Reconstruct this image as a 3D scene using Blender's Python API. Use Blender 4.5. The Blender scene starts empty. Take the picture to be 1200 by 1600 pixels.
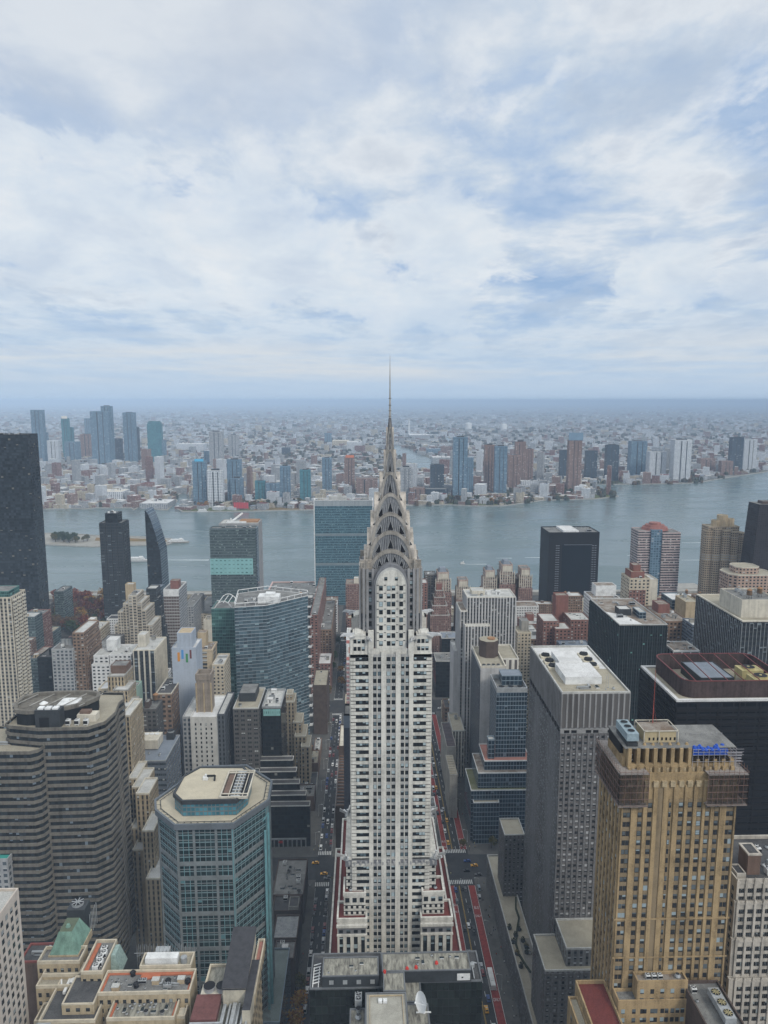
import bpy, bmesh, math, random
from mathutils import Vector, Matrix
from math import radians, sin, cos, tan, atan, pi, floor

# ------------------------------------------------------------------ camera
CH = 304.0; FPX = 1150.0; PITCH = radians(8.65); YAW = radians(1.5)
scene = bpy.context.scene
COL = scene.collection
cam_d = bpy.data.cameras.new("camera"); cam = bpy.data.objects.new("camera", cam_d); COL.objects.link(cam)
cam.location = (0, 0, CH); cam.rotation_euler = (pi/2 - PITCH, 0, -YAW)
cam_d.sensor_fit = 'VERTICAL'; cam_d.sensor_height = 36; cam_d.lens = FPX/1600*36
cam_d.clip_start = 1; cam_d.clip_end = 300000
scene.camera = cam
CM = cam.rotation_euler.to_matrix()

# ------------------------------------------------------------------ world
world = bpy.data.worlds.new("World"); scene.world = world; world.use_nodes = True
def build_world():
    nt = world.node_tree; N = nt.nodes; L = nt.links; N.clear()
    def n(t, **k):
        o = N.new(t)
        for a, b in k.items(): setattr(o, a, b)
        return o
    def mth(op, a, b=None, c=None, clamp=False):
        o = n('ShaderNodeMath', operation=op, use_clamp=clamp)
        for i, v in enumerate((a, b, c)):
            if v is None: continue
            if isinstance(v, (int, float)): o.inputs[i].default_value = v
            else: L.new(v, o.inputs[i])
        return o.outputs[0]
    def ramp(f, pts):
        r = n('ShaderNodeValToRGB'); e = r.color_ramp.elements
        while len(e) < len(pts): e.new(.5)
        for q, (p, c) in zip(e, pts):
            q.position = p; q.color = (*c, 1) if isinstance(c, tuple) else (c, c, c, 1)
        L.new(f, r.inputs[0]); return r.outputs[0]
    def mix(f, a, b):
        m = n('ShaderNodeMix', data_type='RGBA')
        if isinstance(f, (int, float)): m.inputs[0].default_value = f
        else: L.new(f, m.inputs[0])
        for s, v in ((6, a), (7, b)):
            if isinstance(v, tuple): m.inputs[s].default_value = (*v, 1)
            else: L.new(v, m.inputs[s])
        return m.outputs[2]
    sky = n('ShaderNodeTexSky', sky_type='NISHITA', sun_disc=False, sun_elevation=radians(38), sun_rotation=radians(150))
    sky.altitude = 300; sky.air_density = 1.0; sky.dust_density = 2.0
    tc = n('ShaderNodeTexCoord'); sp = n('ShaderNodeSeparateXYZ'); L.new(tc.outputs['Generated'], sp.inputs[0])
    X, Y, Z = sp.outputs
    zz = mth('ADD', mth('MAXIMUM', Z, 0.0), 0.10)
    cb = n('ShaderNodeCombineXYZ'); L.new(mth('DIVIDE', X, zz), cb.inputs[0]); L.new(mth('DIVIDE', Y, zz), cb.inputs[1]); cb.inputs[2].default_value = 3.7
    def noise(vec, sc, det=8, rough=.55, dist=0.0, off=(0, 0, 0), stretch=(1, 1, 1)):
        mp = n('ShaderNodeMapping'); mp.inputs['Location'].default_value = off; mp.inputs['Scale'].default_value = stretch
        L.new(vec, mp.inputs[0])
        t = n('ShaderNodeTexNoise'); t.inputs['Scale'].default_value = sc; t.inputs['Detail'].default_value = det
        t.inputs['Roughness'].default_value = rough; t.inputs['Distortion'].default_value = dist
        L.new(mp.outputs[0], t.inputs['Vector']); return t.outputs[0]
    P = cb.outputs[0]
    a = noise(P, .62, 6, .5, .1, (3.1, 1.2, 0), (1, .8, 1))
    b = noise(P, 2.1, 10, .58, .15, (7.7, 4.1, 0), (1, .8, 1))
    sx = n('ShaderNodeVectorMath', operation='DOT_PRODUCT'); L.new(tc.outputs['Generated'], sx.inputs[0]); sx.inputs[1].default_value = Vector((.42, -.62, .62)).normalized()
    # deck cover, with thin places that show a cold blue
    dens = mth('ADD', mth('MULTIPLY', a, .42), mth('MULTIPLY', b, .58))
    deck = ramp(dens, [(.37, (.36, .50, .71)), (.44, (.50, .61, .77)), (.49, (.65, .72, .80)), (.535, (.82, .84, .86)), (.575, (.72, .75, .79)), (.65, (.58, .63, .70)), (.75, (.50, .56, .64))])
    lit = noise(P, 5.0, 8, .6, .1, (1.3, 9.4, 1.0), (1, .55, 1)); lit2 = noise(P, 1.1, 3, .5, 0, (5, 2, 1))
    col = mix(mth('MULTIPLY', mth('MULTIPLY', ramp(lit, [(.50, 0.0), (.62, 1.0)]), ramp(lit2, [(.40, .25), (.60, 1.0)])), .62), deck, (.93, .93, .92))
    und = noise(P, 3.3, 8, .55, .1, (2.3, 3.4, 5.0), (1, .5, 1))
    col = mix(ramp(und, [(.52, 0.0), (.66, .62)]), col, (.47, .56, .69))
    # smooth high grey sheet on the upper left of the view
    sheet = noise(P, .42, 8, .5, .2, (0.35, 6.2, 0.5)); up = ramp(Z, [(.24, 0.0), (.40, 1.0)]); lf = ramp(mth('ADD', mth('MULTIPLY', X, -1.0), .5), [(.28, 0.0), (.60, 1.0)])
    col = mix(mth('MULTIPLY', mth('MULTIPLY', up, lf), ramp(sheet, [(.30, .35), (.50, .95)])), col, mix(ramp(b, [(.4, 0.0), (.6, 1.0)]), (.66, .70, .76), (.80, .82, .84)))
    # low cumulus banks, ragged by fine noise
    best = None
    for (px_, py_, r_, fl) in ((110, 345, .15, 1.5), (230, 385, .15, 1.7), (370, 380, .14, 1.5), (455, 415, .11, 1.6), (560, 455, .11, 1.8), (650, 475, .09, 1.9), (700, 380, .10, 1.3), (1032, 440, .062, 1.25), (725, 540, .03, 2), (1150, 575, .04, 2.6), (40, 300, .09, 1.2), (1180, 440, .04, 1.5)):
        d = ray(px_, py_).normalized(); v = n('ShaderNodeVectorMath', operation='SUBTRACT'); L.new(tc.outputs['Generated'], v.inputs[0]); v.inputs[1].default_value = d
        v2 = n('ShaderNodeVectorMath', operation='MULTIPLY'); L.new(v.outputs[0], v2.inputs[0]); v2.inputs[1].default_value = (1, 1, fl); ln = n('ShaderNodeVectorMath', operation='LENGTH'); L.new(v2.outputs[0], ln.inputs[0])
        k = mth('SUBTRACT', 1.0, mth('DIVIDE', ln.outputs['Value'], r_)); best = k if best is None else mth('MAXIMUM', best, k)
    c = noise(tc.outputs['Generated'], 11, 12, .62, .4, (1.35, 0.2, 2.0), (1, 1, 1.5))
    pf = mth('ADD', best, mth('MULTIPLY', mth('SUBTRACT', c, .5), 2.6))
    shade = ramp(noise(tc.outputs['Generated'], 7, 9, .6, .3, (4, 1, 2), (1, 1, 1.8)), [(.36, (.66, .72, .80)), (.50, (.80, .84, .87)), (.62, (.90, .90, .89))])
    col = mix(mth('MULTIPLY', ramp(pf, [(.02, 0.0), (.22, .75), (.5, .95)]), .86), col, shade)
    # nearer the horizon the deck closes up into pale air with a faint cream band
    hz = ramp(Z, [(0.0, 1.0), (.04, .8), (.15, 0.0)])
    col = mix(hz, col, (.53, .655, .80))
    cr = noise(tc.outputs['Generated'], 3.0, 6, .6, 0, (0, 0, 0), (1, 1, 14))
    col = mix(mth('MULTIPLY', ramp(Z, [(.018, 0.0), (.038, 1.0), (.06, 1.0), (.09, 0.0)]), mth('MULTIPLY', ramp(cr, [(.42, 0.0), (.6, 1.0)]), .7)), col, (.80, .79, .78))
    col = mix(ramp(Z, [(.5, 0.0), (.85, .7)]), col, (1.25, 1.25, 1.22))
    tn = n('ShaderNodeVectorMath', operation='MULTIPLY'); L.new(col, tn.inputs[0]); tn.inputs[1].default_value = (.86, .895, .935); col = tn.outputs[0]
    # the hidden sun brightens the cloud behind the camera
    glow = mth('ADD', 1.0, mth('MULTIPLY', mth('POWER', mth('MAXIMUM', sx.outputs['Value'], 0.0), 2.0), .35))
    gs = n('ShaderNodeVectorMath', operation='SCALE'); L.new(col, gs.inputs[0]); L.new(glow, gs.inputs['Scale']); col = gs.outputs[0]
    # nishita light shines faintly through the deck
    bgs = n('ShaderNodeBackground'); L.new(sky.outputs[0], bgs.inputs[0]); bgs.inputs[1].default_value = .10
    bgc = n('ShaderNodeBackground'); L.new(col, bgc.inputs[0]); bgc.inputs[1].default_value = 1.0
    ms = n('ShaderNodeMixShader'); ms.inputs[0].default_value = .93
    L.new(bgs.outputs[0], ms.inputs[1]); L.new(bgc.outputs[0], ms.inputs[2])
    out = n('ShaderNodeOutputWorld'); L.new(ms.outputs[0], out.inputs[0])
sd = bpy.data.lights.new("sun", 'SUN'); sun = bpy.data.objects.new("sun", sd); COL.objects.link(sun)
sd.energy = 1.5; sd.angle = radians(13); sd.color = (1, .93, .82)
# sun behind the camera's right shoulder, veiled by cloud
sun.rotation_euler = Vector((-0.42, 0.62, -0.62)).to_track_quat('-Z', 'Y').to_euler()
scene.view_settings.view_transform = 'Standard'; scene.view_settings.look = 'None'
scene.view_settings.exposure = 0.1; scene.view_settings.gamma = 1.0
scene.render.use_motion_blur = False
scene.cycles.volume_bounces = 0; scene.cycles.max_bounces = 5; scene.cycles.diffuse_bounces = 1; scene.cycles.glossy_bounces = 2
scene.cycles.use_denoising = True

# ------------------------------------------------------------------ pixel helpers (photo pixels 1200x1600 -> metres)
def ray(px, py): return CM @ Vector(((px-600)/FPX, (800-py)/FPX, -1))
def W(px, py, z=0.0):
    d = ray(px, py); t = (z-CH)/d.z; return (d.x*t, d.y*t)
def at(px, py, Y):
    d = ray(px, py); t = Y/d.y; return (d.x*t, CH+d.z*t)
def PX(x, y, z):
    v = CM.transposed() @ Vector((x, y, z-CH)); return (600+FPX*v.x/-v.z, 800-FPX*v.y/-v.z)

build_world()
# ------------------------------------------------------------------ materials
MATS = {}
def _mat(name):
    m = bpy.data.materials.new(name); m.use_nodes = True; nt = m.node_tree; nt.nodes.clear()
    return m, nt
def _b(nt):
    o = nt.nodes.new('ShaderNodeOutputMaterial'); b = nt.nodes.new('ShaderNodeBsdfPrincipled'); nt.links.new(b.outputs[0], o.inputs[0]); return b
def _m(nt, op, a, b=None, c=None, clamp=False):
    o = nt.nodes.new('ShaderNodeMath'); o.operation = op; o.use_clamp = clamp
    for i, v in enumerate((a, b, c)):
        if v is None: continue
        if isinstance(v, (int, float)): o.inputs[i].default_value = v
        else: nt.links.new(v, o.inputs[i])
    return o.outputs[0]
def _mix(nt, f, a, b, blend='MIX'):
    m = nt.nodes.new('ShaderNodeMix'); m.data_type = 'RGBA'; m.blend_type = blend
    if isinstance(f, (int, float)): m.inputs[0].default_value = f
    else: nt.links.new(f, m.inputs[0])
    for s, v in ((6, a), (7, b)):
        if isinstance(v, (tuple, list)): m.inputs[s].default_value = (*v[:3], 1)
        else: nt.links.new(v, m.inputs[s])
    return m.outputs[2]
def _ramp(nt, f, pts, const=False):
    r = nt.nodes.new('ShaderNodeValToRGB'); e = r.color_ramp.elements
    if const: r.color_ramp.interpolation = 'CONSTANT'
    while len(e) < len(pts): e.new(.5)
    for q, (p, c) in zip(e, pts):
        q.position = p; q.color = (*c, 1) if isinstance(c, (tuple, list)) else (c, c, c, 1)
    nt.links.new(f, r.inputs[0]); return r.outputs[0]
def _noise(nt, sc, det=4, rough=.6, stretch=None, coord='Object', dist=0):
    tc = nt.nodes.new('ShaderNodeTexCoord'); v = tc.outputs[coord]
    if stretch:
        mp = nt.nodes.new('ShaderNodeMapping'); mp.inputs['Scale'].default_value = stretch; nt.links.new(v, mp.inputs[0]); v = mp.outputs[0]
    t = nt.nodes.new('ShaderNodeTexNoise'); t.inputs['Scale'].default_value = sc; t.inputs['Detail'].default_value = det; t.inputs['Roughness'].default_value = rough
    t.inputs['Distortion'].default_value = dist
    nt.links.new(v, t.inputs['Vector']); return t.outputs[0]
def _rgb(nt, c):
    r = nt.nodes.new('ShaderNodeRGB'); r.outputs[0].default_value = (*c[:3], 1); return r.outputs[0]
def dirty(nt, base, amt=.28, sc=.06, streak=True):
    """weathering: broad blotches, fine grain and run-off streaks"""
    n1 = _noise(nt, sc, 6, .65); n2 = _noise(nt, sc*14, 3, .7)
    f = _m(nt, 'ADD', _m(nt, 'MULTIPLY', n1, .6), _m(nt, 'MULTIPLY', n2, .4))
    if streak:
        n3 = _noise(nt, .5, 3, .6, (1.2, 1.2, .06)); f = _m(nt, 'ADD', _m(nt, 'MULTIPLY', f, .65), _m(nt, 'MULTIPLY', n3, .35))
    g = _ramp(nt, f, [(.32, 1-amt*1.6), (.55, 1.0), (.75, 1+amt*.35)])
    return _mix(nt, 1.0, base, g, 'MULTIPLY')
def plain(name, c, rough=.8, amt=.25, sc=.08, metal=0.0, streak=False, spec=.2):
    if name in MATS: return MATS[name]
    m, nt = _mat(name); b = _b(nt)
    nt.links.new(dirty(nt, _rgb(nt, c), amt, sc, streak), b.inputs['Base Color'])
    b.inputs['Roughness'].default_value = rough; b.inputs['Metallic'].default_value = metal; b.inputs['Specular IOR Level'].default_value = spec
    MATS[name] = m; return m
def roofmat(name, c, c2=None, sc=.35, stain=.5, st=None):
    """gravel and membrane roofing with patches, joints and stains"""
    if name in MATS: return MATS[name]
    m, nt = _mat(name); b = _b(nt); c2 = c2 or tuple(x*.6 for x in c)
    n1 = _noise(nt, sc*.35, 7, .7, st, dist=.4); n2 = _noise(nt, sc*9, 2, .8)
    col = _mix(nt, _ramp(nt, n1, [(.38, stain), (.60, 0.0)]), c, c2)
    col = _mix(nt, 1.0, col, _ramp(nt, n2, [(.3, .72), (.7, 1.18)]), 'MULTIPLY')
    nt.links.new(col, b.inputs['Base Color']); b.inputs['Roughness'].default_value = .9; b.inputs['Specular IOR Level'].default_value = .12
    MATS[name] = m; return m
def facade(name, wall, glass=(.02, .025, .03), ww=.5, wh=.55, cy=.5, span=None, mull=0, mh=0, var=.5, blind=.12, blindc=(.45, .46, .45),
           rough=.12, amt=.3, floors_line=0.0, metal=0.0, wrough=.75, g2=None, relief=.35, linec=None, band=0, bandc=None, spec=.5, bow=0.0):
    """window grid: u counts bays, v counts floors"""
    if name in MATS: return MATS[name]
    m, nt = _mat(name); b = _b(nt); L = nt.links
    uv = nt.nodes.new('ShaderNodeUVMap'); sp = nt.nodes.new('ShaderNodeSeparateXYZ'); L.new(uv.outputs[0], sp.inputs[0]); U, V = sp.outputs[0], sp.outputs[1]
    fx = _m(nt, 'FRACT', U); fy = _m(nt, 'FRACT', V); ix = _m(nt, 'FLOOR', U); iy = _m(nt, 'FLOOR', V)
    mx = _m(nt, 'LESS_THAN', _m(nt, 'ABSOLUTE', _m(nt, 'SUBTRACT', fx, .5)), ww/2) if ww < 1 else None
    my = _m(nt, 'LESS_THAN', _m(nt, 'ABSOLUTE', _m(nt, 'SUBTRACT', fy, cy)), wh/2) if wh < 1 else None
    if mx is not None and my is not None: win = _m(nt, 'MULTIPLY', mx, my)
    elif mx is not None: win = mx
    elif my is not None: win = my
    else: win = _m(nt, 'ADD', _m(nt, 'MULTIPLY', fx, 0.0), 1.0)
    # mullions cut the pane
    if mull:
        e = _m(nt, 'ABSOLUTE', _m(nt, 'SUBTRACT', _m(nt, 'FRACT', _m(nt, 'MULTIPLY', U, mull)), .5))
        win = _m(nt, 'MULTIPLY', win, _m(nt, 'LESS_THAN', e, .44))
    if mh:
        e = _m(nt, 'ABSOLUTE', _m(nt, 'SUBTRACT', _m(nt, 'FRACT', _m(nt, 'MULTIPLY', V, mh)), .5))
        win = _m(nt, 'MULTIPLY', win, _m(nt, 'LESS_THAN', e, .45))
    inside = _m(nt, 'GREATER_THAN', _m(nt, 'ADD', _m(nt, 'ABSOLUTE', U), _m(nt, 'ABSOLUTE', V)), 0.0001)
    win = _m(nt, 'MULTIPLY', win, inside)
    cb = nt.nodes.new('ShaderNodeCombineXYZ')
    if ww >= 1 and mull: L.new(_m(nt, 'FLOOR', _m(nt, 'MULTIPLY', U, mull)), cb.inputs[0])
    else: L.new(ix, cb.inputs[0])
    L.new(iy, cb.inputs[1])
    wn = nt.nodes.new('ShaderNodeTexWhiteNoise'); wn.noise_dimensions = '3D'; L.new(cb.outputs[0], wn.inputs['Vector'])
    glass = tuple(x*.7 for x in glass); g2 = g2 or tuple(min(1, x*3.2+.02) for x in glass)
    big = _noise(nt, .045, 3, .6)
    gcol = _mix(nt, _m(nt, 'MULTIPLY', _m(nt, 'POWER', wn.outputs['Value'], 1.6), var), glass, g2)
    gcol = _mix(nt, _m(nt, 'MULTIPLY', _ramp(nt, big, [(.42, 0.0), (.62, 1.0)]), .45*var), gcol, g2)  # broad patches of reflection painted into the glass colour
    if blind:
        wc = nt.nodes.new('ShaderNodeSeparateXYZ'); L.new(wn.outputs['Color'], wc.inputs[0])
        bl = _m(nt, 'MULTIPLY', _m(nt, 'LESS_THAN', wc.outputs[0], blind), _m(nt, 'GREATER_THAN', _m(nt, 'SUBTRACT', fy, cy), _m(nt, 'SUBTRACT', _m(nt, 'MULTIPLY', wc.outputs[1], wh*.7), wh*.42)))
        gcol = _mix(nt, bl, gcol, blindc)
    wallc = _rgb(nt, tuple(min(.8, x*1.1) for x in wall) if max(wall) > .12 else wall)
    if span and mx is not None: wallc = _mix(nt, mx, wallc, span)
    if bandc:  # every few floors a mechanical or stone band
        bb = _m(nt, 'LESS_THAN', _m(nt, 'FRACT', _m(nt, 'DIVIDE', V, band)), 1.0/band)
        wallc = _mix(nt, bb, wallc, bandc); win = _m(nt, 'MULTIPLY', win, _m(nt, 'SUBTRACT', 1.0, bb))
    if linec:
        ln = _m(nt, 'GREATER_THAN', _m(nt, 'ABSOLUTE', _m(nt, 'SUBTRACT', fx, .5)), .5-floors_line)
        wallc = _mix(nt, ln, wallc, linec); win = _m(nt, 'MULTIPLY', win, _m(nt, 'SUBTRACT', 1.0, ln))
    wallc = dirty(nt, wallc, amt, .05, True)
    col = _mix(nt, win, wallc, gcol); L.new(col, b.inputs['Base Color'])
    L.new(_m(nt, 'ADD', _m(nt, 'MULTIPLY', win, rough-wrough), wrough), b.inputs['Roughness'])
    L.new(_m(nt, 'ADD', _m(nt, 'MULTIPLY', win, spec-.12), .12), b.inputs['Specular IOR Level'])
    if metal: L.new(_m(nt, 'MULTIPLY', _m(nt, 'SUBTRACT', 1.0, win), metal), b.inputs['Metallic'])
    bp = nt.nodes.new('ShaderNodeBump'); bp.inputs['Strength'].default_value = .9; bp.inputs['Distance'].default_value = relief
    h = _m(nt, 'SUBTRACT', _m(nt, 'MULTIPLY', wn.outputs['Value'], _m(nt, 'MULTIPLY', win, .06)), win)
    L.new(h, bp.inputs['Height']); L.new(bp.outputs[0], b.inputs['Normal'])
    MATS[name] = m; return m
def panemat(name, dark=(.018, .022, .026), mid=(.10, .14, .16), light=(.50, .54, .54), pm=.35, pl=.12):
    """one tone for each window: dark room, half reflection, or a drawn blind"""
    if name in MATS: return MATS[name]
    m, nt = _mat(name); b = _b(nt)
    uv = nt.nodes.new('ShaderNodeUVMap'); oi = nt.nodes.new('ShaderNodeObjectInfo')
    sp = nt.nodes.new('ShaderNodeSeparateXYZ'); nt.links.new(uv.outputs[0], sp.inputs[0])
    cell = _m(nt, 'FLOOR', sp.outputs[0])
    cb = nt.nodes.new('ShaderNodeCombineXYZ'); nt.links.new(_m(nt, 'ADD', cell, _m(nt, 'MULTIPLY', oi.outputs['Random'], 917.0)), cb.inputs[0])
    wn = nt.nodes.new('ShaderNodeTexWhiteNoise'); wn.noise_dimensions = '3D'; nt.links.new(cb.outputs[0], wn.inputs['Vector'])
    base = _ramp(nt, wn.outputs['Value'], [(0, dark), (1-pm-pl, mid), (1-pl, light)], True)
    # blinds hang from the head of the window: only the upper part of the pane is light
    sc = nt.nodes.new('ShaderNodeSeparateXYZ'); nt.links.new(wn.outputs['Color'], sc.inputs[0])
    up = _m(nt, 'GREATER_THAN', sp.outputs[1], _m(nt, 'MULTIPLY', sc.outputs[1], .85))
    col = _mix(nt, up, dark, base)
    nt.links.new(col, b.inputs['Base Color']); b.inputs['Roughness'].default_value = .12; b.inputs['Specular IOR Level'].default_value = .5
    MATS[name] = m; return m

# ------------------------------------------------------------------ mesh builder
class MB:
    def __init__(s): s.v = []; s.f = []; s.m = []; s.uv = []
    def quad(s, p, mi=0, uv=None):
        i = len(s.v); s.v += [tuple(q) for q in p]; s.f.append(tuple(range(i, i+len(p)))); s.m.append(mi)
        s.uv.append(uv or [(0, 0)]*len(p))
    def wall(s, a, b, z0, z1, mi=0, nb=None, nf=None, bay=3.5, fh=3.0):
        """vertical rectangle from a to b (outside on the right-hand side when walking a->b)"""
        L = math.hypot(b[0]-a[0], b[1]-a[1])
        if nb is None: nb = max(1, round(L/bay)) if bay else 0
        if nf is None: nf = max(1, round((z1-z0)/fh)) if fh else 0
        o = 100 if nb else 0
        s.quad([(a[0], a[1], z0), (b[0], b[1], z0), (b[0], b[1], z1), (a[0], a[1], z1)], mi,
               [(o, o), (o+nb, o), (o+nb, o+nf), (o, o+nf)] if nb else None)
    def prism(s, poly, z0, z1, mi=0, top=0, bay=3.5, fh=3.0, bottom=False):
        """poly counter-clockwise; top = material index of the top, None for open"""
        n = len(poly)
        for i in range(n): s.wall(poly[i], poly[(i+1) % n], z0, z1, mi, bay=bay, fh=fh)
        if top is not None: s.quad([(x, y, z1) for x, y in poly], top)
        if bottom: s.quad([(x, y, z0) for x, y in reversed(poly)], mi)
    def box(s, x0, x1, y0, y1, z0, z1, mi=0, top=None, bay=0, fh=0):
        s.prism([(x0, y0), (x1, y0), (x1, y1), (x0, y1)], z0, z1, mi, mi if top is None else top, bay, fh, True)
    def taper(s, p0, z0, p1, z1, mi=0, top=None):
        n = len(p0)
        for i in range(n):
            j = (i+1) % n
            s.quad([(*p0[i], z0), (*p0[j], z0), (*p1[j], z1), (*p1[i], z1)], mi)
        s.quad([(x, y, z1) for x, y in p1], mi if top is None else top)
        s.quad([(x, y, z0) for x, y in reversed(p0)], mi)
    def cyl(s, x, y, z0, z1, r0, r1=None, n=12, mi=0, top=None):
        r1 = r0 if r1 is None else r1
        p0 = [(x+r0*cos(2*pi*i/n), y+r0*sin(2*pi*i/n)) for i in range(n)]
        p1 = [(x+r1*cos(2*pi*i/n), y+r1*sin(2*pi*i/n)) for i in range(n)]
        s.taper(p0, z0, p1, z1, mi, top)
    def bar(s, a, b, w=.2, mi=0):
        a = Vector(a); b = Vector(b); d = (b-a).normalized()
        u = d.cross(Vector((0, 0, 1)))
        if u.length < 1e-3: u = Vector((1, 0, 0))
        u.normalize(); v = d.cross(u).normalized(); u *= w/2; v *= w/2
        q = [a-u-v, a+u-v, a+u+v, a-u+v]; r = [p+(b-a) for p in q]
        for i in range(4):
            j = (i+1) % 4; s.quad([q[i], r[i], r[j], q[j]], mi)
        s.quad(q, mi); s.quad(r[::-1], mi)
    def ring(s, outer, inner, z0, z1, mi=0):
        """a raised rim between two loops of equal length"""
        n = len(outer)
        for i in range(n):
            j = (i+1) % n
            s.quad([(*outer[i], z0), (*outer[j], z0), (*outer[j], z1), (*outer[i], z1)], mi)
            s.quad([(*inner[j], z0), (*inner[i], z0), (*inner[i], z1), (*inner[j], z1)], mi)
            s.quad([(*outer[i], z1), (*outer[j], z1), (*inner[j], z1), (*inner[i], z1)], mi)
    def build(s, name, mats, parent=None, org=None, smooth=False, link=True):
        org = org if org is not None else (parent_origin(parent) if parent else Vector((0, 0, 0)))
        me = bpy.data.meshes.new(name)
        me.from_pydata([(x-org[0], y-org[1], z-org[2]) for x, y, z in s.v], [], s.f)
        for q in (mats if isinstance(mats, (list, tuple)) else [mats]): me.materials.append(q)
        me.polygons.foreach_set('material_index', s.m)
        ul = me.uv_layers.new(name='UVMap'); flat = [c for f in s.uv for p in f for c in p]; ul.data.foreach_set('uv', flat)
        if smooth: me.polygons.foreach_set('use_smooth', [True]*len(s.f))
        me.update()
        o = bpy.data.objects.new(name, me)
        if link: COL.objects.link(o)
        if parent: o.parent = parent; o['_ox'] = 0
        else: o.location = org
        if '_ox' in o: del o['_ox']
        return o
ORG = {}
def parent_origin(p):
    while p.parent: p = p.parent
    return ORG.get(p.name, p.location)
def thing(name, label, cat, loc=(0, 0, 0), group=None):
    o = bpy.data.objects.new(name, None); COL.objects.link(o); o.location = loc; o.empty_display_size = 1
    ORG[o.name] = Vector(loc); o['label'] = label; o['category'] = cat
    if group: o['group'] = group
    return o
def tag(o, label=None, cat=None, group=None, kind=None):
    if label: o['label'] = label
    if cat: o['category'] = cat
    if group: o['group'] = group
    if kind: o['kind'] = kind
    return o
def inst(proto, parent, x, y, z, s=(1, 1, 1), rz=0, name=None):
    """a copy of a shared mesh (and of its children) as a part; x, y, z in world metres"""
    o = proto.copy(); COL.objects.link(o)
    for k in ('label', 'category', 'group'):
        if k in o: del o[k]
    if parent:
        g = parent_origin(parent); o.parent = parent; o.location = (x-g[0], y-g[1], z-g[2])
    else: o.location = (x, y, z)
    o.scale = s if isinstance(s, tuple) else (s, s, s); o.rotation_euler = (0, 0, rz)
    for ch in proto.children:
        c = ch.copy(); COL.objects.link(c); c.parent = o
    return o
def inset(poly, d):
    """offset a CCW loop inwards"""
    n = len(poly); out = []
    for i in range(n):
        p0, p1, p2 = Vector(poly[i-1]), Vector(poly[i]), Vector(poly[(i+1) % n])
        a = (p1-p0).normalized(); b = (p2-p1).normalized(); na = Vector((-a.y, a.x)); nb = Vector((-b.y, b.x))
        k = na+nb; l = k.length_squared
        k = k*(2/l) if l > 1e-6 else na
        if k.length > 3: k = k.normalized()*3
        out.append(tuple(p1+k*d))
    return out
# ------------------------------------------------------------------ shared small materials
M = {}
M['steel'] = plain('galvanised steel', (.42, .44, .45), .45, .3, .4, .3)
M['white_paint'] = plain('white paint', (.74, .75, .74), .6, .3, .25)
M['dark_metal'] = plain('dark metal', (.045, .05, .055), .5, .3, .3)
M['black'] = plain('black', (.012, .012, .014), .6, .1)
M['cream'] = plain('cream stucco', (.60, .56, .47), .8, .3, .2, streak=True)
M['concrete'] = plain('concrete', (.36, .35, .32), .85, .35, .15, streak=True)
M['tan_brick'] = plain('tan brick plain', (.45, .36, .24), .85, .3, .2, streak=True)
M['brown_brick'] = plain('brown brick plain', (.17, .115, .09), .85, .3, .2, streak=True)
M['red_brick'] = plain('red brick plain', (.235, .11, .09), .85, .3, .2, streak=True)
M['dark_brick'] = plain('dark brick plain', (.10, .075, .065), .85, .3, .2)
M['grey_stone'] = plain('grey stone', (.30, .30, .30), .85, .3, .15, streak=True)
M['wood'] = plain('tank wood', (.20, .13, .08), .85, .3, 1.0)
M['rust'] = plain('rusty top', (.34, .19, .10), .85, .35, .6)
M['orange'] = plain('orange membrane', (.42, .14, .075), .8, .2, .5)
M['copper'] = plain('verdigris copper', (.19, .32, .26), .7, .4, .25, streak=True)
M['yellow'] = plain('yellow paint', (.46, .40, .20), .6, .2, .5)
M['glass'] = plain('plain dark glass', (.02, .03, .035), .08, .1)
M['teal_glass'] = plain('teal glass', (.04, .14, .15), .1, .3, .2)
M['blue_sheet'] = plain('blue tarpaulin', (.03, .10, .48), .6, .45, 1.2)
M['net'] = plain('dark debris netting', (.055, .045, .04), .9, .6, .8)
_nt = M['net'].node_tree; _pb = [x for x in _nt.nodes if x.type == 'BSDF_PRINCIPLED'][0]; _nt.links.new(_ramp(_nt, _noise(_nt, 1.2, 4, .7, (1, 1, .3)), [(.35, .45), (.65, .9)]), _pb.inputs['Alpha'])
M['red_roof'] = roofmat('oxide red roofing', (.155, .045, .04), (.09, .03, .03), .3)
M['gravel'] = roofmat('tan gravel roof', (.36, .33, .26), (.22, .20, .16), .4)
M['grey_roof'] = roofmat('grey membrane roof', (.23, .23, .22), (.10, .10, .10), .3, .8)
M['pale_roof'] = roofmat('pale membrane roof', (.52, .52, .50), (.30, .30, .28), .3, .7)
M['white_roof'] = roofmat('white coated roof', (.66, .66, .65), (.42, .42, .41), .3, .6)
M['black_roof'] = roofmat('tar roof', (.055, .055, .058), (.12, .12, .12), .25, .7)
M['brown_roof'] = roofmat('brown gravel roof', (.17, .13, .10), (.32, .30, .27), .5, .9)
M['stain_roof'] = roofmat('stained concrete roof', (.33, .32, .27), (.09, .085, .075), 1.6, .9, (1.6, .35, 1))
M['blue_roof'] = roofmat('blue grey roof', (.22, .25, .29), (.14, .16, .19), .3)
M['pink_roof'] = roofmat('pink tiled terrace', (.42, .20, .16), (.28, .14, .11), .5)

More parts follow.
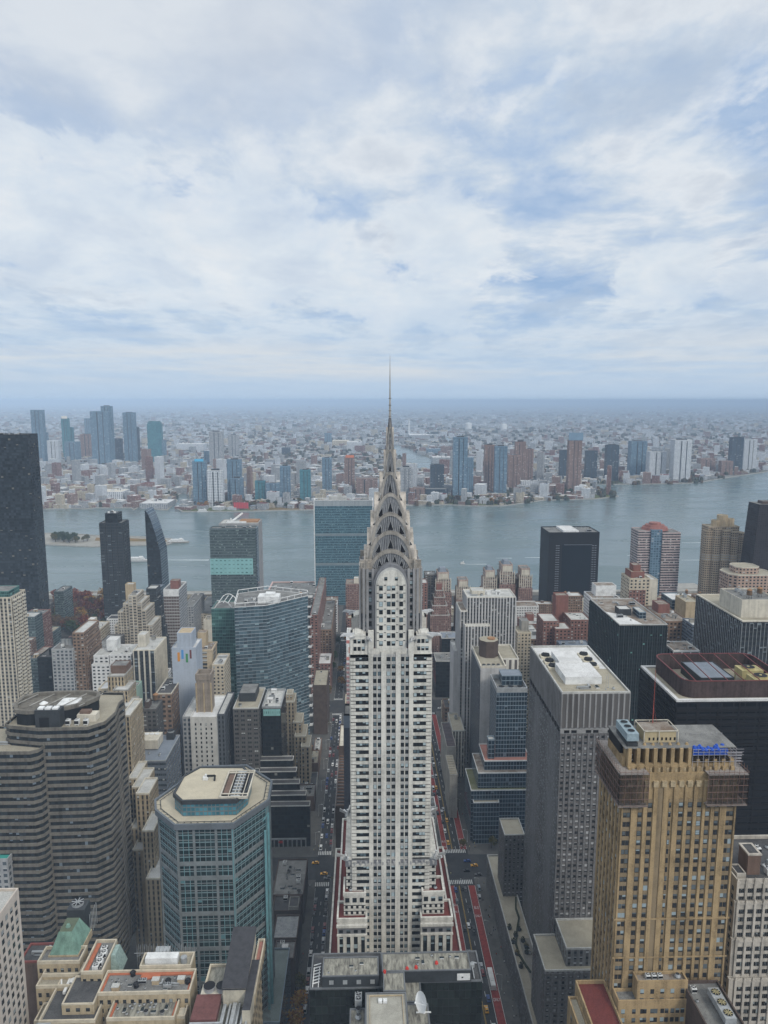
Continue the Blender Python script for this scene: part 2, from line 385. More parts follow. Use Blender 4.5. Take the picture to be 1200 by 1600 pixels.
# ------------------------------------------------------------------ rooftop kit (prototypes, never linked themselves)
KIDS = {}
def proto(name, mb, mats):
    return mb.build(name, mats, None, Vector((0, 0, 0)), link=False)
def fanbox(nf=2, body='steel'):
    b = MB(); w = 2.2*nf
    b.box(-w/2, w/2, -1.2, 1.2, .35, 2.3, 0)
    for sx in (-1, 1):
        for sy in (-1, 1): b.box(sx*(w/2-.25)-.1, sx*(w/2-.25)+.1, sy*.9-.1, sy*.9+.1, 0, .35, 0)
    for i in range(nf):
        x = -w/2+1.1+2.2*i
        b.cyl(x, 0, 2.3, 2.6, .95, .95, 14, 0, 1); b.cyl(x, 0, 2.6, 2.66, .2, .2, 8, 0)
        for k in range(4):
            a = k*pi/2+.3; b.bar((x, 0, 2.64), (x+.85*cos(a), .85*sin(a), 2.64), .16, 0)
    b.box(-w/2-.02, w/2+.02, -1.22, -1.205, .7, 2.0, 1)
    return proto('air_conditioner', b, [M[body], M['black']])
P = {}
P['ac'] = fanbox(2); P['ac1'] = fanbox(1, 'white_paint'); P['ac3'] = fanbox(3, 'steel')
b = MB(); b.cyl(0, 0, 0, .5, .35, .35, 10); b.cyl(0, 0, .5, 1.1, .75, .45, 10, 0, 1); P['vent'] = proto('roof_vent', b, [M['steel'], M['dark_metal']])
b = MB()
for k in range(4):
    a = pi/4+k*pi/2; b.bar((1.5*cos(a), 1.5*sin(a), 0), (1.4*cos(a), 1.4*sin(a), 2.6), .25, 1)
b.box(-1.5, 1.5, -1.5, 1.5, 2.5, 2.7, 1); b.cyl(0, 0, 2.7, 6.2, 1.8, 1.7, 16, 0)
for z in (3.2, 4.2, 5.2): b.cyl(0, 0, z, z+.08, 1.86, 1.86, 16, 1)
b.cyl(0, 0, 6.2, 7.5, 1.95, .1, 16, 2)
P['tank'] = proto('water_tank', b, [M['wood'], M['dark_metal'], M['rust']])
b = MB(); b.box(-1.9, 1.9, -1.4, 1.4, 0, 2.8, 0); b.box(-2.1, 2.1, -1.6, 1.6, 2.8, 3.05, 1); b.box(-.5, .5, -1.46, -1.4, 0, 2.1, 2); b.box(1.0, 1.6, -1.45, -1.4, 1.2, 1.9, 2)
P['bulk_tan'] = proto('bulkhead', b, [M['tan_brick'], M['pale_roof'], M['dark_metal']])
P['bulk_brown'] = proto('bulkhead', b, [M['brown_brick'], M['grey_roof'], M['dark_metal']])
P['bulk_grey'] = proto('bulkhead', b, [M['concrete'], M['grey_roof'], M['dark_metal']])
P['bulk_white'] = proto('bulkhead', b, [M['white_paint'], M['white_roof'], M['dark_metal']])
b = MB(); b.box(-3.2, 3.2, -.4, .4, .5, 1.2, 0); b.box(2.4, 3.2, -.4, 3.2, .5, 1.2, 0); b.box(-3.2, -2.4, -.4, .4, 0, .5, 0); b.box(2.4, 3.2, 2.6, 3.2, 0, .5, 0)
b.bar((-2, -1.0, .4), (2.6, -1.0, .4), .14, 0); b.bar((-2, -1.3, .3), (3.4, -1.3, .3), .12, 0)
P['duct'] = proto('duct', b, [M['steel']])
b = MB(); b.box(-1.3, 1.3, -.8, .8, 0, .5, 0); b.taper([(-1.3, -.8), (1.3, -.8), (1.3, .8), (-1.3, .8)], .5, [(-.8, -.1), (.8, -.1), (.8, .1), (-.8, .1)], 1.0, 1)
P['sky'] = proto('skylight', b, [M['white_paint'], M['glass']])
b = MB(); b.cyl(0, 0, 0, 7, .09, .04, 6, 0); b.bar((-.8, 0, 5.4), (.8, 0, 5.4), .07, 0); b.bar((-.5, 0, 6.1), (.5, 0, 6.1), .07, 0); b.cyl(0, 0, 0, .4, .35, .3, 8, 0)
P['mast'] = proto('antenna', b, [M['steel']])
b = MB()
b.cyl(0, 0, 0, 1.2, 1.0, 1.0, 14, 0, 1); b.cyl(0, 0, 1.2, 1.6, 1.15, 1.15, 14, 0, 1)
P['fan'] = proto('cooling_fan', b, [M['steel'], M['black']])

def kit(root, rect, z, seed=0, n=6, kinds=('ac', 'vent', 'duct', 'ac1', 'vent', 'sky', 'bulk_grey'), keep=None, s=1.0):
    """scatter rooftop plant inside rect without overlaps"""
    r = random.Random(seed); x0, x1, y0, y1 = rect; done = list(keep or [])
    R = {'ac': 2.7, 'ac1': 1.8, 'ac3': 3.7, 'vent': .8, 'tank': 2.4, 'duct': 3.6, 'sky': 1.6, 'mast': .9, 'fan': 1.3}
    for i in range(n*5):
        if n <= 0: break
        k = r.choice(kinds); rad = R.get(k, 2.5)*s
        if x1-x0 < 2*rad or y1-y0 < 2*rad: continue
        x = r.uniform(x0+rad, x1-rad); y = r.uniform(y0+rad, y1-rad)
        if any(math.hypot(x-a, y-b) < rad+c for a, b, c in done): continue
        done.append((x, y, rad)); inst(P[k], root, x, y, z, s, r.choice((0, pi/2, pi, 0))); n -= 1
    return done

# ------------------------------------------------------------------ windows as parts
_pm = {}
def pane_mesh(w, h, face, mat, frame=None):
    k = (round(w, 2), round(h, 2), face, mat.name)
    if k in _pm: return _pm[k]
    b = MB(); t = .06
    def box(a0, a1, z0, z1, t, mi, uvs):
        if face in 'FB':
            s = -1 if face == 'F' else 1
            p = [(-s*a0*-1, s*t, z0), (-s*a1*-1, s*t, z0), (-s*a1*-1, s*t, z1), (-s*a0*-1, s*t, z1)]
            p = [(a0, s*t, z0), (a1, s*t, z0), (a1, s*t, z1), (a0, s*t, z1)]
            if face == 'B': p = p[::-1]
        else:
            s = -1 if face == 'L' else 1
            p = [(s*t, a0, z0), (s*t, a1, z0), (s*t, a1, z1), (s*t, a0, z1)]
            if face == 'L': p = p[::-1]
        b.quad(p, mi, uvs)
    box(-w/2, w/2, -h/2, h/2, t, 0, [(.5, 0), (.5, 0), (.5, 1), (.5, 1)] if face in 'FR' else [(.5, 1), (.5, 1), (.5, 0), (.5, 0)])
    f = .09
    for (a0, a1, z0, z1) in ((-w/2, w/2, -h/2, -h/2+f), (-w/2, w/2, h/2-f, h/2), (-w/2, -w/2+f, -h/2+f, h/2-f), (w/2-f, w/2, -h/2+f, h/2-f), (-w/2+f, w/2-f, -.04, .04)):
        box(a0, a1, z0, z1, t+.03, 1, None)
    o = b.build('window', [mat, M['dark_metal']], None, Vector((0, 0, 0)), link=False)
    _pm[k] = o; return o
def put_windows(root, panes, mat, n=100):
    """panes: (x, y, z centre, w, h, face). The largest in the picture become parts, the rest one mesh"""
    def key(p):
        x, y, z, w, h, f = p
        px, py = PX(x, y, z); out = 0 if (0 < px < 1200 and 0 < py < 1600) else 1e5
        seen = {'F': 0, 'L': (0 if x > 0 else 1e4)+200, 'R': (0 if x < 0 else 1e4)+200, 'B': 1e5}[f]
        return math.dist((x, y, z), (0, 0, CH)) + out + seen - w*h*.5
    panes = sorted(panes, key=key)
    for (x, y, z, w, h, f) in panes[:n]:
        inst(pane_mesh(w, h, f, mat), root, x, y, z)
    rest = panes[n:]
    if rest:
        b = MB(); r = random.Random(len(rest))
        for (x, y, z, w, h, f) in rest:
            t = .06; u = r.randrange(1, 900)+.5; s = {'F': -1, 'L': -1, 'R': 1, 'B': 1}[f]
            if f in 'FB': p = [(x-w/2, y+s*t, z-h/2), (x+w/2, y+s*t, z-h/2), (x+w/2, y+s*t, z+h/2), (x-w/2, y+s*t, z+h/2)]
            else: p = [(x+s*t, y-w/2, z-h/2), (x+s*t, y+w/2, z-h/2), (x+s*t, y+w/2, z+h/2), (x+s*t, y-w/2, z+h/2)]
            uv = [(u, 0), (u, 0), (u, 1), (u, 1)]
            if f in 'BL': p = p[::-1]; uv = uv[::-1]
            b.quad(p, 0, uv)
        o = b.build('windows', [mat], root); o['kind'] = 'stuff'

# ------------------------------------------------------------------ buildings
FOOT = []
class Bld:
    def __init__(s, name, label, cat='building', org=None, group=None):
        s.a = (name, label, cat, group); s.org = org; s.w = MB(); s.r = MB(); s.wm = []; s.rm = []; s.root = None; s.old = []
    def _i(s, lst, m):
        if m not in lst: lst.append(m)
        return lst.index(m)
    def start(s, poly, z0=0):
        if s.root is None:
            x = sum(p[0] for p in poly)/len(poly); y = sum(p[1] for p in poly)/len(poly)
            s.root = thing(s.a[0], s.a[1], s.a[2], (x, y, z0) if s.org is None else s.org, s.a[3])
    def block(s, poly, z0, z1, wall, roof, par=.9, pt=.45, bay=3.5, fh=3.0, trim=None, foot=True, lip=0.0):
        if len(poly) == 4 and not isinstance(poly[0], (tuple, list)):
            x0, x1, y0, y1 = poly; poly = [(x0, y0), (x1, y0), (x1, y1), (x0, y1)]
        s.start(poly, 0)
        if s.w.f: s.old.append((s.w, s.wm, s.r, s.rm)); s.w = MB(); s.r = MB(); s.wm = []; s.rm = []
        if foot and z0 < 5:
            xs = [p[0] for p in poly]; ys = [p[1] for p in poly]; FOOT.append((min(xs), max(xs), min(ys), max(ys)))
        wi = s._i(s.wm, wall); s.w.prism(poly, z0, z1, wi, None, bay, fh)
        ri = s._i(s.rm, roof); ti = s._i(s.rm, trim or wall)
        if par > 0:
            out = inset(poly, -lip) if lip else poly
            inn = inset(poly, pt)
            s.r.ring(out, inn, z1-(.5 if lip else 0), z1+par, ti)
            if lip: s.r.quad([(x, y, z1-.5) for x, y in reversed(out)], ti)
            s.r.quad([(x, y, z1+.02) for x, y in inn], ri)
        else: s.r.quad([(x, y, z1) for x, y in poly], ri)
        return poly
    def piers(s, poly, z0, z1, bay, wall, w=.6, d=.35, fh=0, bh=.8, bd=.2, faces=None):
        """real relief: vertical ribs at every bay line, sill bands at every floor"""
        wi = s._i(s.wm, wall)
        if len(poly) == 4 and not isinstance(poly[0], (tuple, list)):
            x0, x1, y0, y1 = poly; poly = [(x0, y0), (x1, y0), (x1, y1), (x0, y1)]
        n = len(poly)
        for i in range(n):
            if faces is not None and i not in faces: continue
            a = Vector(poly[i]); b = Vector(poly[(i+1) % n]); L = (b-a).length; u = (b-a)/L; nr = Vector((u.y, -u.x)); nb = max(1, round(L/bay))
            if w:
                for k in range(nb+1):
                    c = a+u*(L*k/nb); c0 = max(-w/2, -L*k/nb); c1 = min(w/2, L-L*k/nb)
                    q = [c+u*c0+nr*d, c+u*c1+nr*d, c+u*c1+nr*.01, c+u*c0+nr*.01]
                    s.w.prism([tuple(t) for t in q], z0, z1, wi, wi, 0, 0)
            if fh:
                nf = max(1, round((z1-z0)/fh)); h = (z1-z0)/nf
                for k in range(nf):
                    z = z0+k*h-bh/2 if k else z0
                    q = [a+nr*bd, b+nr*bd, b+nr*.01, a+nr*.01]
                    s.w.prism([tuple(t) for t in q], z, z+bh, wi, wi, 0, 0, True)
    def part(s, name, mb, mats, label=None):
        o = mb.build(name, mats, s.root)
        if label: o['label'] = label
        return o
    def pent(s, rect, z0, h, wall, roof, name='penthouse', bay=3, fh=3, par=.4, label=None):
        x0, x1, y0, y1 = rect; b = MB(); pl = [(x0, y0), (x1, y0), (x1, y1), (x0, y1)]
        b.prism(pl, z0, z0+h, 0, None, bay, fh)
        b.ring(pl, inset(pl, .3), z0+h, z0+h+par, 0); b.quad([(x, y, z0+h+.02) for x, y in inset(pl, .3)], 1)
        return s.part(name, b, [wall, roof], label)
    def done(s):
        for w, wm, r, rm in s.old+[(s.w, s.wm, s.r, s.rm)]:
            if w.f: w.build('wall', wm, s.root)
            if r.f: r.build('roof', rm, s.root)
        return s.root
def RC(xl, xr, yt, Y, dep=None, yb=None):
    """front top edge in photo pixels at distance Y -> (x0, x1, y0, y1), height"""
    a, z = at(xl, yt, Y); b, _ = at(xr, yt, Y); z = at((xl+xr)/2, yt, Y)[1]
    if dep is None: dep = W((xl+xr)/2, yb, z)[1]-Y
    return (a, b, Y, Y+dep), z
# ------------------------------------------------------------------ the art deco tower with the steel crown
def deco_tower():
    CX, CY, HW = 9.3, 272.0, 14.8
    wb = plain('white glazed brick', (.64, .625, .57), .7, .38, .10, streak=True)
    sp_ = plain('pale spandrel brick', (.50, .50, .48), .7, .25, .5, streak=True)
    dk = plain('black brick band', (.014, .015, .017), .5, .2, .4)
    gb = plain('grey brick trim', (.20, .205, .22), .65, .3, .3, streak=True)
    st = plain('crown steel', (.50, .455, .40), .30, .5, .35, .45, True)
    sf = plain('crown sheet steel', (.215, .22, .235), .4, .5, .6, .45, True)
    cap = plain('ornament steel', (.58, .58, .57), .35, .3, .5, .4)
    tri = plain('crown window glass', (.015, .016, .02), .15, .1)
    win = panemat('tower windows', (.016, .02, .024), (.10, .14, .16), (.38, .47, .50), .32, .30)
    R = thing('skyscraper', 'white brick art deco tower with arched steel crown and needle spire', 'skyscraper', (CX, CY, 0))
    FOOT.append((-14.5, 37, 228+22, 330))
    panes = []
    # ---- lower masses
    b = MB(); r = MB()
    def mass(x0, x1, y0, y1, z0, z1, roof=True, mi=0):
        pl = [(x0, y0), (x1, y0), (x1, y1), (x0, y1)]; b.prism(pl, z0, z1, mi, None, 0, 0)
        if roof:
            r.ring(inset(pl, -.25), inset(pl, .45), z1-.5, z1+.9, 1); r.quad([(x, y, z1+.02) for x, y in inset(pl, .45)], 0)
            r.quad([(x, y, z1-.5) for x, y in reversed(inset(pl, -.25))], 1)
    mass(-14.5, 37, 256.2, 326, 0, 90)
    mass(-11, 31.6, 262, 322, 90, 108)
    wings = []
    for (pa, pb, qa, qb) in ((527, 573, 537, 571), (658, 707, 660, 694)):
        x0, z = at(pa, 1437, 252); x1, _ = at(pb, 1437, 252)
        mass(x0, x1, 252, 262, 0, 109.5); u0, zz = at(qa, 1395, 254.8); u1, _ = at(qb, 1395, 254.8)
        mass(u0, u1, 254.8, 264, 109.5, 118.2); wings.append((x0, x1, u0, u1))
    b.build('lower_wall', [wb], R); r.build('lower_roof', [M['red_roof'], wb], R)
    # wing fronts: tall strips of windows between white piers, a frieze, then two banded floors
    f = MB()
    for (x0, x1, u0, u1) in wings:
        w = x1-x0; n = 4
        f.box(x0+.3, x1-.3, 251.9, 251.99, 60, 103.2, 1); f.box(x0+.3, x1-.3, 251.86, 251.99, 103.9, 106.2, 2)
        for k in range(n+1):
            c = x0+w*k/n; ww = 1.1 if 0 < k < n else 1.3
            a0 = max(x0, c-ww/2-.1); a1 = min(x1, c+ww/2+.1); f.box(a0, a1, 251.3, 251.89, 60, 103.4, 0)
        f.box(x0-.2, x1+.2, 251.1, 251.85, 103.4, 104.1, 0); f.box(x0-.3, x1+.3, 250.9, 251.9, 107.2, 108.2, 0)
        for k in range(n):
            c = x0+w*(k+.5)/n
            for q in range(15): panes.append((c, 251.86, 101.6-q*2.77, 1.35, 1.8, 'F'))
            panes.append((c, 251.8, 105.1, 1.5, 1.4, 'F'))
        for k in range(3):
            c = u0+(u1-u0)*(k+.5)/3; panes.append((c, 254.7, 116.0, 1.6, 1.9, 'F'))
        for zc in (113.2, 110.8):
            f.box(u0, u1, 254.6, 254.79, zc-.65, zc+.65, 1)
            for k in range(5):
                c = u0+(u1-u0)*k/4; f.box(max(u0, c-.55), min(u1, c+.55), 254.3, 254.58, zc-.45, zc+.45, 0)
    f.build('wing_front', [wb, dk, gb], R)
    # ---- corner masses under the winged caps (about the 31st floor)
    L0, L1 = CX-17, CX+17.4
    c = MB(); c.box(L0, L1, 258.3, 287, 108, 130.6, 0)
    for k in range(7):
        z = 110.5+k*2.77
        if z > 128: break
        for (a0, a1) in ((L0, CX-9), (CX+9, L1)):
            c.box(a0, a1, 258.1, 258.29, z-.65, z+.65, 1)
            for q in range(5): cc = a0+(a1-a0)*q/4; c.box(max(a0, cc-.5), min(a1, cc+.5), 257.9, 258.08, z-.4, z+.4, 0)
        c.box(L0-.19, L0-.01, 259, 286, z-.65, z+.65, 1); c.box(L1+.01, L1+.19, 259, 286, z-.65, z+.65, 1)
    c.box(L0-.3, L1+.3, 257.0, 258.28, 128.3, 131.2, 2); c.box(L0-.4, L1+.4, 256.9, 287.5, 131.2, 131.8, 0)
    for k in range(16):
        cc = L0+1.2+k*(L1-L0-2.4)/15; c.cyl(cc, 256.9, 129.2, 130.4, .45, .45, 10, 3)
    c.build('setback_wall', [wb, dk, gb, cap], R)
    # ---- main shaft
    s = MB(); z0, z1 = 60.0, 212.0; FH = 2.77; nf = int((z1-z0)/FH)
    fy = CY-HW
    s.box(CX-HW, CX+HW, fy, CY+HW, z0, z1, 3)
    # horizontal layout in metres from the corner
    piers = [(6.6, 8.2), (11.2, 13.1), (16.5, 18.4), (21.4, 23.0)]
    pairs = [(8.2, 11.2), (13.1, 16.5), (18.4, 21.4)]
    for side in 'FLRB':
        def bx(a0, a1, d0, d1, za, zb, mi):
            if side == 'F': s.box(CX-HW+a0, CX-HW+a1, fy-d1, fy-d0, za, zb, mi)
            elif side == 'B': s.box(CX-HW+a0, CX-HW+a1, CY+HW+d0, CY+HW+d1, za, zb, mi)
            elif side == 'L': s.box(CX-HW-d1, CX-HW-d0, fy+a0, fy+a1, za, zb, mi)
            else: s.box(CX+HW+d0, CX+HW+d1, fy+a0, fy+a1, za, zb, mi)
        def pn(a, z, w, h):
            if side == 'F': panes.append((CX-HW+a, fy, z, w, h, 'F'))
            elif side == 'B': panes.append((CX-HW+a, CY+HW, z, w, h, 'B'))
            elif side == 'L': panes.append((CX-HW, fy+a, z, w, h, 'L'))
            else: panes.append((CX+HW, fy+a, z, w, h, 'R'))
        lo = z0 if side == 'F' else 131.8
        for a0, a1 in piers: bx(a0, a1, .01, .55, lo, z1+1.5, 0)
        for k in range(nf):
            z = z1-(k+.5)*FH   # window centre
            if z < lo+1: break
            for a0, a1 in pairs:
                m = (a0+a1)/2
                bx(a0, a1, .01, .22, z+.85, z+FH-.85, 1)
                bx(m-.17, m+.17, .23, .42, z-.85, z+FH-.85, 0)
                for q in range(6):
                    t = a0+.25+(a1-a0-.5)*q/5; bx(t-.07, t+.07, .23, .3, z+.9, z+FH-.9, 2)
                for sgn in (-1, 1): pn(m+sgn*((a1-a0)/4+.05), z, (a1-a0)/2-.45, 1.66)
            for a0, a1, cc in ((0, 6.6, 0), (23.0, 29.6, 27.8)):
                bx(a0, a1, .01, .30, z+.84, z+FH-.78, 0)
                bx(cc, cc+1.8, .01, .26, z-.52, z+.46, 0)
                b0 = 1.9 if a0 == 0 else 23.1
                for q in range(4): pn(b0+.62+q*1.18, z, .98, 1.35)
    s.build('shaft_wall', [wb, sp_, gb, dk], R)
    # ---- blocks at the 61st floor corners with curved tops
    t = MB()
    for sx in (-1, 1):
        for sy in (-1, 1):
            x0, x1 = sorted((CX+sx*HW, CX+sx*8.4)); y0, y1 = sorted((CY+sy*HW, CY+sy*8.4))
            t.box(x0, x1, y0, y1, z1, 219.5, 0)
            t.box(x0-.3, x1+.3, y0-.3, y1+.3, z1-.6, z1+.5, 2)
            # curved coping
            for q in range(8):
                a = q/7; zz = 219.5+1.1*(1-(2*a-1)**2)
                t.box(x0+(x1-x0)*q/8, x0+(x1-x0)*(q+1)/8, y0-.2, y1+.2, 219.5, zz, 0)
            if sy < 0:
                for zc in (214.6, 217.4):
                    for q in range(3): panes.append((x0+1.7+q*1.5, y0, zc, 1.15, 1.5, 'F'))
    t.box(CX-8.4, CX+8.4, fy+.3, CY+HW-.3, z1, 214.5, 0); t.box(CX-HW+.3, CX+HW-.3, CY-8.4, CY+8.4, z1, 214.5, 0)
    # broad terraces of red roofing behind the corner blocks
    t.box(CX-HW+.4, CX+HW-.4, fy+.7, CY+HW-.7, z1, z1+2.6, 3)
    for a0, a1 in ((6.8, 8.2), (21.4, 22.8)): t.box(CX-HW+a0-.3, CX-HW+a1+.3, fy-.5, fy+.6, z1, 221.5, 0)
    t.build('corner_block', [wb, dk, gb, M['red_roof']], R)
    # ---- upper shaft in grey brick
    u = MB(); uz0, uz1 = 214.5, 243.0; U = 9.7
    u.box(CX-U, CX+U, CY-U-1.2, CY+U+1.2, uz0, uz1, 0); u.box(CX-U-1.2, CX+U+1.2, CY-U, CY+U, uz0, uz1, 0)
    for sgn in (-1, 1):
        for xo in (9.8, 8.5, 6.5):
            xx = CX+sgn*xo; u.box(xx-.45, xx+.45, CY-U-1.9, CY-U-1.21, uz0, uz1+.5, 1); u.box(xx-.45, xx+.45, CY+U+1.21, CY+U+1.9, uz0, uz1+.5, 1)
            yy = CY+sgn*xo; u.box(CX-U-1.9, CX-U-1.21, yy-.45, yy+.45, uz0, uz1+.5, 1); u.box(CX+U+1.21, CX+U+1.9, yy-.45, yy+.45, uz0, uz1+.5, 1)
        for k in range(9):
            z = uz0+2.2+k*3.05
            panes.append((CX+sgn*7.5, CY-U-1.2, z, 1.1, 1.7, 'F')); panes.append((CX+sgn*9.15, CY-U-1.2, z, .65, 1.5, 'F'))
            for fc, xx in (('L', CX-U-1.2), ('R', CX+U+1.2)): panes.append((xx, CY+sgn*7.5, z, 1.1, 1.7, fc))
            u.box(min(CX+sgn*6.2, CX+sgn*9.7), max(CX+sgn*6.2, CX+sgn*9.7), CY-U-1.45, CY-U-1.21, z+1.15, z+1.75, 1)
    # flaring shoulders at the corners
    for sx in (-1, 1):
        for sy in (-1, 1):
            for i, (o, h) in enumerate(((0, -.6), (.6, -1.6), (1.2, -3.2))):
                x0, x1 = sorted((CX+sx*(8.4+o), CX+sx*(9.1+o))); y0, y1 = sorted((CY+sy*(6.0+o), CY+sy*(11.3-.2*i)))
                u.box(x0, x1, y0, y1, uz0+12, 247.0+h, 2)
                x0, x1 = sorted((CX+sx*(6.0+o), CX+sx*(11.2-.2*i))); y0, y1 = sorted((CY+sy*(8.4+o), CY+sy*(9.1+o)))
                u.box(x0, x1, y0, y1, uz0+12, 246.96+h, 2)
    u.build('upper_wall', [gb, plain('mid grey brick', (.30, .30, .305), .6, .3, .3, streak=True), st], R)
    # ---- crown arches
    def loop(a, zb, zt, n=22, pw=1.0, drop=0):
        pts = [(-a, zb-drop)] if drop else []
        for i in range(n+1):
            th = -pi/2+pi*i/n; pts.append((a*sin(th), zb+(zt-zb)*(cos(th)**pw)))
        if drop: pts.append((a, zb-drop))
        return pts
    def place(side, a, d, z):   # a along the face, d outwards
        if side == 'F': return (CX+a, CY-d, z)
        if side == 'B': return (CX-a, CY+d, z)
        if side == 'L': return (CX-d, CY-a, z)
        return (CX+d, CY+a, z)
    tiers = [(8.6, 239.8, 250.2, 9.3, 1.0), (8.0, 245.8, 256.8, 8.1, 1.0), (7.0, 251.8, 263.4, 6.8, 1.0), (5.6, 258.2, 270.3, 5.4, 1.0),
             (3.6, 265.2, 277.8, 3.4, 1.1), (2.15, 272.2, 286.0, 1.85, 1.35), (1.25, 281.2, 294.2, .95, 1.5)]
    prev = (6.3, 237.5, 245.6, 12.6, 1.0)
    ntri = 0; rest = MB()
    for side in 'FRLB':
        pv = prev
        for k, (a, zb, zt, d, pw) in enumerate(tiers):
            m = MB(); rim = [1.15, 1.05, 1.0, .95, .7, .45, .3][k]; drop = 8 if k < 4 else 6
            o = loop(a, zb, zt, 22, pw, drop); i_ = loop(a-rim, zb, zt-rim*1.15, 22, pw, drop)
            # sheet face
            m.quad([place(side, x, d, z) for x, z in i_], 1)
            n = len(o)
            for q in range(n-1):
                m.quad([place(side, *p) for p in ((o[q][0], d+.45, o[q][1]), (i_[q][0], d+.45, i_[q][1]), (i_[q+1][0], d+.45, i_[q+1][1]), (o[q+1][0], d+.45, o[q+1][1]))][::-1], 0)
                m.quad([place(side, *p) for p in ((i_[q][0], d+.45, i_[q][1]), (i_[q][0], d, i_[q][1]), (i_[q+1][0], d, i_[q+1][1]), (i_[q+1][0], d+.45, i_[q+1][1]))][::-1], 0)
                m.quad([place(side, *p) for p in ((o[q][0], d+.45, o[q][1]), (o[q+1][0], d+.45, o[q+1][1]), (o[q+1][0], 0, o[q+1][1]), (o[q][0], 0, o[q][1]))][::-1], 0)
            # radiating seams
            pa, pzb, pzt = pv[0], pv[1], pv[2]
            ns = 26 if k < 4 else 10
            for q in range(ns+1):
                th = (-.48+.96*q/ns)*pi
                x0, z0_ = pa*sin(th)*1.01, pzb+(pzt-pzb)*max(0, cos(th))**pv[4]
                x1, z1_ = (a-rim)*sin(th)*.985, zb+(zt-rim-zb)*max(0, cos(th))**pw*.99
                z0_ = min(z0_, z1_-.2)
                m.bar(place(side, x0, d+.07, z0_), place(side, x1, d+.07, z1_), .12, 2)
            arch = m.build('crown_arch', [st, sf, cap], R)
            # triangular windows
            if k == 0: ths = [-62, -38, -13, 13, 38, 62]
            elif k < 4: ths = [-62, -32, 0, 32, 62]
            elif k < 6: ths = [-44, 0, 44]
            else: ths = [0]
            for dg in ths:
                th = radians(dg); bx_ = pa*sin(th); bz = pzb+(pzt-pzb)*cos(th)**pv[4]
                tx_, tz = (a-rim)*sin(th*.93), zb+(zt-rim-zb)*max(.01, cos(th*.93))**pw
                dx, dz = tx_-bx_, tz-bz; l = math.hypot(dx, dz)
                if l < .6: dx, dz, l = sin(th), cos(th), 1
                hgt = min(l*.72, [2.6, 3.6, 3.6, 3.8, 4.2, 4.6, 4.2][k]); w = [1.6, 2.2, 2.2, 2.0, 1.6, 1.1, .7][k]
                ux, uz = dx/l, dz/l; px_, pz_ = -uz, ux
                B0 = (bx_+ux*.25, bz+uz*.25)
                q = [(B0[0]-px_*w/2, B0[1]-pz_*w/2), (B0[0]+px_*w/2, B0[1]+pz_*w/2), (B0[0]+ux*hgt, B0[1]+uz*hgt)]
                mm = MB() if ntri < 99 else rest
                p3 = [place(side, x, d+.22, z) for x, z in q]
                if side in 'FRLB':
                    mm.quad(p3, 0); mm.quad([place(side, x, d+.24, z) for x, z in q][::-1], 0)
                for e in range(3):
                    if e != 0: mm.bar(place(side, q[e][0], d+.28, q[e][1]), place(side, q[(e+1) % 3][0], d+.28, q[(e+1) % 3][1]), .11, 1)
                if ntri < 99: mm.build('triangular_window', [tri, cap], arch)
                ntri += 1
            pv = (a, zb, zt, d, pw)
    if rest.f: o = rest.build('triangular_windows', [tri, cap], R); o['kind'] = 'stuff'
    # ---- the white arched bay that rises into the crown
    w = MB()
    for side in 'FRLB':
        so = 3.0 if side in 'LR' else 0.0
        for (a, ztop, d0, d1, mi) in ((5.2, 243.6, 12.0, 14.6, 0), (5.65, 244.5, 12.0, 14.3, 1), (6.3, 245.6, 12.0, 13.6, 2)):
            d0 -= so; d1 -= so; o = loop(a, 237.5 if mi == 0 else 237.2, ztop, 20, 1, 0); o = [(-a, 214.5)]+o+[(a, 214.5)]
            w.quad([place(side, x, d1, z) for x, z in o][::-1], mi); w.quad([place(side, x, d1+.01, z) for x, z in o], mi)
            for q in range(len(o)-1):
                w.quad([place(side, *p) for p in ((o[q][0], d1, o[q][1]), (o[q+1][0], d1, o[q+1][1]), (o[q+1][0], d0-6, o[q+1][1]), (o[q][0], d0-6, o[q][1]))], mi)
        if side in 'FRL':
            for k in range(8):
                z = 216.5+k*2.95
                for aa in (-3.65, -.85, .85, 3.65):
                    x, y, _ = place(side, aa, 14.62-so, z); panes.append((x, y, z, 1.35, 1.75, side))
            for aa in (-1.9, 1.9):
                x, y, _ = place(side, aa, 14.62-so, 240.6); panes.append((x, y, 240.6, 1.1, 1.3, side))
        for k in range(8):
            z = 216.5+k*2.95
            for aa in (-4.8, -2.2, 2.2, 4.8):
                w.bar(place(side, aa-.4, 14.7-so, z+1.1), place(side, aa+.4, 14.7-so, z+1.1), .18, 3)
    w.build('arched_bay', [wb, sp_, gb, dk], R)
    # ---- needle
    n = MB()
    n.cyl(CX, CY, 285, 293.5, 1.15, .85, 8, 0); n.cyl(CX, CY, 293.5, 297, .75, .45, 8, 0); n.cyl(CX, CY, 297, 307, .42, .26, 8, 0); n.cyl(CX, CY, 307, 320.2, .26, .05, 8, 0)
    for k in range(8):
        a = k*pi/4; n.bar((CX+1.5*cos(a), CY+1.5*sin(a), 286), (CX+.35*cos(a), CY+.35*sin(a), 297.5), .28, 1)
    for z in (298, 300, 302, 304.5): n.cyl(CX, CY, z, z+.25, .52, .52, 8, 1)
    n.build('spire', [st, sf], R)
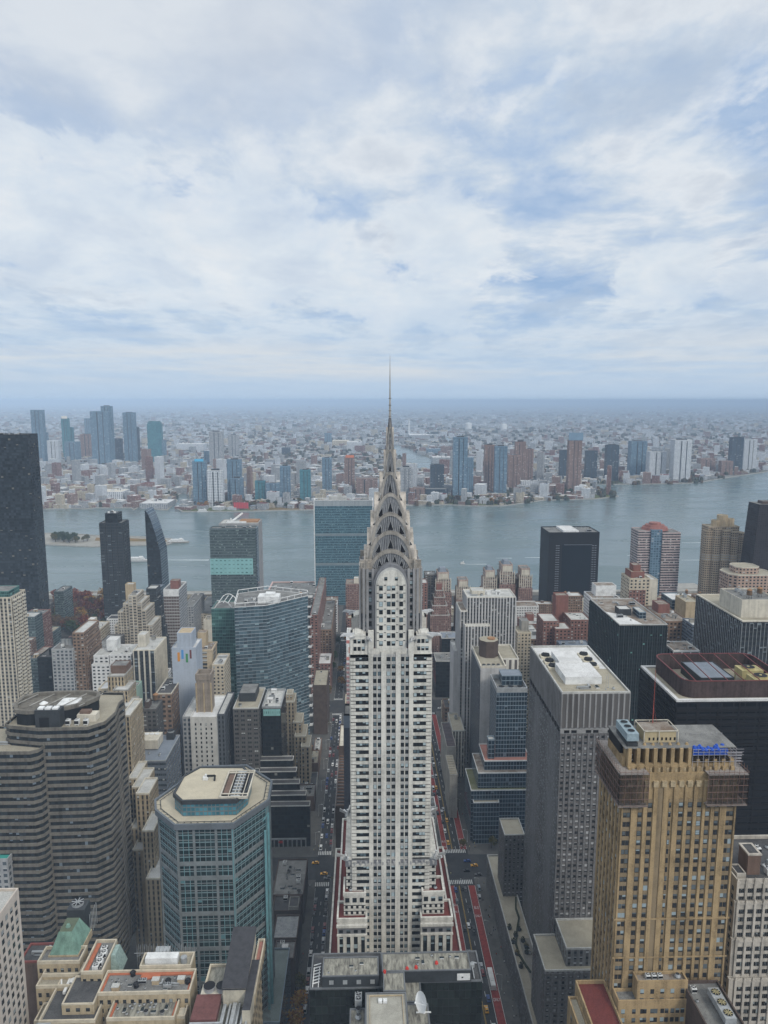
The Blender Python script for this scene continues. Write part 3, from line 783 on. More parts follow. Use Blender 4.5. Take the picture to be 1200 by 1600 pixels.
    # ---- steel eagles at the 61st floor, winged radiator caps at the 31st
    def eagle(x, y, z, ang):
        e = MB(); c_, s_ = cos(ang), sin(ang)
        def T(l, w_, h): return (x+l*c_-w_*s_, y+l*s_+w_*c_, z+h)
        secs = [(-1.2, .75, -.9, .7), (.6, .8, -.7, .9), (2.0, .62, -.1, .9), (3.0, .55, .1, 1.0), (3.9, .35, .1, .7), (4.5, .12, -.25, .1)]
        lp = [[T(l, -w_, a), T(l, w_, a), T(l, w_*.7, b_), T(l, -w_*.7, b_)] for l, w_, a, b_ in secs]
        for i in range(len(lp)-1):
            for q in range(4): j = (q+1) % 4; e.quad([lp[i][q], lp[i][j], lp[i+1][j], lp[i+1][q]][::-1], 0)
        e.quad(lp[0], 0); e.quad(lp[-1][::-1], 0)
        for sg in (-1, 1):
            e.bar(T(-.8, sg*.8, -.2), T(1.4, sg*1.15, -.5), .5, 0); e.bar(T(2.6, sg*.5, .5), T(3.2, sg*.6, .7), .25, 0)
        e.build('eagle', [cap], R)
    for sx in (-1, 1):
        for sy in (-1, 1):
            x, y = CX+sx*(HW-.4), CY+sy*(HW-.4)
            eagle(x-sx*.2, y, 219.6, math.atan2(sy*.35, sx)); eagle(x-sx*5.8, y, 218.6, math.atan2(sy, -sx*.35))
    for sx in (-1, 1):
        for sy in (-1, 1):
            x, y = (L0 if sx < 0 else L1), (257.4 if sy < 0 else 286.6); e = MB()
            e.cyl(x, y, 131.2, 132.2, 1.2, 1.2, 12); e.cyl(x, y, 132.2, 133.6, .9, .5, 12); e.cyl(x, y, 133.6, 134.3, .3, .5, 10)
            for (vx, vy) in ((sx*1.0, sy*.25), (-sx*.25, sy*1.0)):
                p = Vector((x, y, 132.6))
                for q in range(3):
                    e.bar(p+Vector((vx, vy, .2*q))*.6, p+Vector((vx*3.4, vy*3.4, .7+.45*q)), .42, 0)
            e.bar((x, y, 132.0), (x+sx*1.9, y+sy*1.9, 132.9), .9, 0)
            e.build('radiator_cap', [cap], R)
            # white curved ribs running along the ledge
    put_windows(R, panes, win)
    inst(P['vent'], R, at(548, 1385, 258)[0], 257, 118.2); inst(P['vent'], R, at(680, 1385, 258)[0], 257.5, 118.2)
deco_tower()
# ------------------------------------------------------------------ ground, water, streets
def sheet(name, poly, z, mat, kind='structure', holes=None):
    from mathutils.geometry import tessellate_polygon
    tr = tessellate_polygon([[Vector((x, y, 0)) for x, y in poly]]); fs = []
    for t in tr:
        a, b, c = (Vector(poly[i]) for i in t); fs.append(tuple(t) if (b-a).cross(c-a) > 0 else tuple(reversed(t)))
    me = bpy.data.meshes.new(name); me.from_pydata([(x, y, z) for x, y in poly], [], fs); me.materials.append(mat); me.uv_layers.new(name='UVMap'); me.update()
    o = bpy.data.objects.new(name, me); COL.objects.link(o)
    if kind: o['kind'] = kind
    return o
def land_mat():
    m, nt = _mat('far city ground'); b = _b(nt)
    big = _noise(nt, .0007, 5, .6); mid = _noise(nt, .006, 5, .7); fine = _noise(nt, .035, 3, .8)
    c1 = _ramp(nt, mid, [(.36, (.07, .075, .05)), (.47, (.12, .115, .10)), (.56, (.20, .19, .18)), (.70, (.38, .38, .38))])
    c2 = _mix(nt, _ramp(nt, big, [(.42, .0), (.58, .75)]), c1, (.085, .085, .06))
    c3 = _mix(nt, 1.0, c2, _ramp(nt, fine, [(.35, .55), (.65, 1.35)]), 'MULTIPLY')
    nt.links.new(c3, b.inputs['Base Color']); b.inputs['Roughness'].default_value = .95; return m
def water_mat():
    m, nt = _mat('river water'); b = _b(nt)
    n1 = _noise(nt, .004, 4, .6, (1, .35, 1)); col = _mix(nt, _ramp(nt, n1, [(.35, 0.0), (.7, 1.0)]), (.085, .130, .135), (.125, .165, .165))
    nt.links.new(col, b.inputs['Base Color']); nt.links.new(_ramp(nt, _noise(nt, .009, 5, .6, (.25, 1, 1), dist=.8), [(.38, .14), (.62, .34)]), b.inputs['Roughness']); b.inputs['IOR'].default_value = 1.33
    w = _noise(nt, .22, 5, .7, (1, .6, 1)); w2 = _noise(nt, .02, 3, .6, (1, .5, 1))
    bp = nt.nodes.new('ShaderNodeBump'); bp.inputs['Strength'].default_value = .55; bp.inputs['Distance'].default_value = .7
    nt.links.new(_m(nt, 'ADD', w, _m(nt, 'MULTIPLY', w2, .8)), bp.inputs['Height']); nt.links.new(bp.outputs[0], b.inputs['Normal'])
    return m
asphalt = roofmat('asphalt', (.042, .044, .048), (.07, .07, .07), .25, .6)
pave = roofmat('pavement concrete', (.12, .118, .112), (.07, .07, .068), .4, .7)
cityfloor = roofmat('block interior', (.10, .10, .10), (.06, .06, .06), .2, .7)
paint = plain('road paint', (.62, .62, .60), .7, .35, 1.5)
redlane = plain('red lane paint', (.27, .052, .045), .8, .35, .6)
ylane = plain('yellow road paint', (.55, .36, .07), .7, .3, 1.0)
G = 150000
sheet('ground', [(-G, -2000), (G, -2000), (G, G), (-G, G)], -.3, land_mat())
sheet('city_floor', [(-3000, -400), (3000, -400), (3000, 1152), (-3000, 1152)], -.2, cityfloor)
# river: near bank, then the far bank traced from the photograph on to the water plane
far_px = [(1500, 725), (1290, 731), (1200, 737), (1160, 743), (1110, 751), (1090, 755), (1000, 757), (940, 757), (920, 756), (918, 762), (950, 768), (966, 776), (930, 780), (850, 782),
          (800, 789), (780, 791), (740, 791), (700, 789), (640, 790), (560, 794), (487, 797), (400, 799), (330, 800), (285, 800), (278, 796), (300, 788), (302, 775), (285, 771), (270, 775), (277, 783),
          (262, 797), (250, 797), (236, 795), (217, 793), (209, 797), (204, 794), (150, 794), (132, 796), (110, 795), (72, 796), (0, 800), (-300, 812)]
far = [W(x, y, 0) for x, y in far_px]
near = [(-2600, 1150), (-620, 1152), (-380, 1158), (-300, 1150), (60, 1150), (400, 1140), (700, 1160), (2600, 1150)]
river = sheet('river', near+far, -.1, water_mat())
creek = [W(x, y, 0) for x, y in [(611, 697), (622, 696), (640, 702), (662, 713), (690, 722), (712, 726), (760, 728), (790, 729), (790, 734), (740, 736), (700, 740), (668, 738), (640, 727), (622, 712)]]
sheet('creek_water', creek, -.08, bpy.data.materials['river water'])
creek2 = [W(x, y, 0) for x, y in [(690, 684), (700, 683), (712, 689), (712, 693), (704, 692), (696, 688)]]
sheet('creek_bend', creek2, -.08, bpy.data.materials['river water'])
# seawalls
def seawall(pts, name='seawall', w=3.5, h=2.2, mat=None):
    b = MB()
    for a, c in zip(pts, pts[1:]):
        d = Vector(c)-Vector(a); L = d.length
        if L < 1: continue
        nr = Vector((-d.y, d.x))/L*w/2; p = [Vector(a)-nr, Vector(c)-nr, Vector(c)+nr, Vector(a)+nr]
        b.prism([tuple(q) for q in p], -.3, h, 0, 0, 0, 0)
    o = b.build(name, [mat or M['concrete']]); o['kind'] = 'structure'; return o
seawall(near[1:-1]); seawall(far[2:-2])
# streets (the grid runs along +Y; avenues along X)
A3 = (432, 456); A2 = (688, 716); A1 = (912, 934); LEX = (226, 244)
streets = [(-32.5, -23), (52, 69), (-117, -106), (-198, -187), (-280, -269), (126, 137), (207, 218), (290, 301), (-362, -351), (372, 383), (454, 465)]
for x0, x1 in streets: o = sheet('road', [(x0, -100), (x1, -100), (x1, 1120), (x0, 1120)], -.10 if x0 not in (0,) else 0, asphalt)
for y0, y1 in (A3, A2, A1, LEX): sheet('avenue', [(-700, y0), (800, y0), (800, y1), (-700, y1)], -.09, asphalt)
# pavements with kerbs, block by block
avs = [(-100, LEX[0]), (LEX[1], A3[0]), (A3[1], A2[0]), (A2[1], A1[0]), (A1[1], 1120)]
xs = sorted(streets)
xs = [(-444, -433)]+xs+[(536, 547)]
pv = MB()
for (a, b_), (c, d) in zip(xs, xs[1:]):
    for (y0, y1) in avs: pv.box(b_, c, y0, y1, -.15, .0, 0)
o = pv.build('pavement', [pave]); o['kind'] = 'structure'
# 42nd street: red bus lanes, yellow centre line, white edges, crossings
def strip(name, x0, x1, y0, y1, mat, z=-.08): return sheet(name, [(x0, y0), (x1, y0), (x1, y1), (x0, y1)], z, mat)
segs = [(246, 424), (462, 680), (722, 905)]
for y0, y1 in segs:
    for x0, x1 in ((52.3, 55.4), (64.6, 68.6)): strip('bus_lane', x0, x1, y0, y1, redlane)
    mk = MB()
    for x in (55.5, 64.3, 68.7, 52.1): mk.quad([(x-.12, y0, -.07), (x+.12, y0, -.07), (x+.12, y1, -.07), (x-.12, y1, -.07)])
    for k in range(int((y1-y0)/9)): mk.quad([(61.1, y0+k*9, -.07), (61.35, y0+k*9, -.07), (61.35, y0+k*9+3.5, -.07), (61.1, y0+k*9+3.5, -.07)])
    o = mk.build('lane_marking', [paint]); o['kind'] = 'structure'
    mk = MB()
    for x in (58.5, 58.9): mk.quad([(x-.08, y0, -.07), (x+.08, y0, -.07), (x+.08, y1, -.07), (x-.08, y1, -.07)])
    o = mk.build('centre_line', [ylane]); o['kind'] = 'structure'
    mk = MB()
    for k in range(int((y1-y0)/9)): mk.quad([(-28.0, y0+k*9, -.07), (-27.8, y0+k*9, -.07), (-27.8, y0+k*9+3, -.07), (-28.0, y0+k*9+3, -.07)])
    for x in (-32.2, -23.4):
        mk.quad([(x-.07, y0, -.07), (x+.07, y0, -.07), (x+.07, y1, -.07), (x-.07, y1, -.07)])
    o = mk.build('lane_marking', [paint]); o['kind'] = 'structure'
def crossing(x0, x1, y0, y1, along='x'):
    mk = MB()
    if along == 'x':
        n = int((x1-x0)/1.15)
        for k in range(n): x = x0+k*1.15; mk.quad([(x, y0, -.065), (x+.6, y0, -.065), (x+.6, y1, -.065), (x, y1, -.065)])
    else:
        n = int((y1-y0)/1.15)
        for k in range(n): y = y0+k*1.15; mk.quad([(x0, y, -.065), (x1, y, -.065), (x1, y+.6, -.065), (x0, y+.6, -.065)])
    o = mk.build('crosswalk', [paint]); o['kind'] = 'structure'
for (x0, x1) in ((-32.5, -23), (52, 69)):
    for (a0, a1) in (A3, A2, A1, LEX):
        crossing(x0, x1, a0-6.5, a0-2.5); crossing(x0, x1, a1+2, a1+6)
def lettering(txt, x, y, size, mat=paint, z=-.055):
    c = bpy.data.curves.new('lettering', 'FONT'); c.body = txt; c.size = size; c.align_x = 'CENTER'; c.space_line = .9
    o = bpy.data.objects.new('road_lettering', c); COL.objects.link(o); o.location = (x, y, z); o.scale = (1, 2.2, 1); c.materials.append(mat); o['kind'] = 'structure'; return o
for y in (402, 472, 560, 340): lettering('BUS', 66.6, y, 1.7); lettering('ONLY', 66.6, y-7, 1.35)
for y in (470, 405): lettering('BUS', 53.85, y, 1.5); lettering('ONLY', 53.85, y-6, 1.2)

# ------------------------------------------------------------------ island in the river
isl = [W(x, y, 0) for x, y in [(60, 851), (140, 855), (200, 853), (262, 852), (272, 847), (268, 843), (230, 840), (150, 838), (130, 836), (78, 834), (20, 836)]]
g_aut = roofmat('autumn lawn', (.22, .13, .05), (.12, .11, .045), .08, .9)
g_green = roofmat('lawn', (.085, .12, .04), (.14, .12, .05), .08, .8)
sheet('island_ground', isl, .6, roofmat('island paving', (.33, .32, .29), (.22, .2, .16), .05, .7))
sheet('island_lawn', [W(x, y, .6) for x, y in [(148, 845), (200, 846), (262, 846), (258, 843), (200, 841), (150, 840)]], .7, g_aut)
seawall(isl+[isl[0]], 'seawall', 3, 2.5)
# ------------------------------------------------------------------ facade palettes
F = {}
F['bronze'] = facade('bronze curtain wall', (.022, .026, .03), (.010, .014, .018), .90, .80, g2=(.05, .065, .08), mull=2, var=.8, blind=.03, blindc=(.16, .15, .12), amt=.2, rough=.06, spec=.22)
F['black'] = facade('black curtain wall', (.016, .018, .02), (.008, .010, .012), .84, .7, g2=(.03, .04, .05), var=.6, blind=.02, blindc=(.2, .2, .18), amt=.3, rough=.08, spec=.22)
F['black_v'] = facade('black ribbed wall', (.035, .045, .05), (.010, .014, .016), .72, .6, span=(.018, .022, .025), g2=(.03, .05, .055), blind=.03, blindc=(.20, .42, .38), amt=.2, rough=.08, spec=.22)
F['black_band'] = facade('black banded wall', (.020, .021, .025), (.007, .009, .012), 1, .52, mull=1, g2=(.025, .03, .04), blind=.02, amt=.3, spec=.22)
F['dark_grid'] = facade('dark metal grid wall', (.05, .055, .06), (.012, .016, .02), .8, .62, g2=(.07, .09, .11), mull=2, blind=.22, blindc=(.22, .26, .28), amt=.3)
F['blue_glass'] = facade('blue glass wall', (.17, .23, .27), (.020, .042, .058), .93, .86, g2=(.10, .17, .21), mull=3, mh=1, var=.9, blind=.05, blindc=(.25, .36, .40), amt=.15, rough=.05, wrough=.4, relief=.12)
F['navy_glass'] = facade('navy glass wall', (.20, .25, .29), (.012, .022, .036), .90, .84, g2=(.03, .06, .09), var=.8, blind=.03, blindc=(.12, .16, .2), amt=.15, rough=.07, relief=.12)
F['green_glass'] = facade('green glass wall', (.10, .20, .19), (.015, .05, .05), .90, .80, g2=(.06, .16, .15), mull=2, var=.9, blind=.05, blindc=(.15, .30, .28), amt=.15, rough=.06, relief=.12)
F['un_glass'] = facade('teal ribbon glass', (.10, .18, .22), (.018, .042, .060), 1, .62, mull=3, g2=(.06, .14, .18), var=1.0, blind=.16, blindc=(.16, .27, .30), amt=.15, rough=.08, relief=.1)
F['slab_glass'] = facade('grey green glass', (.10, .13, .14), (.025, .042, .045), 1, .60, mull=2, g2=(.09, .13, .13), var=.8, blind=.15, blindc=(.2, .26, .25), amt=.2, relief=.1)
F['aqua_band'] = facade('pale aqua glass band', (.22, .42, .42), (.10, .25, .25), .5, .35, g2=(.25, .45, .44), var=.8, blind=0, amt=.15, relief=.1)
F['tan'] = facade('tan brick windows', (.47, .385, .27), ww=.42, wh=.55, span=(.34, .28, .20), blind=.28)
F['buff'] = facade('buff brick windows', (.50, .44, .34), ww=.46, wh=.5, blind=.25)
F['beige_apt'] = facade('beige apartment wall', (.46, .41, .33), ww=.62, wh=.5, span=(.40, .35, .28), blind=.2, mull=2)
F['balcony'] = facade('balconied beige wall', (.52, .47, .38), (.03, .035, .04), ww=.55, wh=.48, span=(.27, .25, .21), blind=.15)
F['brown'] = facade('brown brick windows', (.20, .135, .105), ww=.42, wh=.5, blind=.3, amt=.35)
F['red'] = facade('red brick windows', (.225, .125, .105), ww=.45, wh=.48, blind=.3, amt=.35)
F['tudor'] = facade('tudor brick windows', (.24, .155, .135), ww=.36, wh=.5, blind=.35, blindc=(.4, .38, .35), amt=.45)
F['white_apt'] = facade('white brick apartments', (.62, .62, .61), ww=.5, wh=.44, blind=.2, amt=.2)
F['white_blank'] = plain('blank white brick', (.50, .50, .50), .8, .28, .08, streak=True)
F['paleblue'] = plain('pale blue cladding', (.40, .45, .52), .6, .2, .05, streak=True)
F['grey_dark'] = facade('dark grey brick', (.12, .115, .11), ww=.55, wh=.45, blind=.2, amt=.35, mull=2)
F['dark_side'] = facade('dark ribbed side', (.10, .11, .125), ww=.45, wh=.55, span=(.08, .09, .10), blind=.06, amt=.3)
F['grey_blue'] = facade('grey blue metal wall', (.14, .165, .20), (.02, .028, .036), 1, .42, mull=3, g2=(.08, .11, .14), blind=.1, amt=.25)
F['concrete_band'] = facade('weathered concrete bands', (.20, .185, .155), (.010, .013, .016), 1, .50, mull=1, g2=(.05, .06, .065), blind=.06, amt=.35, relief=.5)
F['cream_strip'] = facade('cream vertical piers', (.60, .58, .52), ww=.46, wh=.6, span=(.12, .11, .105), blind=.2, amt=.25)
F['mesh_grey'] = facade('pressed metal panels', (.20, .205, .21), ww=.44, wh=.44, span=(.12, .12, .12), blind=.5, blindc=(.40, .42, .44), amt=.35)
F['mesh_blank'] = facade('ribbed metal panels', (.15, .14, .14), (.10, .095, .092), .5, 1, var=.2, blind=0, rough=.6, amt=.35, relief=.3)
F['striped'] = facade('striped brown tower', (.34, .33, .32), (.10, .065, .055), 1, .58, mull=1, g2=(.14, .10, .09), blind=0, rough=.5, amt=.25)
F['pinkstripe'] = facade('pink and glass stripes', (.46, .38, .37), (.02, .03, .038), 1, .52, mull=2, g2=(.05, .07, .08), blind=.1, amt=.2)
F['corinth'] = facade('tan curved bays', (.36, .29, .21), (.03, .03, .032), .62, .46, g2=(.12, .11, .10), blind=.2, amt=.25)
F['terra'] = facade('brown terraced wall', (.24, .165, .12), (.03, .03, .03), .55, .5, blind=.25, amt=.35)
F['whiteframe'] = facade('white framed glass', (.55, .56, .56), (.02, .03, .035), .86, .86, g2=(.06, .08, .09), blind=.1)
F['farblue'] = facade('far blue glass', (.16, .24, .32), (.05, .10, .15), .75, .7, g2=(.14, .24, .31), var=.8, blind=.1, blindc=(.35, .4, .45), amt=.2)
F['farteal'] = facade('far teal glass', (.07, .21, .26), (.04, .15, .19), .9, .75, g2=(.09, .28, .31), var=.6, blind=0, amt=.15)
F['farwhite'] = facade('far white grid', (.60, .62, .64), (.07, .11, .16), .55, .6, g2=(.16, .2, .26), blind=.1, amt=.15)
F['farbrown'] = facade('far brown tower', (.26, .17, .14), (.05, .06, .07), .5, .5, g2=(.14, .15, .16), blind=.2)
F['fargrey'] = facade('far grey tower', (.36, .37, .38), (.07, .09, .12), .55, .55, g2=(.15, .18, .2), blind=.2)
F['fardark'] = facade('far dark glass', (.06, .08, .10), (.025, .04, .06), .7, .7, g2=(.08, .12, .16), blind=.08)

def simple(name, label, px, wall, roof, H=None, cat='building', seed=1, n=6, kinds=None, bay=3.4, fh=3.0, par=.9, trim=None, pents=(), dx=0, lip=0.0, group=None):
    """px = (xl, xr, ytop, Y, depth or None, yback)"""
    xl, xr, yt, Y, dep = px[:5]; yb = px[5] if len(px) > 5 else None
    rect, z = RC(xl, xr, yt, Y, dep, yb)
    B = Bld(name, label, cat, group=group); B.block(rect, 0, z, wall, roof, par, bay=bay, fh=fh, trim=trim, lip=lip)
    x0, x1, y0, y1 = rect; w, d = x1-x0, y1-y0; keep = []
    for (fx0, fx1, fy0, fy1, h, wm, rm) in pents:
        r = (x0+w*fx0, x0+w*fx1, y0+d*fy0, y0+d*fy1); B.pent(r, z, h, wm, rm)
        cx, cy = (r[0]+r[1])/2, (r[2]+r[3])/2; keep.append((cx, cy, max(r[1]-r[0], r[3]-r[2])*.6))
    kit(B.root, (x0+1, x1-1, y0+1, y1-1), z, seed, n, kinds or ('ac', 'vent', 'duct', 'ac1', 'vent', 'sky', 'bulk_grey'), keep)
    B.done(); B.rect = rect; B.z = z
    return B

# ================================================================== north side (towards the top of the island)
# dark bronze residential tower by the river
B = simple('skyscraper', 'tallest dark bronze glass tower, flat topped, beside the red autumn trees', (-62, 43, 680, 880, 27), F['bronze'], M['grey_roof'], cat='skyscraper', seed=3, n=9, bay=2.9, fh=3.4, kinds=('mast', 'ac', 'duct', 'fan', 'bulk_grey'))
# cream balconied tower at the edge
B = Bld('apartment_tower', 'cream apartment tower with stacks of balconies and a green glass penthouse', 'apartment tower')
rc, z = RC(-40, 17, 935, 555, 24); B.block(rc, 0, z, F['balcony'], M['grey_roof'], bay=3.2, fh=2.9); B.pent((rc[0]+2, rc[1]-3, rc[2]+3, rc[3]-3), z, 4.5, F['green_glass'], M['grey_roof'])
b = MB()
for k in range(int(z/2.9)-1):
    for q in range(3): b.box(rc[1]+.01, rc[1]+1.5, rc[2]+2+q*7.5, rc[2]+6.5+q*7.5, z-3-k*2.9, z-1.9-k*2.9, 0)
B.part('balcony', b, [M['cream']])['kind'] = 'stuff'
B.done()
simple('office_block', 'squat black glass block with louvred plant on its roof, beside the terraced brown block', (58, 111, 1028, 640, 26), F['black'], M['black_roof'], seed=5, n=3, pents=((.25, .7, .3, .75, 5, F['black'], M['dark_metal']),), bay=3, fh=3.3)
# gridded dark tower with raised crown
B = Bld('apartment_tower', 'slender dark gridded tower with pale balconies rising in front of the river island', 'apartment tower')
rc, z = RC(155, 190, 818, 905, 26); B.block(rc, 0, z, F['dark_grid'], M['grey_roof'], bay=4.6, fh=3.6)
B.piers(rc, 40, z, 6.4, M['dark_metal'], .8, .7, 3.6, .5, .3, faces=(0, 1))
w = rc[1]-rc[0]; B.pent((rc[0]+w*.25, rc[0]+w*.80, rc[2]+2, rc[3]-6), z, 12, F['black'], M['dark_metal']); kit(B.root, (rc[0]+w*.3, rc[0]+w*.75, rc[2]+3, rc[3]-7), z+12, 4, 4, ('ac1', 'vent', 'mast')); B.done()
# thin blade tower with curved top
B = Bld('apartment_tower', 'thin dark glass blade tower with a curved sloping top', 'apartment tower')
Yb = 872; x0 = at(226, 797, Yb)[0]; x1 = at(250, 850, Yb)[0]; zt = at(228, 797, Yb)[1]; zs = at(250, 862, Yb)[1]
b = MB(); n = 12; prof = [(x0, 0)]
for i in range(n+1):
    t = i/n; prof.append((x0+(x1-x0)*(t**.85 if t < 1 else 1), zt-(zt-zs)*(t**1.3)))
prof.append((x1+1.5, 0))
dp = 30
cut = at(240, 800, Yb)[0]
f = [(x, Yb, z_) for x, z_ in prof]; k_ = [(x, Yb+dp, z_) for x, z_ in prof]
b.quad(f, 0, [(100+(x-x0)/2.6, 100+z_/3.4) for x, z_ in prof]); b.quad(k_[::-1], 0)
for i in range(len(prof)):
    j = (i+1) % len(prof); L = math.dist(prof[i], prof[j])
    b.quad([f[j], f[i], k_[i], k_[j]][::-1], 1, [(100, 100), (100, 100+L/3.4), (110, 100+L/3.4), (110, 100)])
B.start([(x0, Yb), (x1, Yb), (x1, Yb+dp), (x0, Yb+dp)]); FOOT.append((x0, x1, Yb, Yb+dp)); B.part('wall', b, [F['bronze'], F['navy_glass']])
b = MB(); q, _z = at(233, 916, Yb-9); q2 = at(252, 905, Yb-9)[0]; b.box(q, q2, Yb-12, Yb-.1, 0, _z, 0, 1, 3, 3.4); B.part('podium', b, [F['navy_glass'], M['blue_roof']]); B.done()
# brown and white striped tower with brick penthouse
B = Bld('apartment_tower', 'brown and white striped slab tower with a red brick rooftop house', 'apartment tower')
rc, z = RC(255, 279, 922, 800, 36); B.block(rc, 0, z-7, F['striped'], M['grey_roof'], par=0, bay=3, fh=3.5); B.block(rc, z-7, z, M['white_paint'], M['grey_roof'], foot=False, bay=0, fh=0)
w = rc[1]-rc[0]; b = MB(); b.prism([(rc[1]+.05, rc[2]+.4), (rc[1]+.35, rc[2]+.4), (rc[1]+.35, rc[3]), (rc[1]+.05, rc[3])], 0, z-.2, 0, 0, 3.2, 3.2); B.part('side_wall', b, [F['fargrey']])
B.pent((rc[0]+w*.4, rc[0]+w*.95, rc[2]+5, rc[2]+14), z, 9, M['red_brick'], M['brown_roof']); kit(B.root, (rc[0]+1, rc[1]-1, rc[2]+15, rc[3]-1), z, 2, 3); B.done()
# stepped beige tower
B = Bld('apartment_tower', 'stepped beige masonry tower with terraces falling away on both sides of its central slab', 'apartment tower')
Yt = 755
for (xl, xr, yt, y0, dp) in ((200, 213, 932, Yt, 26), (192, 200.3, 944, Yt+2, 24), (213, 221, 943, Yt+1, 30), (184, 192.2, 957, Yt, 22), (221, 228, 955, Yt, 32), (179, 184.2, 978, Yt-1, 22), (228, 238, 978, Yt-1, 34)):
    a, z = at(xl, yt, y0); c_ = at(xr, yt, y0)[0]; B.block((a, c_, y0, y0+dp), 0, z, F['beige_apt'], M['pale_roof'], bay=3.6, fh=3.1)
a, z = at(191, 931, Yt+14); c_ = at(204, 931, Yt+14)[0]; B.block((a, c_, Yt+25, Yt+34), 0, z+9, M['tan_brick'], M['pale_roof'], bay=0, fh=0)
# long side with stepping glass terraces
for i in range(7):
    a, z = at(222+i*2.2, 935+i*15, Yt+20); B.block((a, a+11+i*1.0, Yt+35.5+i*.1, Yt+52-i*2), 0, z+6, F['dark_grid'], M['pale_roof'], bay=3, fh=3)
kit(B.root, (at(200, 932, Yt)[0]+1, at(213, 932, Yt)[0]-1, Yt+2, Yt+22), at(200, 932, Yt)[1], 6, 4); B.done()
simple('office_building', 'low green glass building with a flat roof between the bronze tower and the autumn trees', (84, 99, 925, 960, 30), F['slab_glass'], M['grey_roof'], seed=8, n=3)
simple('apartment_block', 'small cream block with a domed rooftop house in front of the autumn trees', (126, 157, 984, 765, 28), F['buff'], M['pale_roof'], seed=9, n=4, pents=((.2, .52, .4, .7, 8, M['cream'], M['white_roof']),))
simple('apartment_block', 'long low grey brown block with terraces, just below the small cream block', (141, 168, 1018, 700, 52), F['grey_dark'], M['grey_roof'], seed=10, n=5)
# brown terraced block with round white tanks
B = Bld('apartment_block', 'brown terraced block with round white water tanks and a pale glass front', 'apartment block')
rc, z = RC(80, 113, 1012, 600, 24); B.block(rc, 0, z-2, F['fargrey'], M['grey_roof'], bay=3.6, fh=3)
for i in range(5):
    a, z1 = at(113+i*4.2, 990+i*15, 604+i*2); B.block((a, a+9.5, 604+i*1.5, 640-i*.5), 0, z1, F['terra'], M['pale_roof'], bay=3, fh=3)
for i, (x, y) in enumerate(((98, 985), (104, 981), (110, 985))):
    a, z1 = at(x, y+9, 614); q = inst(P['fan'], B.root, a, 614, z-2, (1.6, 1.6, 3.6))
kit(B.root, (rc[0]+1, rc[1]-1, rc[2]+1, rc[3]-8), z-2, 12, 6); B.done()
# white stepped apartment house
B = Bld('apartment_block', 'white brick apartment house with stepped wings and a white penthouse', 'apartment block')
for (xl, xr, yt, y0, dp) in ((143, 172, 1040, 598, 22), (146, 170, 1026, 602, 18), (171, 205, 1024, 600, 26), (172, 205, 1036, 597, 4)):
    a, z = at(xl, yt, y0); c_ = at(xr, yt, y0)[0]; B.block((a, c_, y0, y0+dp), 0, z, F['white_apt'], M['pale_roof'], bay=3.8, fh=2.95)
a, z = at(167, 1018, 612); c_ = at(183, 1018, 612)[0]; B.pent((a, c_, 612, 622), at(171, 1024, 600)[1], 9, M['white_paint'], M['white_roof']); kit(B.root, (at(186, 1024, 600)[0], at(203, 1024, 600)[0], 602, 624), at(180, 1024, 600)[1], 4, 5, ('ac1', 'vent', 'duct', 'ac')); B.done()
# beige and glass apartment block
B = simple('apartment_block', 'beige block with full width glass balconies between four piers and a tan rooftop house', (208, 242, 1017, 588, 34), F['dark_grid'], M['pale_roof'], seed=21, n=4, bay=5.5, fh=2.9, pents=((.05, .42, .3, .62, 10, M['cream'], M['pale_roof']),), trim=M['cream'])
b = MB(); x0, x1, y0, y1 = B.rect
for k in range(5): c = x0+(x1-x0)*k/4; b.box(max(x0, c-.6), min(x1+.01, c+.6), y0-.9, y0-.02, 0, B.z+.9, 0)
for k in range(12): c = y0+1.2+(y1-y0-2.4)*k/11; b.box(x1+.02, x1+.8, c-.55, c+.55, 0, B.z+.9, 0)
for k in range(int(B.z/2.9)): b.box(x1+.02, x1+.4, y0, y1, B.z-1.6-k*2.9, B.z-.6-k*2.9, 0)
b.build('facade_frame', [M['cream']], B.root)
# pale blue blank tower with four coloured bars
B = Bld('tower', 'pale blank tower marked with orange, blue, green and maroon bars', 'tower')
rc, z = RC(268, 306, 1013, 520, 20); B.block(rc, 0, z, F['paleblue'], M['white_roof'], bay=0, fh=0, par=.6)
w = rc[1]-rc[0]; a = at(276, 990, 520)[0]; c_ = at(299, 990, 520)[0]; z2 = at(288, 990, 520)[1]; B.block((a, c_, 520.2, 534), z-.5, z2, F['paleblue'], M['tan_brick'], foot=False, bay=0, fh=0, par=.4)
for (xa, xb, ya, yb, col, nm) in ((277, 281.4, 1019.5, 1033.5, (.62, .27, .05), 'orange bar'), (283, 287.2, 1015.5, 1029.5, (.10, .30, .60), 'blue bar'), (290, 294, 1021.5, 1035, (.07, .26, .11), 'green bar'), (296, 299.6, 1015.5, 1029, (.16, .06, .06), 'maroon bar')):
    b = MB(); x0, z1 = at(xa, ya, 519.9); x1, z0 = at(xb, yb, 519.9); b.box(x0, x1, 519.88, 519.99, z0, z1); B.part('painted_bar', b, [plain(nm, col, .7, .1)], nm)
kit(B.root, (rc[0]+.6, rc[1]-.6, rc[2]+14.6, rc[3]-.5), z, 3, 3, ('vent', 'ac1')); B.done()
simple('apartment_tower', 'tan brick tower with gold cornice and busy roof behind the pale blank tower', (304, 331, 1017, 575, 20), F['tan'], M['brown_roof'], seed=31, n=5, kinds=('bulk_tan', 'ac1', 'vent', 'duct'), bay=30, fh=3.2, pents=((.05, .55, .45, .85, 12, M['tan_brick'], M['brown_roof']),), lip=.5)
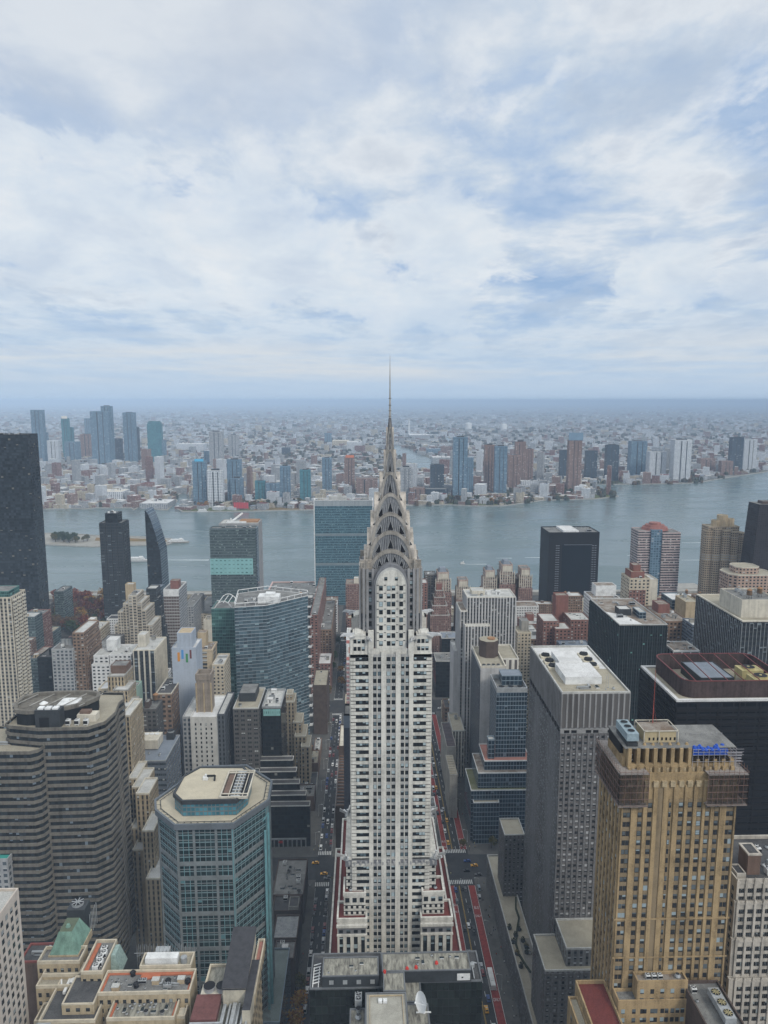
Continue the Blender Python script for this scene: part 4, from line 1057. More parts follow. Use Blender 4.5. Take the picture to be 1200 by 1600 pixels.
simple('apartment_block', 'narrow cream block with rounded bays between the tan tower and the glass slab', (331, 350, 1040, 560, 26), F['buff'], M['pale_roof'], seed=32, n=3)
simple('apartment_block', 'grey terraced block behind the striped slab tower', (286, 302, 948, 850, 60), F['fargrey'], M['grey_roof'], seed=33, n=4)
simple('bus_depot', 'wide low building with a bare grey roof near the river lawn', (302, 330, 960, 890, 85), F['buff'], M['grey_roof'], seed=34, n=4)
simple('office_block', 'little yellow brick block with a tan roof beside the bare grey roof', (318, 334, 970, 800, 20), M['cream'], M['gravel'], seed=35, n=2)
# dark glass slab with aqua band, grey flank
B = Bld('office_tower', 'grey green glass office slab with a pale aqua band and a blank grey end wall', 'office tower')
rc, z = RC(327, 399, 827, 872, 17); B.block(rc, 0, z, F['slab_glass'], M['grey_roof'], bay=2.6, fh=3.4, par=1.4)
b = MB(); za = at(350, 873, 871)[1]; zb = at(350, 898, 871)[1]; b.prism([(rc[0]-.3, rc[2]-.5), (rc[1]-4, rc[2]-.5), (rc[1]-4, rc[2]-.02), (rc[0]-.3, rc[2]-.02)], zb, za, 0, 0, 5.2, 5.0, True); B.part('spandrel_band', b, [F['aqua_band']])
rc2 = (rc[1]-20, rc[1]+1.2, rc[3]+.01, rc[3]+30); z2 = at(405, 812, 905)[1]
B.block((rc[0]+8, rc[1]+1.2, rc[3]+.02, rc[3]+33), 0, z+3.5, M['grey_stone'], M['pale_roof'], bay=0, fh=0)
b = MB(); b.box(rc[1]+.02, rc[1]+1.1, rc[2]+1, rc[3]-.1, 0, z+1, 0, 0, 2.6, 3.4); B.part('corner_glass', b, [F['navy_glass']])
b = MB(); b.bar((rc[1]-34, rc[3]+12, z+4), (rc[1]-22, rc[3]+26, z+13), 1.6); b.bar((rc[1]-34, rc[3]+12, z+3.5), (rc[1]-34, rc[3]+12, z+9), 1.4); b.box(rc[1]-38, rc[1]-14, rc[3]+2, rc[3]+5, z+3.5, z+6); B.part('gantry', b, [M['white_paint']])
b = MB(); b.box(rc[1]-24, rc[1]-1, rc[3]+10, rc[3]+30, z+3.6, z+5.2); B.part('roof_deck', b, [M['rust']])
kit(B.root, (rc[0]+2, rc[1]-3, rc[2]+1, rc[3]-1), z, 7, 7, ('ac', 'ac1', 'vent')); kit(B.root, (rc[0]+12, rc[1]-26, rc[3]+14, rc[3]+30), z+3.5, 8, 4); B.done()
# slab beside the river with white marble ends
B = Bld('office_slab', 'tall thin teal glass slab with white stone end walls standing by the river', 'office tower')
rc, z = RC(490, 583, 781, 1072, 22); x0, x1, y0, y1 = rc; zc = z
B.block((x0+1.2, x1-1.2, y0, y1), 0, z-9, F['un_glass'], M['grey_roof'], bay=2.8, fh=3.75, par=0)
b = MB(); b.box(x0, x0+1.19, y0-.6, y1+.6, 0, z); b.box(x1-1.19, x1, y0-.6, y1+.6, 0, z); b.box(x0+1.2, x1-1.2, y0-.5, y0+.3, z-.9, z); b.box(x0+1.2, x1-1.2, y1-.3, y1+.5, z-.9, z); B.part('end_wall', b, [M['white_paint']])
b = MB(); b.prism([(x0+1.2, y0-.2), (x1-1.2, y0-.2), (x1-1.2, y0+.4), (x0+1.2, y0+.4)], z-9, z-1, 0, 0, 1.6, 8); B.part('roof_screen', b, [facade('slatted roof screen', (.42, .46, .48), (.20, .24, .26), .5, .96, var=.2, blind=0, rough=.5, amt=.2)])
for zz in (at(530, 835, 1072)[1], at(530, 881, 1072)[1]):
    b = MB(); b.box(x0+1.2, x1-1.2, y0-.35, y0-.02, zz-2.2, zz+1.4); B.part('louvre_band', b, [plain('louvre band', (.20, .25, .27), .5, .2)])
b = MB(); b.box(x0+22, x0+48, y0+5, y0+14, z-9, z+4.5); b.box(x0+34, x0+41, y0+7, y0+12, z+4.5, z+8); B.part('plant_house', b, [M['pale_roof']]); B.done()
# conference building, low with pink edged roof
B = Bld('conference_building', 'low wide building with a pink edged roof crowded with machines beside the river', 'building')
rc, z = RC(412, 506, 936, 1000, 95); B.block((rc[0], rc[1], rc[2], rc[3]), 0, z, F['slab_glass'], M['grey_roof'], trim=plain('pink coping', (.50, .36, .33), .8, .2), bay=4, fh=4.5, par=1.6, pt=2.2)
kit(B.root, (rc[0]+5, rc[1]-5, rc[2]+5, rc[3]-5), z, 41, 14, ('ac', 'duct', 'bulk_white', 'ac1', 'sky', 'fan'), s=1.7); B.done()
# green glass neighbour with arched frame, and the big faceted glass slab
B = Bld('apartment_tower', 'green glass tower with an arched white roof frame, left of the large blue glass slab', 'apartment tower')
rc, z = RC(330, 368, 952, 652, 26); B.block(rc, 0, z, F['green_glass'], M['grey_roof'], bay=3, fh=3.2)
b = MB(); w = rc[1]-rc[0]
for yy in (rc[2]+.3, rc[3]-.3):
    pts = [(rc[0]+w*t, z+1+6.5*sin(pi*min(1, max(0, (t-.15)/.7)))**.7 if .15 < t < .85 else z+1) for t in [i/14 for i in range(15)]]
    for (a, za), (c_, zb) in zip(pts, pts[1:]): b.bar((a, yy, za), (c_, yy, zb), .6)
for t in (.3, .5, .7): xx = rc[0]+w*t; b.bar((xx, rc[2]+.3, z+6), (xx, rc[3]-.3, z+6), .5)
B.part('roof_frame', b, [M['white_paint']]); B.done()
B = Bld('apartment_tower', 'large blue glass residential slab bent in the middle with small white balconies down one corner', 'apartment tower')
zH = 137.0
P4 = [W(366, 943, zH), W(416, 940, zH), W(481, 925, zH)]
back = [(P4[2][0]-1, P4[2][1]+6), (P4[1][0]-6, P4[1][1]+52), (P4[0][0]-4, P4[0][1]+44)]
poly = [P4[0], P4[1], P4[2], back[0], back[1], back[2]]
FOOT.append((P4[0][0], P4[2][0], P4[0][1], P4[0][1]+50)); B.block(poly, 0, zH-3.2, F['blue_glass'], M['grey_roof'], bay=3.1, fh=2.95, par=0, foot=False)
b = MB(); inn = inset(poly, .3)
for i in range(len(poly)):
    a = Vector(poly[i]); c_ = Vector(poly[(i+1) % 6]); L = (c_-a).length; nb = max(1, int(L/7))
    b.bar((*a, zH), (*c_, zH), .5, 0)
    for k in range(nb+1): p = a+(c_-a)*k/nb; b.bar((p.x, p.y, zH-3.2), (p.x, p.y, zH), .35, 0)
    b.bar((*a, zH-3.2), (*c_, zH-3.2), .4, 0)
B.part('roof_frame', b, [M['white_paint']])
b = MB(); b.box(P4[1][0]-8, P4[1][0]+10, P4[1][1]+6, P4[1][1]+18, zH-3.2, zH+2.5); b.box(P4[1][0]-2, P4[1][0]+6, P4[1][1]+8, P4[1][1]+16, zH+2.5, zH+4.5); B.part('plant_house', b, [M['white_paint']])
kit(B.root, (P4[0][0]+3, P4[1][0]-9, P4[0][1]+5, P4[0][1]+30), zH-3.2, 5, 6, ('ac', 'duct', 'ac1'))
for k in range(13):
    b = MB(); x, y = P4[2]; z = zH-14-k*9.2; b.box(x-.6, x+2.6, y-.8, y+4.2, z, z+.35); b.box(x+2.4, x+2.6, y-.8, y+4.2, z+.35, z+1.4); b.box(x-.6, x+2.6, y-.8, y-.6, z+.35, z+1.4); B.part('balcony', b, [M['white_paint']])
b = MB()
for k in range(44):
    for (p, q) in ((P4[0], P4[1]), (P4[1], P4[2])):
        zz = zH-3.6-k*2.95
        if zz > 2: b.bar((p[0], p[1]-.1, zz), (q[0], q[1]-.1, zz), .22)
B.part('floor_edge', b, [M['steel']])
B.done()
# ---- along 43rd street, far part
simple('row_house', 'long red brick terrace beside the glass slab on the narrow street', (484.5, 497, 962, 735, 160), F['red'], M['grey_roof'], seed=51, n=6)
simple('row_house', 'brick block with clean white roof on the narrow street', (496, 517, 1038, 735, 34), F['red'], M['white_roof'], seed=52, n=2)
simple('row_house', 'low brick row with cluttered grey roofs further along the narrow street', (494, 518, 985, 775, 120), F['terra'], M['grey_roof'], seed=53, n=12, kinds=('vent', 'ac1', 'bulk_white', 'bulk_brown', 'duct', 'sky'))
simple('office_block', 'bare brown slab with blank side at the corner of the narrow street and second avenue', (489, 511, 1072, 640, 40), M['dark_brick'], M['gravel'], seed=54, n=2, bay=0)
simple('apartment_tower', 'brown brick tudor tower with a little lantern, close beside the deco tower', (540, 566, 914, 850, 26), F['tudor'], M['brown_roof'], seed=55, n=0, pents=((.5, .8, .3, .6, 6, M['cream'], M['pale_roof']),), bay=2.4, fh=2.9)
B = Bld('apartment_block', 'narrow white balcony block carrying an orange and pink wall sign beside the deco tower', 'apartment block')
rc, z = RC(541, 556, 1000, 470, 24); B.block(rc, 0, z, M['white_paint'], M['pale_roof'], bay=0, fh=0)
b = MB(); x0 = rc[0]
za, zb = at(545, 1000, 470)[1], at(545, 1031, 470)[1]; b.box(x0+.1, rc[1], rc[2]-.4, rc[2]-.05, zb, za, 0); b.cyl(x0+3.2, rc[2]-.6, 0, .1, .1, .1, 6, 1)
for (u0, u1, v0, v1, mi) in ((.0, 1, 0, .16, 1), (0, 1, .84, 1, 1), (.25, .8, .34, .66, 2)):
    b.box(x0+.1+(rc[1]-x0-.1)*u0, x0+.1+(rc[1]-x0-.1)*u1, rc[2]-.5, rc[2]-.41, zb+(za-zb)*v0, zb+(za-zb)*v1, mi)
b.f = b.f; B.part('wall_sign', b, [M['white_paint'], plain('pink sign', (.55, .22, .20), .7, .15), plain('orange sign', (.72, .20, .08), .7, .15)], 'orange disc on white sign with pink borders')
for k in range(22):
    b2 = MB(); zz = zb-3-k*3.0
    if zz < 4: break
    b2.box(x0-.0, rc[1]-.2, rc[2]-1.5, rc[2]-.05, zz, zz+1.1); B.part('balcony', b2, [plain('dusky pink balcony', (.36, .23, .23), .8, .2)])
B.done()
simple('apartment_block', 'cream roofed block behind the deco tower on the narrow street', (538, 556, 1118, 490, None, 1086), F['buff'], M['gravel'], seed=57, n=2)
B = simple('office_tower', 'plain dark blue grey annexe slab rising directly behind the deco tower', (537, 612, 1118, 326.5, 12), M['black'], M['grey_roof'], seed=58, n=2)
b = MB(); b.prism([(B.rect[0]-.06, B.rect[2]-.06), (B.rect[1], B.rect[2]-.06), (B.rect[1], B.rect[2]-.01), (B.rect[0]-.06, B.rect[2]-.01)], 0, B.z-6, 0, 0, 4, 3.2); b.box(B.rect[0]-.1, B.rect[1], B.rect[2]-.1, B.rect[2]-.01, B.z-6, B.z, 1); b.build('cladding', [plain('blue grey cladding', (.075, .085, .105), .5, .3), plain('pale cladding band', (.17, .20, .24), .5, .2)], B.root)
simple('row_house', 'cream roofed low row across from the stepped black building', (529, 538, 1168, 405, 30), M['dark_brick'], M['cream'], seed=59, n=0, bay=0)
B = simple('row_house', 'dark brick terrace with deep roof timbers on the shaded kerb of the narrow street', (524, 540, 1262, 350, 60), M['dark_brick'], M['black_roof'], seed=60, n=0, bay=0)
b = MB()
for k in range(18): b.box(B.rect[0]+.5, B.rect[1]-.5, B.rect[2]+1+k*3.3, B.rect[2]+1.5+k*3.3, B.z+.1, B.z+.9)
b.build('slat', [M['brown_brick']], B.root)
# ================================================================== south side
# tudor brick group straight behind the deco tower
simple('apartment_tower', 'dark navy brick tower squeezed between the deco crown and the brick gothic tower', (664, 682, 899, 862, 20), F['grey_dark'], M['grey_roof'], seed=61, n=2)
B = Bld('apartment_tower', 'brick gothic tower with pale carved top storeys and slate roof, nearest the deco crown', 'apartment tower')
carved = facade('carved pale brick', (.40, .31, .27), ww=.4, wh=.55, blind=.3, amt=.5)
def gothic(B, xl, xr, yt, Y, dp, seed, cap=True):
    rc, z = RC(xl, xr, yt, Y, dp); hs = 24
    B.block(rc, 0, z-hs, F['tudor'], M['brown_roof'], bay=2.6, fh=3.0, par=.5)
    x0, x1, y0, y1 = rc; B.block((x0+1.2, x1-1.2, y0+1.2, y1-1.2), z-hs, z-hs*.45, carved, M['grey_roof'], foot=False, bay=2.6, fh=3.4)
    B.block((x0+3, x1-3, y0+3, y1-3), z-hs*.45, z, carved, M['grey_roof'], foot=False, bay=2.6, fh=3.4)
    m = MB()
    for k in range(7):
        c = x0+1+(x1-x0-2)*k/6; m.box(c-.45, c+.45, y0+.5, y0+1.15, z-hs*.9, z-hs*.3); m.cyl(c, y0+.8, z-hs*.3, z-hs*.3+2.2, .45, .05, 6)
    m.box(x0+4, x1-4, y0+2.4, y0+2.95, z-8, z-1)
    B.part('buttress', m, [M['cream']])['kind'] = 'stuff'
    if cap:
        m = MB(); q = [(x0+5, y0+5), (x1-5, y0+5), (x1-5, y1-5), (x0+5, y1-5)]
        if x1-x0 > 12: m.taper(q, z, inset(q, 1.6), z+4.5, 0); B.part('mansard_roof', m, [M['blue_roof']])
gothic(B, 680, 706, 896, 850, 24, 1); B.done()
B = Bld('apartment_tower', 'smaller brick tower with a rounded white gable, right of the gothic tower', 'apartment tower'); gothic(B, 713, 736, 908, 850, 22, 2, False); B.done()
simple('apartment_block', 'thin red brick block with white bands right behind the deco tower shoulder', (657, 668, 912, 800, 20), F['red'], M['pale_roof'], seed=62, n=1)
B = Bld('apartment_tower', 'stepped brick pyramid tower with white stone courses in front of the gothic towers', 'apartment tower')
Yp = 800; cx = at(687.5, 960, Yp)[0]
for i, (hw_, yt) in enumerate(((15.5, 962), (12.2, 948), (9.0, 936), (6.2, 926))):
    hw = hw_/1150*820; z = at(687, yt, Yp)[1]; B.block((cx-hw, cx+hw, Yp+i*2.5, Yp+26-i*2), 0 if i == 0 else zl, z, F['tudor'], M['brown_roof'], trim=M['pale_roof'], foot=i == 0, bay=2.5, fh=2.9); zl = z
B.pent((cx-3, cx+3, Yp+12, Yp+18), zl, 7, M['red_brick'], M['brown_roof']); B.done()
B = Bld('apartment_tower', 'triple bayed brick gothic tower with dark clefts and a little green cupola', 'apartment tower')
gothic(B, 755, 778, 893, 860, 24, 3); gothic(B, 781, 806, 884, 858, 26, 4); gothic(B, 811, 833, 890, 862, 24, 5, False)
rc, z = RC(778, 812, 905, 868, 18); B.block(rc, 0, z, M['dark_brick'], M['grey_roof'], bay=0, fh=0)
a, z = at(793, 884, 870); b = MB(); b.cyl(a, 870, z, z+3.5, 1.6, 1.6, 8); b.cyl(a, 870, z+3.5, z+7, 1.9, .1, 8); B.part('cupola', b, [M['copper']]); B.done()
# white ribbed tower with stepped wings
B = Bld('office_tower', 'white ribbed office tower of stepped slabs with long dark window stripes', 'office tower')
rc, z = RC(730, 806, 934, 592, 26); B.block(rc, 0, z, F['cream_strip'], M['pale_roof'], bay=2.6, fh=3.1); B.piers(rc, 0, z, 2.6, F['white_blank'], 1.15, .5)
x0, x1 = rc[0], rc[1]
r2, z2 = RC(720, 732, 957, 586, 30); B.block((r2[0], x0-.02, 588, 616), 0, z2, F['cream_strip'], M['brown_roof'], bay=2.6, fh=3.1); B.piers((r2[0], x0-.02, 588, 616), 0, z2, 2.6, F['white_blank'], 1.15, .5, faces=(0, 3))
r3, z3 = RC(727, 766, 979, 582, 9); B.block((r3[0], r3[1], 582, 587.4), 0, z3, F['cream_strip'], M['pale_roof'], bay=2.6, fh=3.1); B.piers((r3[0], r3[1], 582, 587.4), 0, z3, 2.6, F['white_blank'], 1.15, .5, faces=(0, 3))
B.pent((x0+5, x0+16, 600, 612), z, 3.5, M['cream'], M['pale_roof']); kit(B.root, (x0+2, x1-2, 594, 616), z, 66, 9, ('ac', 'fan', 'bulk_white', 'ac1', 'duct')); B.done()
simple('office_wing', 'plain white flank wing with a flat roof left of the white ribbed tower', (709, 719, 1018, 600, 26), F['white_blank'], M['pale_roof'], seed=67, n=1, bay=0)
# blank white tower with ribbed dark flank
B = Bld('office_tower', 'blank white fronted tower with a dark ribbed flank and a brown rooftop tank house', 'office tower')
rc, z = RC(751, 791, 1044, 520, None, 1012); x0, x1, y0, y1 = rc
B.block((x0, x1, y0, y1), 0, z, F['white_blank'], M['gravel'], bay=0, fh=0, trim=M['cream'], par=1.6, pt=.8)
b = MB(); b.prism([(x0-.35, y0+.3), (x0-.02, y0+.3), (x0-.02, y1), (x0-.35, y1)], 0, z-1.5, 0, 0, 2.2, 3.2); B.part('ribbed_flank', b, [F['dark_side']])
rw = (x1+.02, at(812, 1031, 535)[0], 538, y1+6); zw = at(800, 1031, 538)[1]; B.block(rw, 0, zw, F['cream_strip'], M['gravel'], bay=5, fh=60, par=1.2)
b = MB(); cxp, cyp = (x0+x1)/2+1, (y0+y1)/2+6; b.prism([(cxp+8*cos(a)*.95, cyp+8*sin(a)) for a in [pi/8+k*pi/4 for k in range(8)]], z, z+13, 0, 1, 0, 0); b.cyl(cxp+2, cyp, z+13, z+14, 3, 3, 16, 2); B.part('tank_house', b, [M['dark_brick'], M['gravel'], M['rust']])
for k in range(4): inst(P['fan'], B.root, x0+3+k*3.6, y0+4, z, (1.2, 1.2, 1))
B.done()
# navy glass tower standing on stepped terraces
B = Bld('office_tower', 'navy glass tower with blue rooftop screen rising from a stepped glass base', 'office tower')
zt = at(796, 1082, 486)[1]; x0 = at(776, 1082, 486)[0]; x1 = at(824, 1082, 486)[0]; B.block((x0, x1, 486, 512), 0, zt, F['navy_glass'], M['grey_roof'], bay=2.0, fh=3.2, trim=M['steel'], par=3.4)
B.pent((x0+6, x1-1, 499, 511), zt, 7, F['navy_glass'], M['blue_roof'])
for i, xx in enumerate((.2, .5, .8)): inst(P['fan'], B.root, x0+(x1-x0)*xx, 491, zt, (1.9, 1.9, 1.6))

for i, (xl, yt, y0, y1) in enumerate(((740, 1255, 468, 500), (736, 1236, 471.5, 502), (747, 1209, 475, 504), (757, 1190, 480, 506))):
    a, z = at(xl, yt, y0); c_ = at([780, 830, 830, 830][i], yt, y0)[0]; B.block((a, c_, y0, y1), 0, z, F['navy_glass'], [M['gravel'], roofmat('mossy terrace', (.12, .13, .06), (.2, .19, .15), .3), M['brown_roof'], M['pink_roof']][i], bay=2.0, fh=3.2, trim=M['white_paint'], par=.7, pt=.35)
b = MB(); a = at(763, 1157, 484)[0]; z = at(763, 1157, 484)[1]; B.block((a, a+4.5, 484, 490), 0, z, F['navy_glass'], M['pale_roof'], bay=2, fh=3.2); B.done()
simple('office_block', 'dark terraced glass block at the corner of second avenue below the gothic towers', (681, 713, 1034, 722, 26), F['black'], M['grey_roof'], seed=70, n=3, trim=M['pale_roof'], fh=3.6)
B = simple('office_block', 'smaller dark terrace block stepping up behind the corner glass block', (690, 718, 998, 750, 22), F['black'], M['blue_roof'], seed=71, n=4, trim=M['pale_roof'])
simple('office_wing', 'low grey wing with an open gravel roof court beside the red bus lanes', (707, 726, 1143, 560, None, 1114), F['cream_strip'], M['gravel'], seed=72, n=2, trim=M['pale_roof'], bay=2.6)
B = simple('canopy_roof', 'low dark lattice roofed building running along the pavement by the ribbed tower', (698, 713, 1168, 536, 44), M['concrete'], M['dark_metal'], cat='low building', seed=73, n=0, bay=0)
b = MB()
for k in range(16): b.box(B.rect[0]+.3, B.rect[1]-.3, B.rect[2]+1+k*2.6, B.rect[2]+1.35+k*2.6, B.z+.5, B.z+.9)
b.build('slat', [plain('pinkish slat', (.25, .19, .20), .8, .2)], B.root)
B = simple('canopy', 'pale slatted street canopy on thin posts in front of the lattice roofed building', (703, 715, 1212, 500, 30), M['concrete'], M['concrete'], cat='canopy', seed=74, n=0, bay=0)
b = MB()
for k in range(11): b.box(B.rect[0]+.3, B.rect[1]-.3, B.rect[2]+1+k*2.6, B.rect[2]+2.2+k*2.6, B.z+.9, B.z+1.3)
b.build('slat', [M['gravel']], B.root)
# ---- the grey embossed metal tower and its low podium
TW = panemat('metal tower windows', (.03, .033, .038), (.30, .31, .32), (.44, .45, .46), .30, .35)
B = Bld('office_tower', 'grey embossed metal office tower with pale roof, fans and white rooftop house', 'office tower')
xL = at(878, 1084, 311)[0]; xR = at(985, 1084, 311)[0]; zT = at(930, 1084, 311)[1]; yB = W(872, 1011, zT)[1]
rc = (xL, xR, 311, yB); B.block(rc, 0, zT-16, F['mesh_grey'], M['gravel'], bay=2.35, fh=2.75, par=0); B.block(rc, zT-16, zT, F['mesh_blank'], M['gravel'], foot=False, bay=2.5, fh=50, trim=M['pale_roof'], par=.9, pt=.6)
B.piers(rc, zT-16, zT, 2.5, M['grey_stone'], .7, .25)
pn = []; nb = 12; bw = (xR-xL)/nb; b = MB()
for k in range(nb+1): c = xL+bw*k; b.box(max(xL, c-.45), min(xR, c+.45), 310.55, 310.99, 30, zT-19, 0)
for f in range(45):
    z = zT-20.5-f*2.75
    if z < 40: break
    for k in range(nb): pn.append((xL+bw*(k+.5), 310.97, z, 1.2, 1.25, 'F'))
    b.box(xL, xR, 310.8, 310.99, z+.75, z+1.9, 1)
b.box(xL-.15, xR+.15, 310.6, 310.99, zT-18.6, zT-16.4, 2)
for k in range(9):
    if k in (2, 5): continue
    b.box(xL+1.5+k*3.3, xL+3.9+k*3.3, 310.5, 310.59, zT-18.3, zT-17, 3)
nd = int((yB-311)/2.5)
for k in range(nd+1): c = 311+(yB-311)*k/nd; b.box(xL-.08, xL-.01, max(311, c-.3), min(yB, c+.3), 20, zT-16.5, 0)
for k in range(int((yB-313)/5)): b.box(xL-.3, xL-.02, 313+k*5, 316+k*5, zT-18.6, zT-16.6, 3)
B.part('facade_relief', b, [plain('pressed metal', (.19, .19, .195), .5, .35, .8), plain('pressed metal panel', (.16, .155, .155), .5, .4, .8), plain('metal ledge', (.30, .30, .30), .5, .3), M['black']])
put_windows(B.root, pn, TW)
xm = (xL+xR)/2; b = MB(); b.box(xL+4.5, xR-9.5, 322, 341, zT, zT+3.6, 0, 1); b.box(xL+6.5, xR-13, 341.01, 356, zT, zT+4.2, 0, 1); B.part('penthouse', b, [M['white_paint'], M['white_roof']])
for sx, ys in ((xL+4, (343, 350, 358)), (xR-7, (344, 351, 359))):
    for y in ys:
        m = MB(); m.box(sx-2.6, sx+2.6, y-2.6, y+2.6, zT, zT+1.2, 0); m.cyl(sx, y, zT+1.2, zT+2.1, 2.1, 2.1, 18, 1, 2); m.cyl(sx, y, zT+2.1, zT+2.3, .5, .5, 8, 1)
        for q in range(4): m.bar((sx, y, zT+2.2), (sx+2*cos(q*pi/2+.4), y+2*sin(q*pi/2+.4), zT+2.2), .25, 1)
        B.part('cooling_fan', m, [plain('cream housing', (.62, .57, .45), .7, .2), M['dark_metal'], M['black']])
b = MB(); b.box(xL+1, xR-1, 341.5, yB-1, zT+.03, zT+.12); B.part('deck_membrane', b, [M['white_roof']])
kit(B.root, (xL+2, xR-2, 313, 321), zT, 14, 5, ('sky', 'vent', 'mast', 'duct', 'mast')); B.done(); FOOT.append((70, 125, 250, 431))
B = Bld('podium', 'low gravel roofed podium with a garden terrace running beside the wide avenue with bus lanes', 'building')
rc = (76, 117, 262, 424); B.block((76, 87.4, 262, 424), 0, 20, F['mesh_grey'], M['gravel'], bay=2.4, fh=3.2, trim=M['pale_roof'], par=1.0, foot=False, pt=.5)
b = MB(); b.box(81, 87.3, 296, 352, 20.06, 20.14, 0); B.part('terrace_paving', b, [roofmat('terrace paving', (.22, .21, .19), (.14, .13, .11), .6)])
leaf = plain('shrub leaves', (.035, .045, .025), .9, .5, 1.5); leafy = plain('autumn shrub leaves', (.14, .115, .03), .9, .5, 1.5)
rr = random.Random(5)
def shrub(root, x, y, z, r, m, name='shrub'):
    b = MB(); q = random.Random(int(x*77+y*13))
    for k in range(46):
        a = q.uniform(0, 2*pi); e = q.uniform(0, 1); rad = r*q.uniform(.35, 1); px, py, pz = x+rad*cos(a)*(1-e*.6), y+rad*sin(a)*(1-e*.6), z+.3+e*r*1.3; s_ = q.uniform(.25, .45)*max(1, r*.5)
        u = Vector((q.uniform(-1, 1), q.uniform(-1, 1), q.uniform(-.6, .6))).normalized()*s_; v = Vector((q.uniform(-1, 1), q.uniform(-1, 1), q.uniform(-.6, .6))).normalized()*s_; c = Vector((px, py, pz))
        b.quad([c-u, c-v, c+u, c+v], 0)
    return b.build(name, [m], root)
for i, (px_, py_) in enumerate(((796, 1450), (802, 1472), (811, 1452), (817, 1470), (808, 1490), (814, 1510), (822, 1478), (806, 1462), (823, 1488))):
    x, y = W(px_, py_, 20.5); b = MB(); b.cyl(x, y, 20.1, 20.8, 1.1, 1.3, 12); B.part('planter', b, [M['dark_metal']]); shrub(B.root, x, y, 20.7, 1.5, leafy if i in (4, 6) else leaf)
pth = [W(a, c, 20.2) for a, c in ((806, 1403), (806, 1420), (811, 1435), (808, 1452), (806, 1475), (811, 1492), (822, 1510), (829, 1520))]
b = MB()
for p, q in zip(pth, pth[1:]): b.bar((*p, 20.5), (*q, 20.5), .9)
B.part('planted_border', b, [leaf])['kind'] = 'stuff'
kit(B.root, (80.5, 86.5, 300, 350), 20.2, 3, 5, ('sky', 'vent')); B.done()
def metal_wing(label, rect, z, z0=0, nb=5, seed=1, roofs=M['gravel']):
    B = Bld('office_wing', label, 'office building'); B.block(rect, z0, z, F['mesh_grey'], roofs, bay=2.35, fh=2.75, trim=M['pale_roof'], par=.8, foot=False)
    x0, x1, y0, y1 = rect; bw = (x1-x0)/nb; pn = []; b = MB()
    for k in range(nb+1): c = x0+bw*k; b.box(max(x0, c-.45), min(x1, c+.45), y0-.4, y0-.01, z0, z-.6, 0)
    for k in range(int((y1-y0)/2.4)+1): c = y0+(y1-y0)*k/int((y1-y0)/2.4); b.box(x0-.08, x0-.01, max(y0, c-.3), min(y1, c+.3), z0, z-.6, 0)
    f = 0
    while z-2.6-f*2.75 > z0+1:
        zc = z-2.6-f*2.75; f += 1
        for k in range(nb): pn.append((x0+bw*(k+.5), y0-.05, zc, 1.1, 1.2, 'F'))
        b.box(x0, x1, y0-.2, y0-.01, zc+.75, zc+1.9, 1)
    B.part('facade_relief', b, [plain('pressed metal', (.19, .19, .195)), plain('pressed metal panel', (.16, .155, .155))]); put_windows(B.root, pn, TW, 60); return B
metal_wing('small grey metal wing tower with gravel roof at the far end of the podium', (79, at(820, 1306, 386)[0], 386, 403), at(800, 1306, 386)[1], 0, 5).done()
B = metal_wing('low wide grey metal wing with a gravel roof below the embossed metal tower', (78.4, 118, 288, 310.4), 55, 0, 12)
B.block((88.5, 118, 291, 310.2), 55, 63, F['mesh_grey'], M['gravel'], foot=False, bay=2.6, fh=3, trim=M['pale_roof']); B.done()
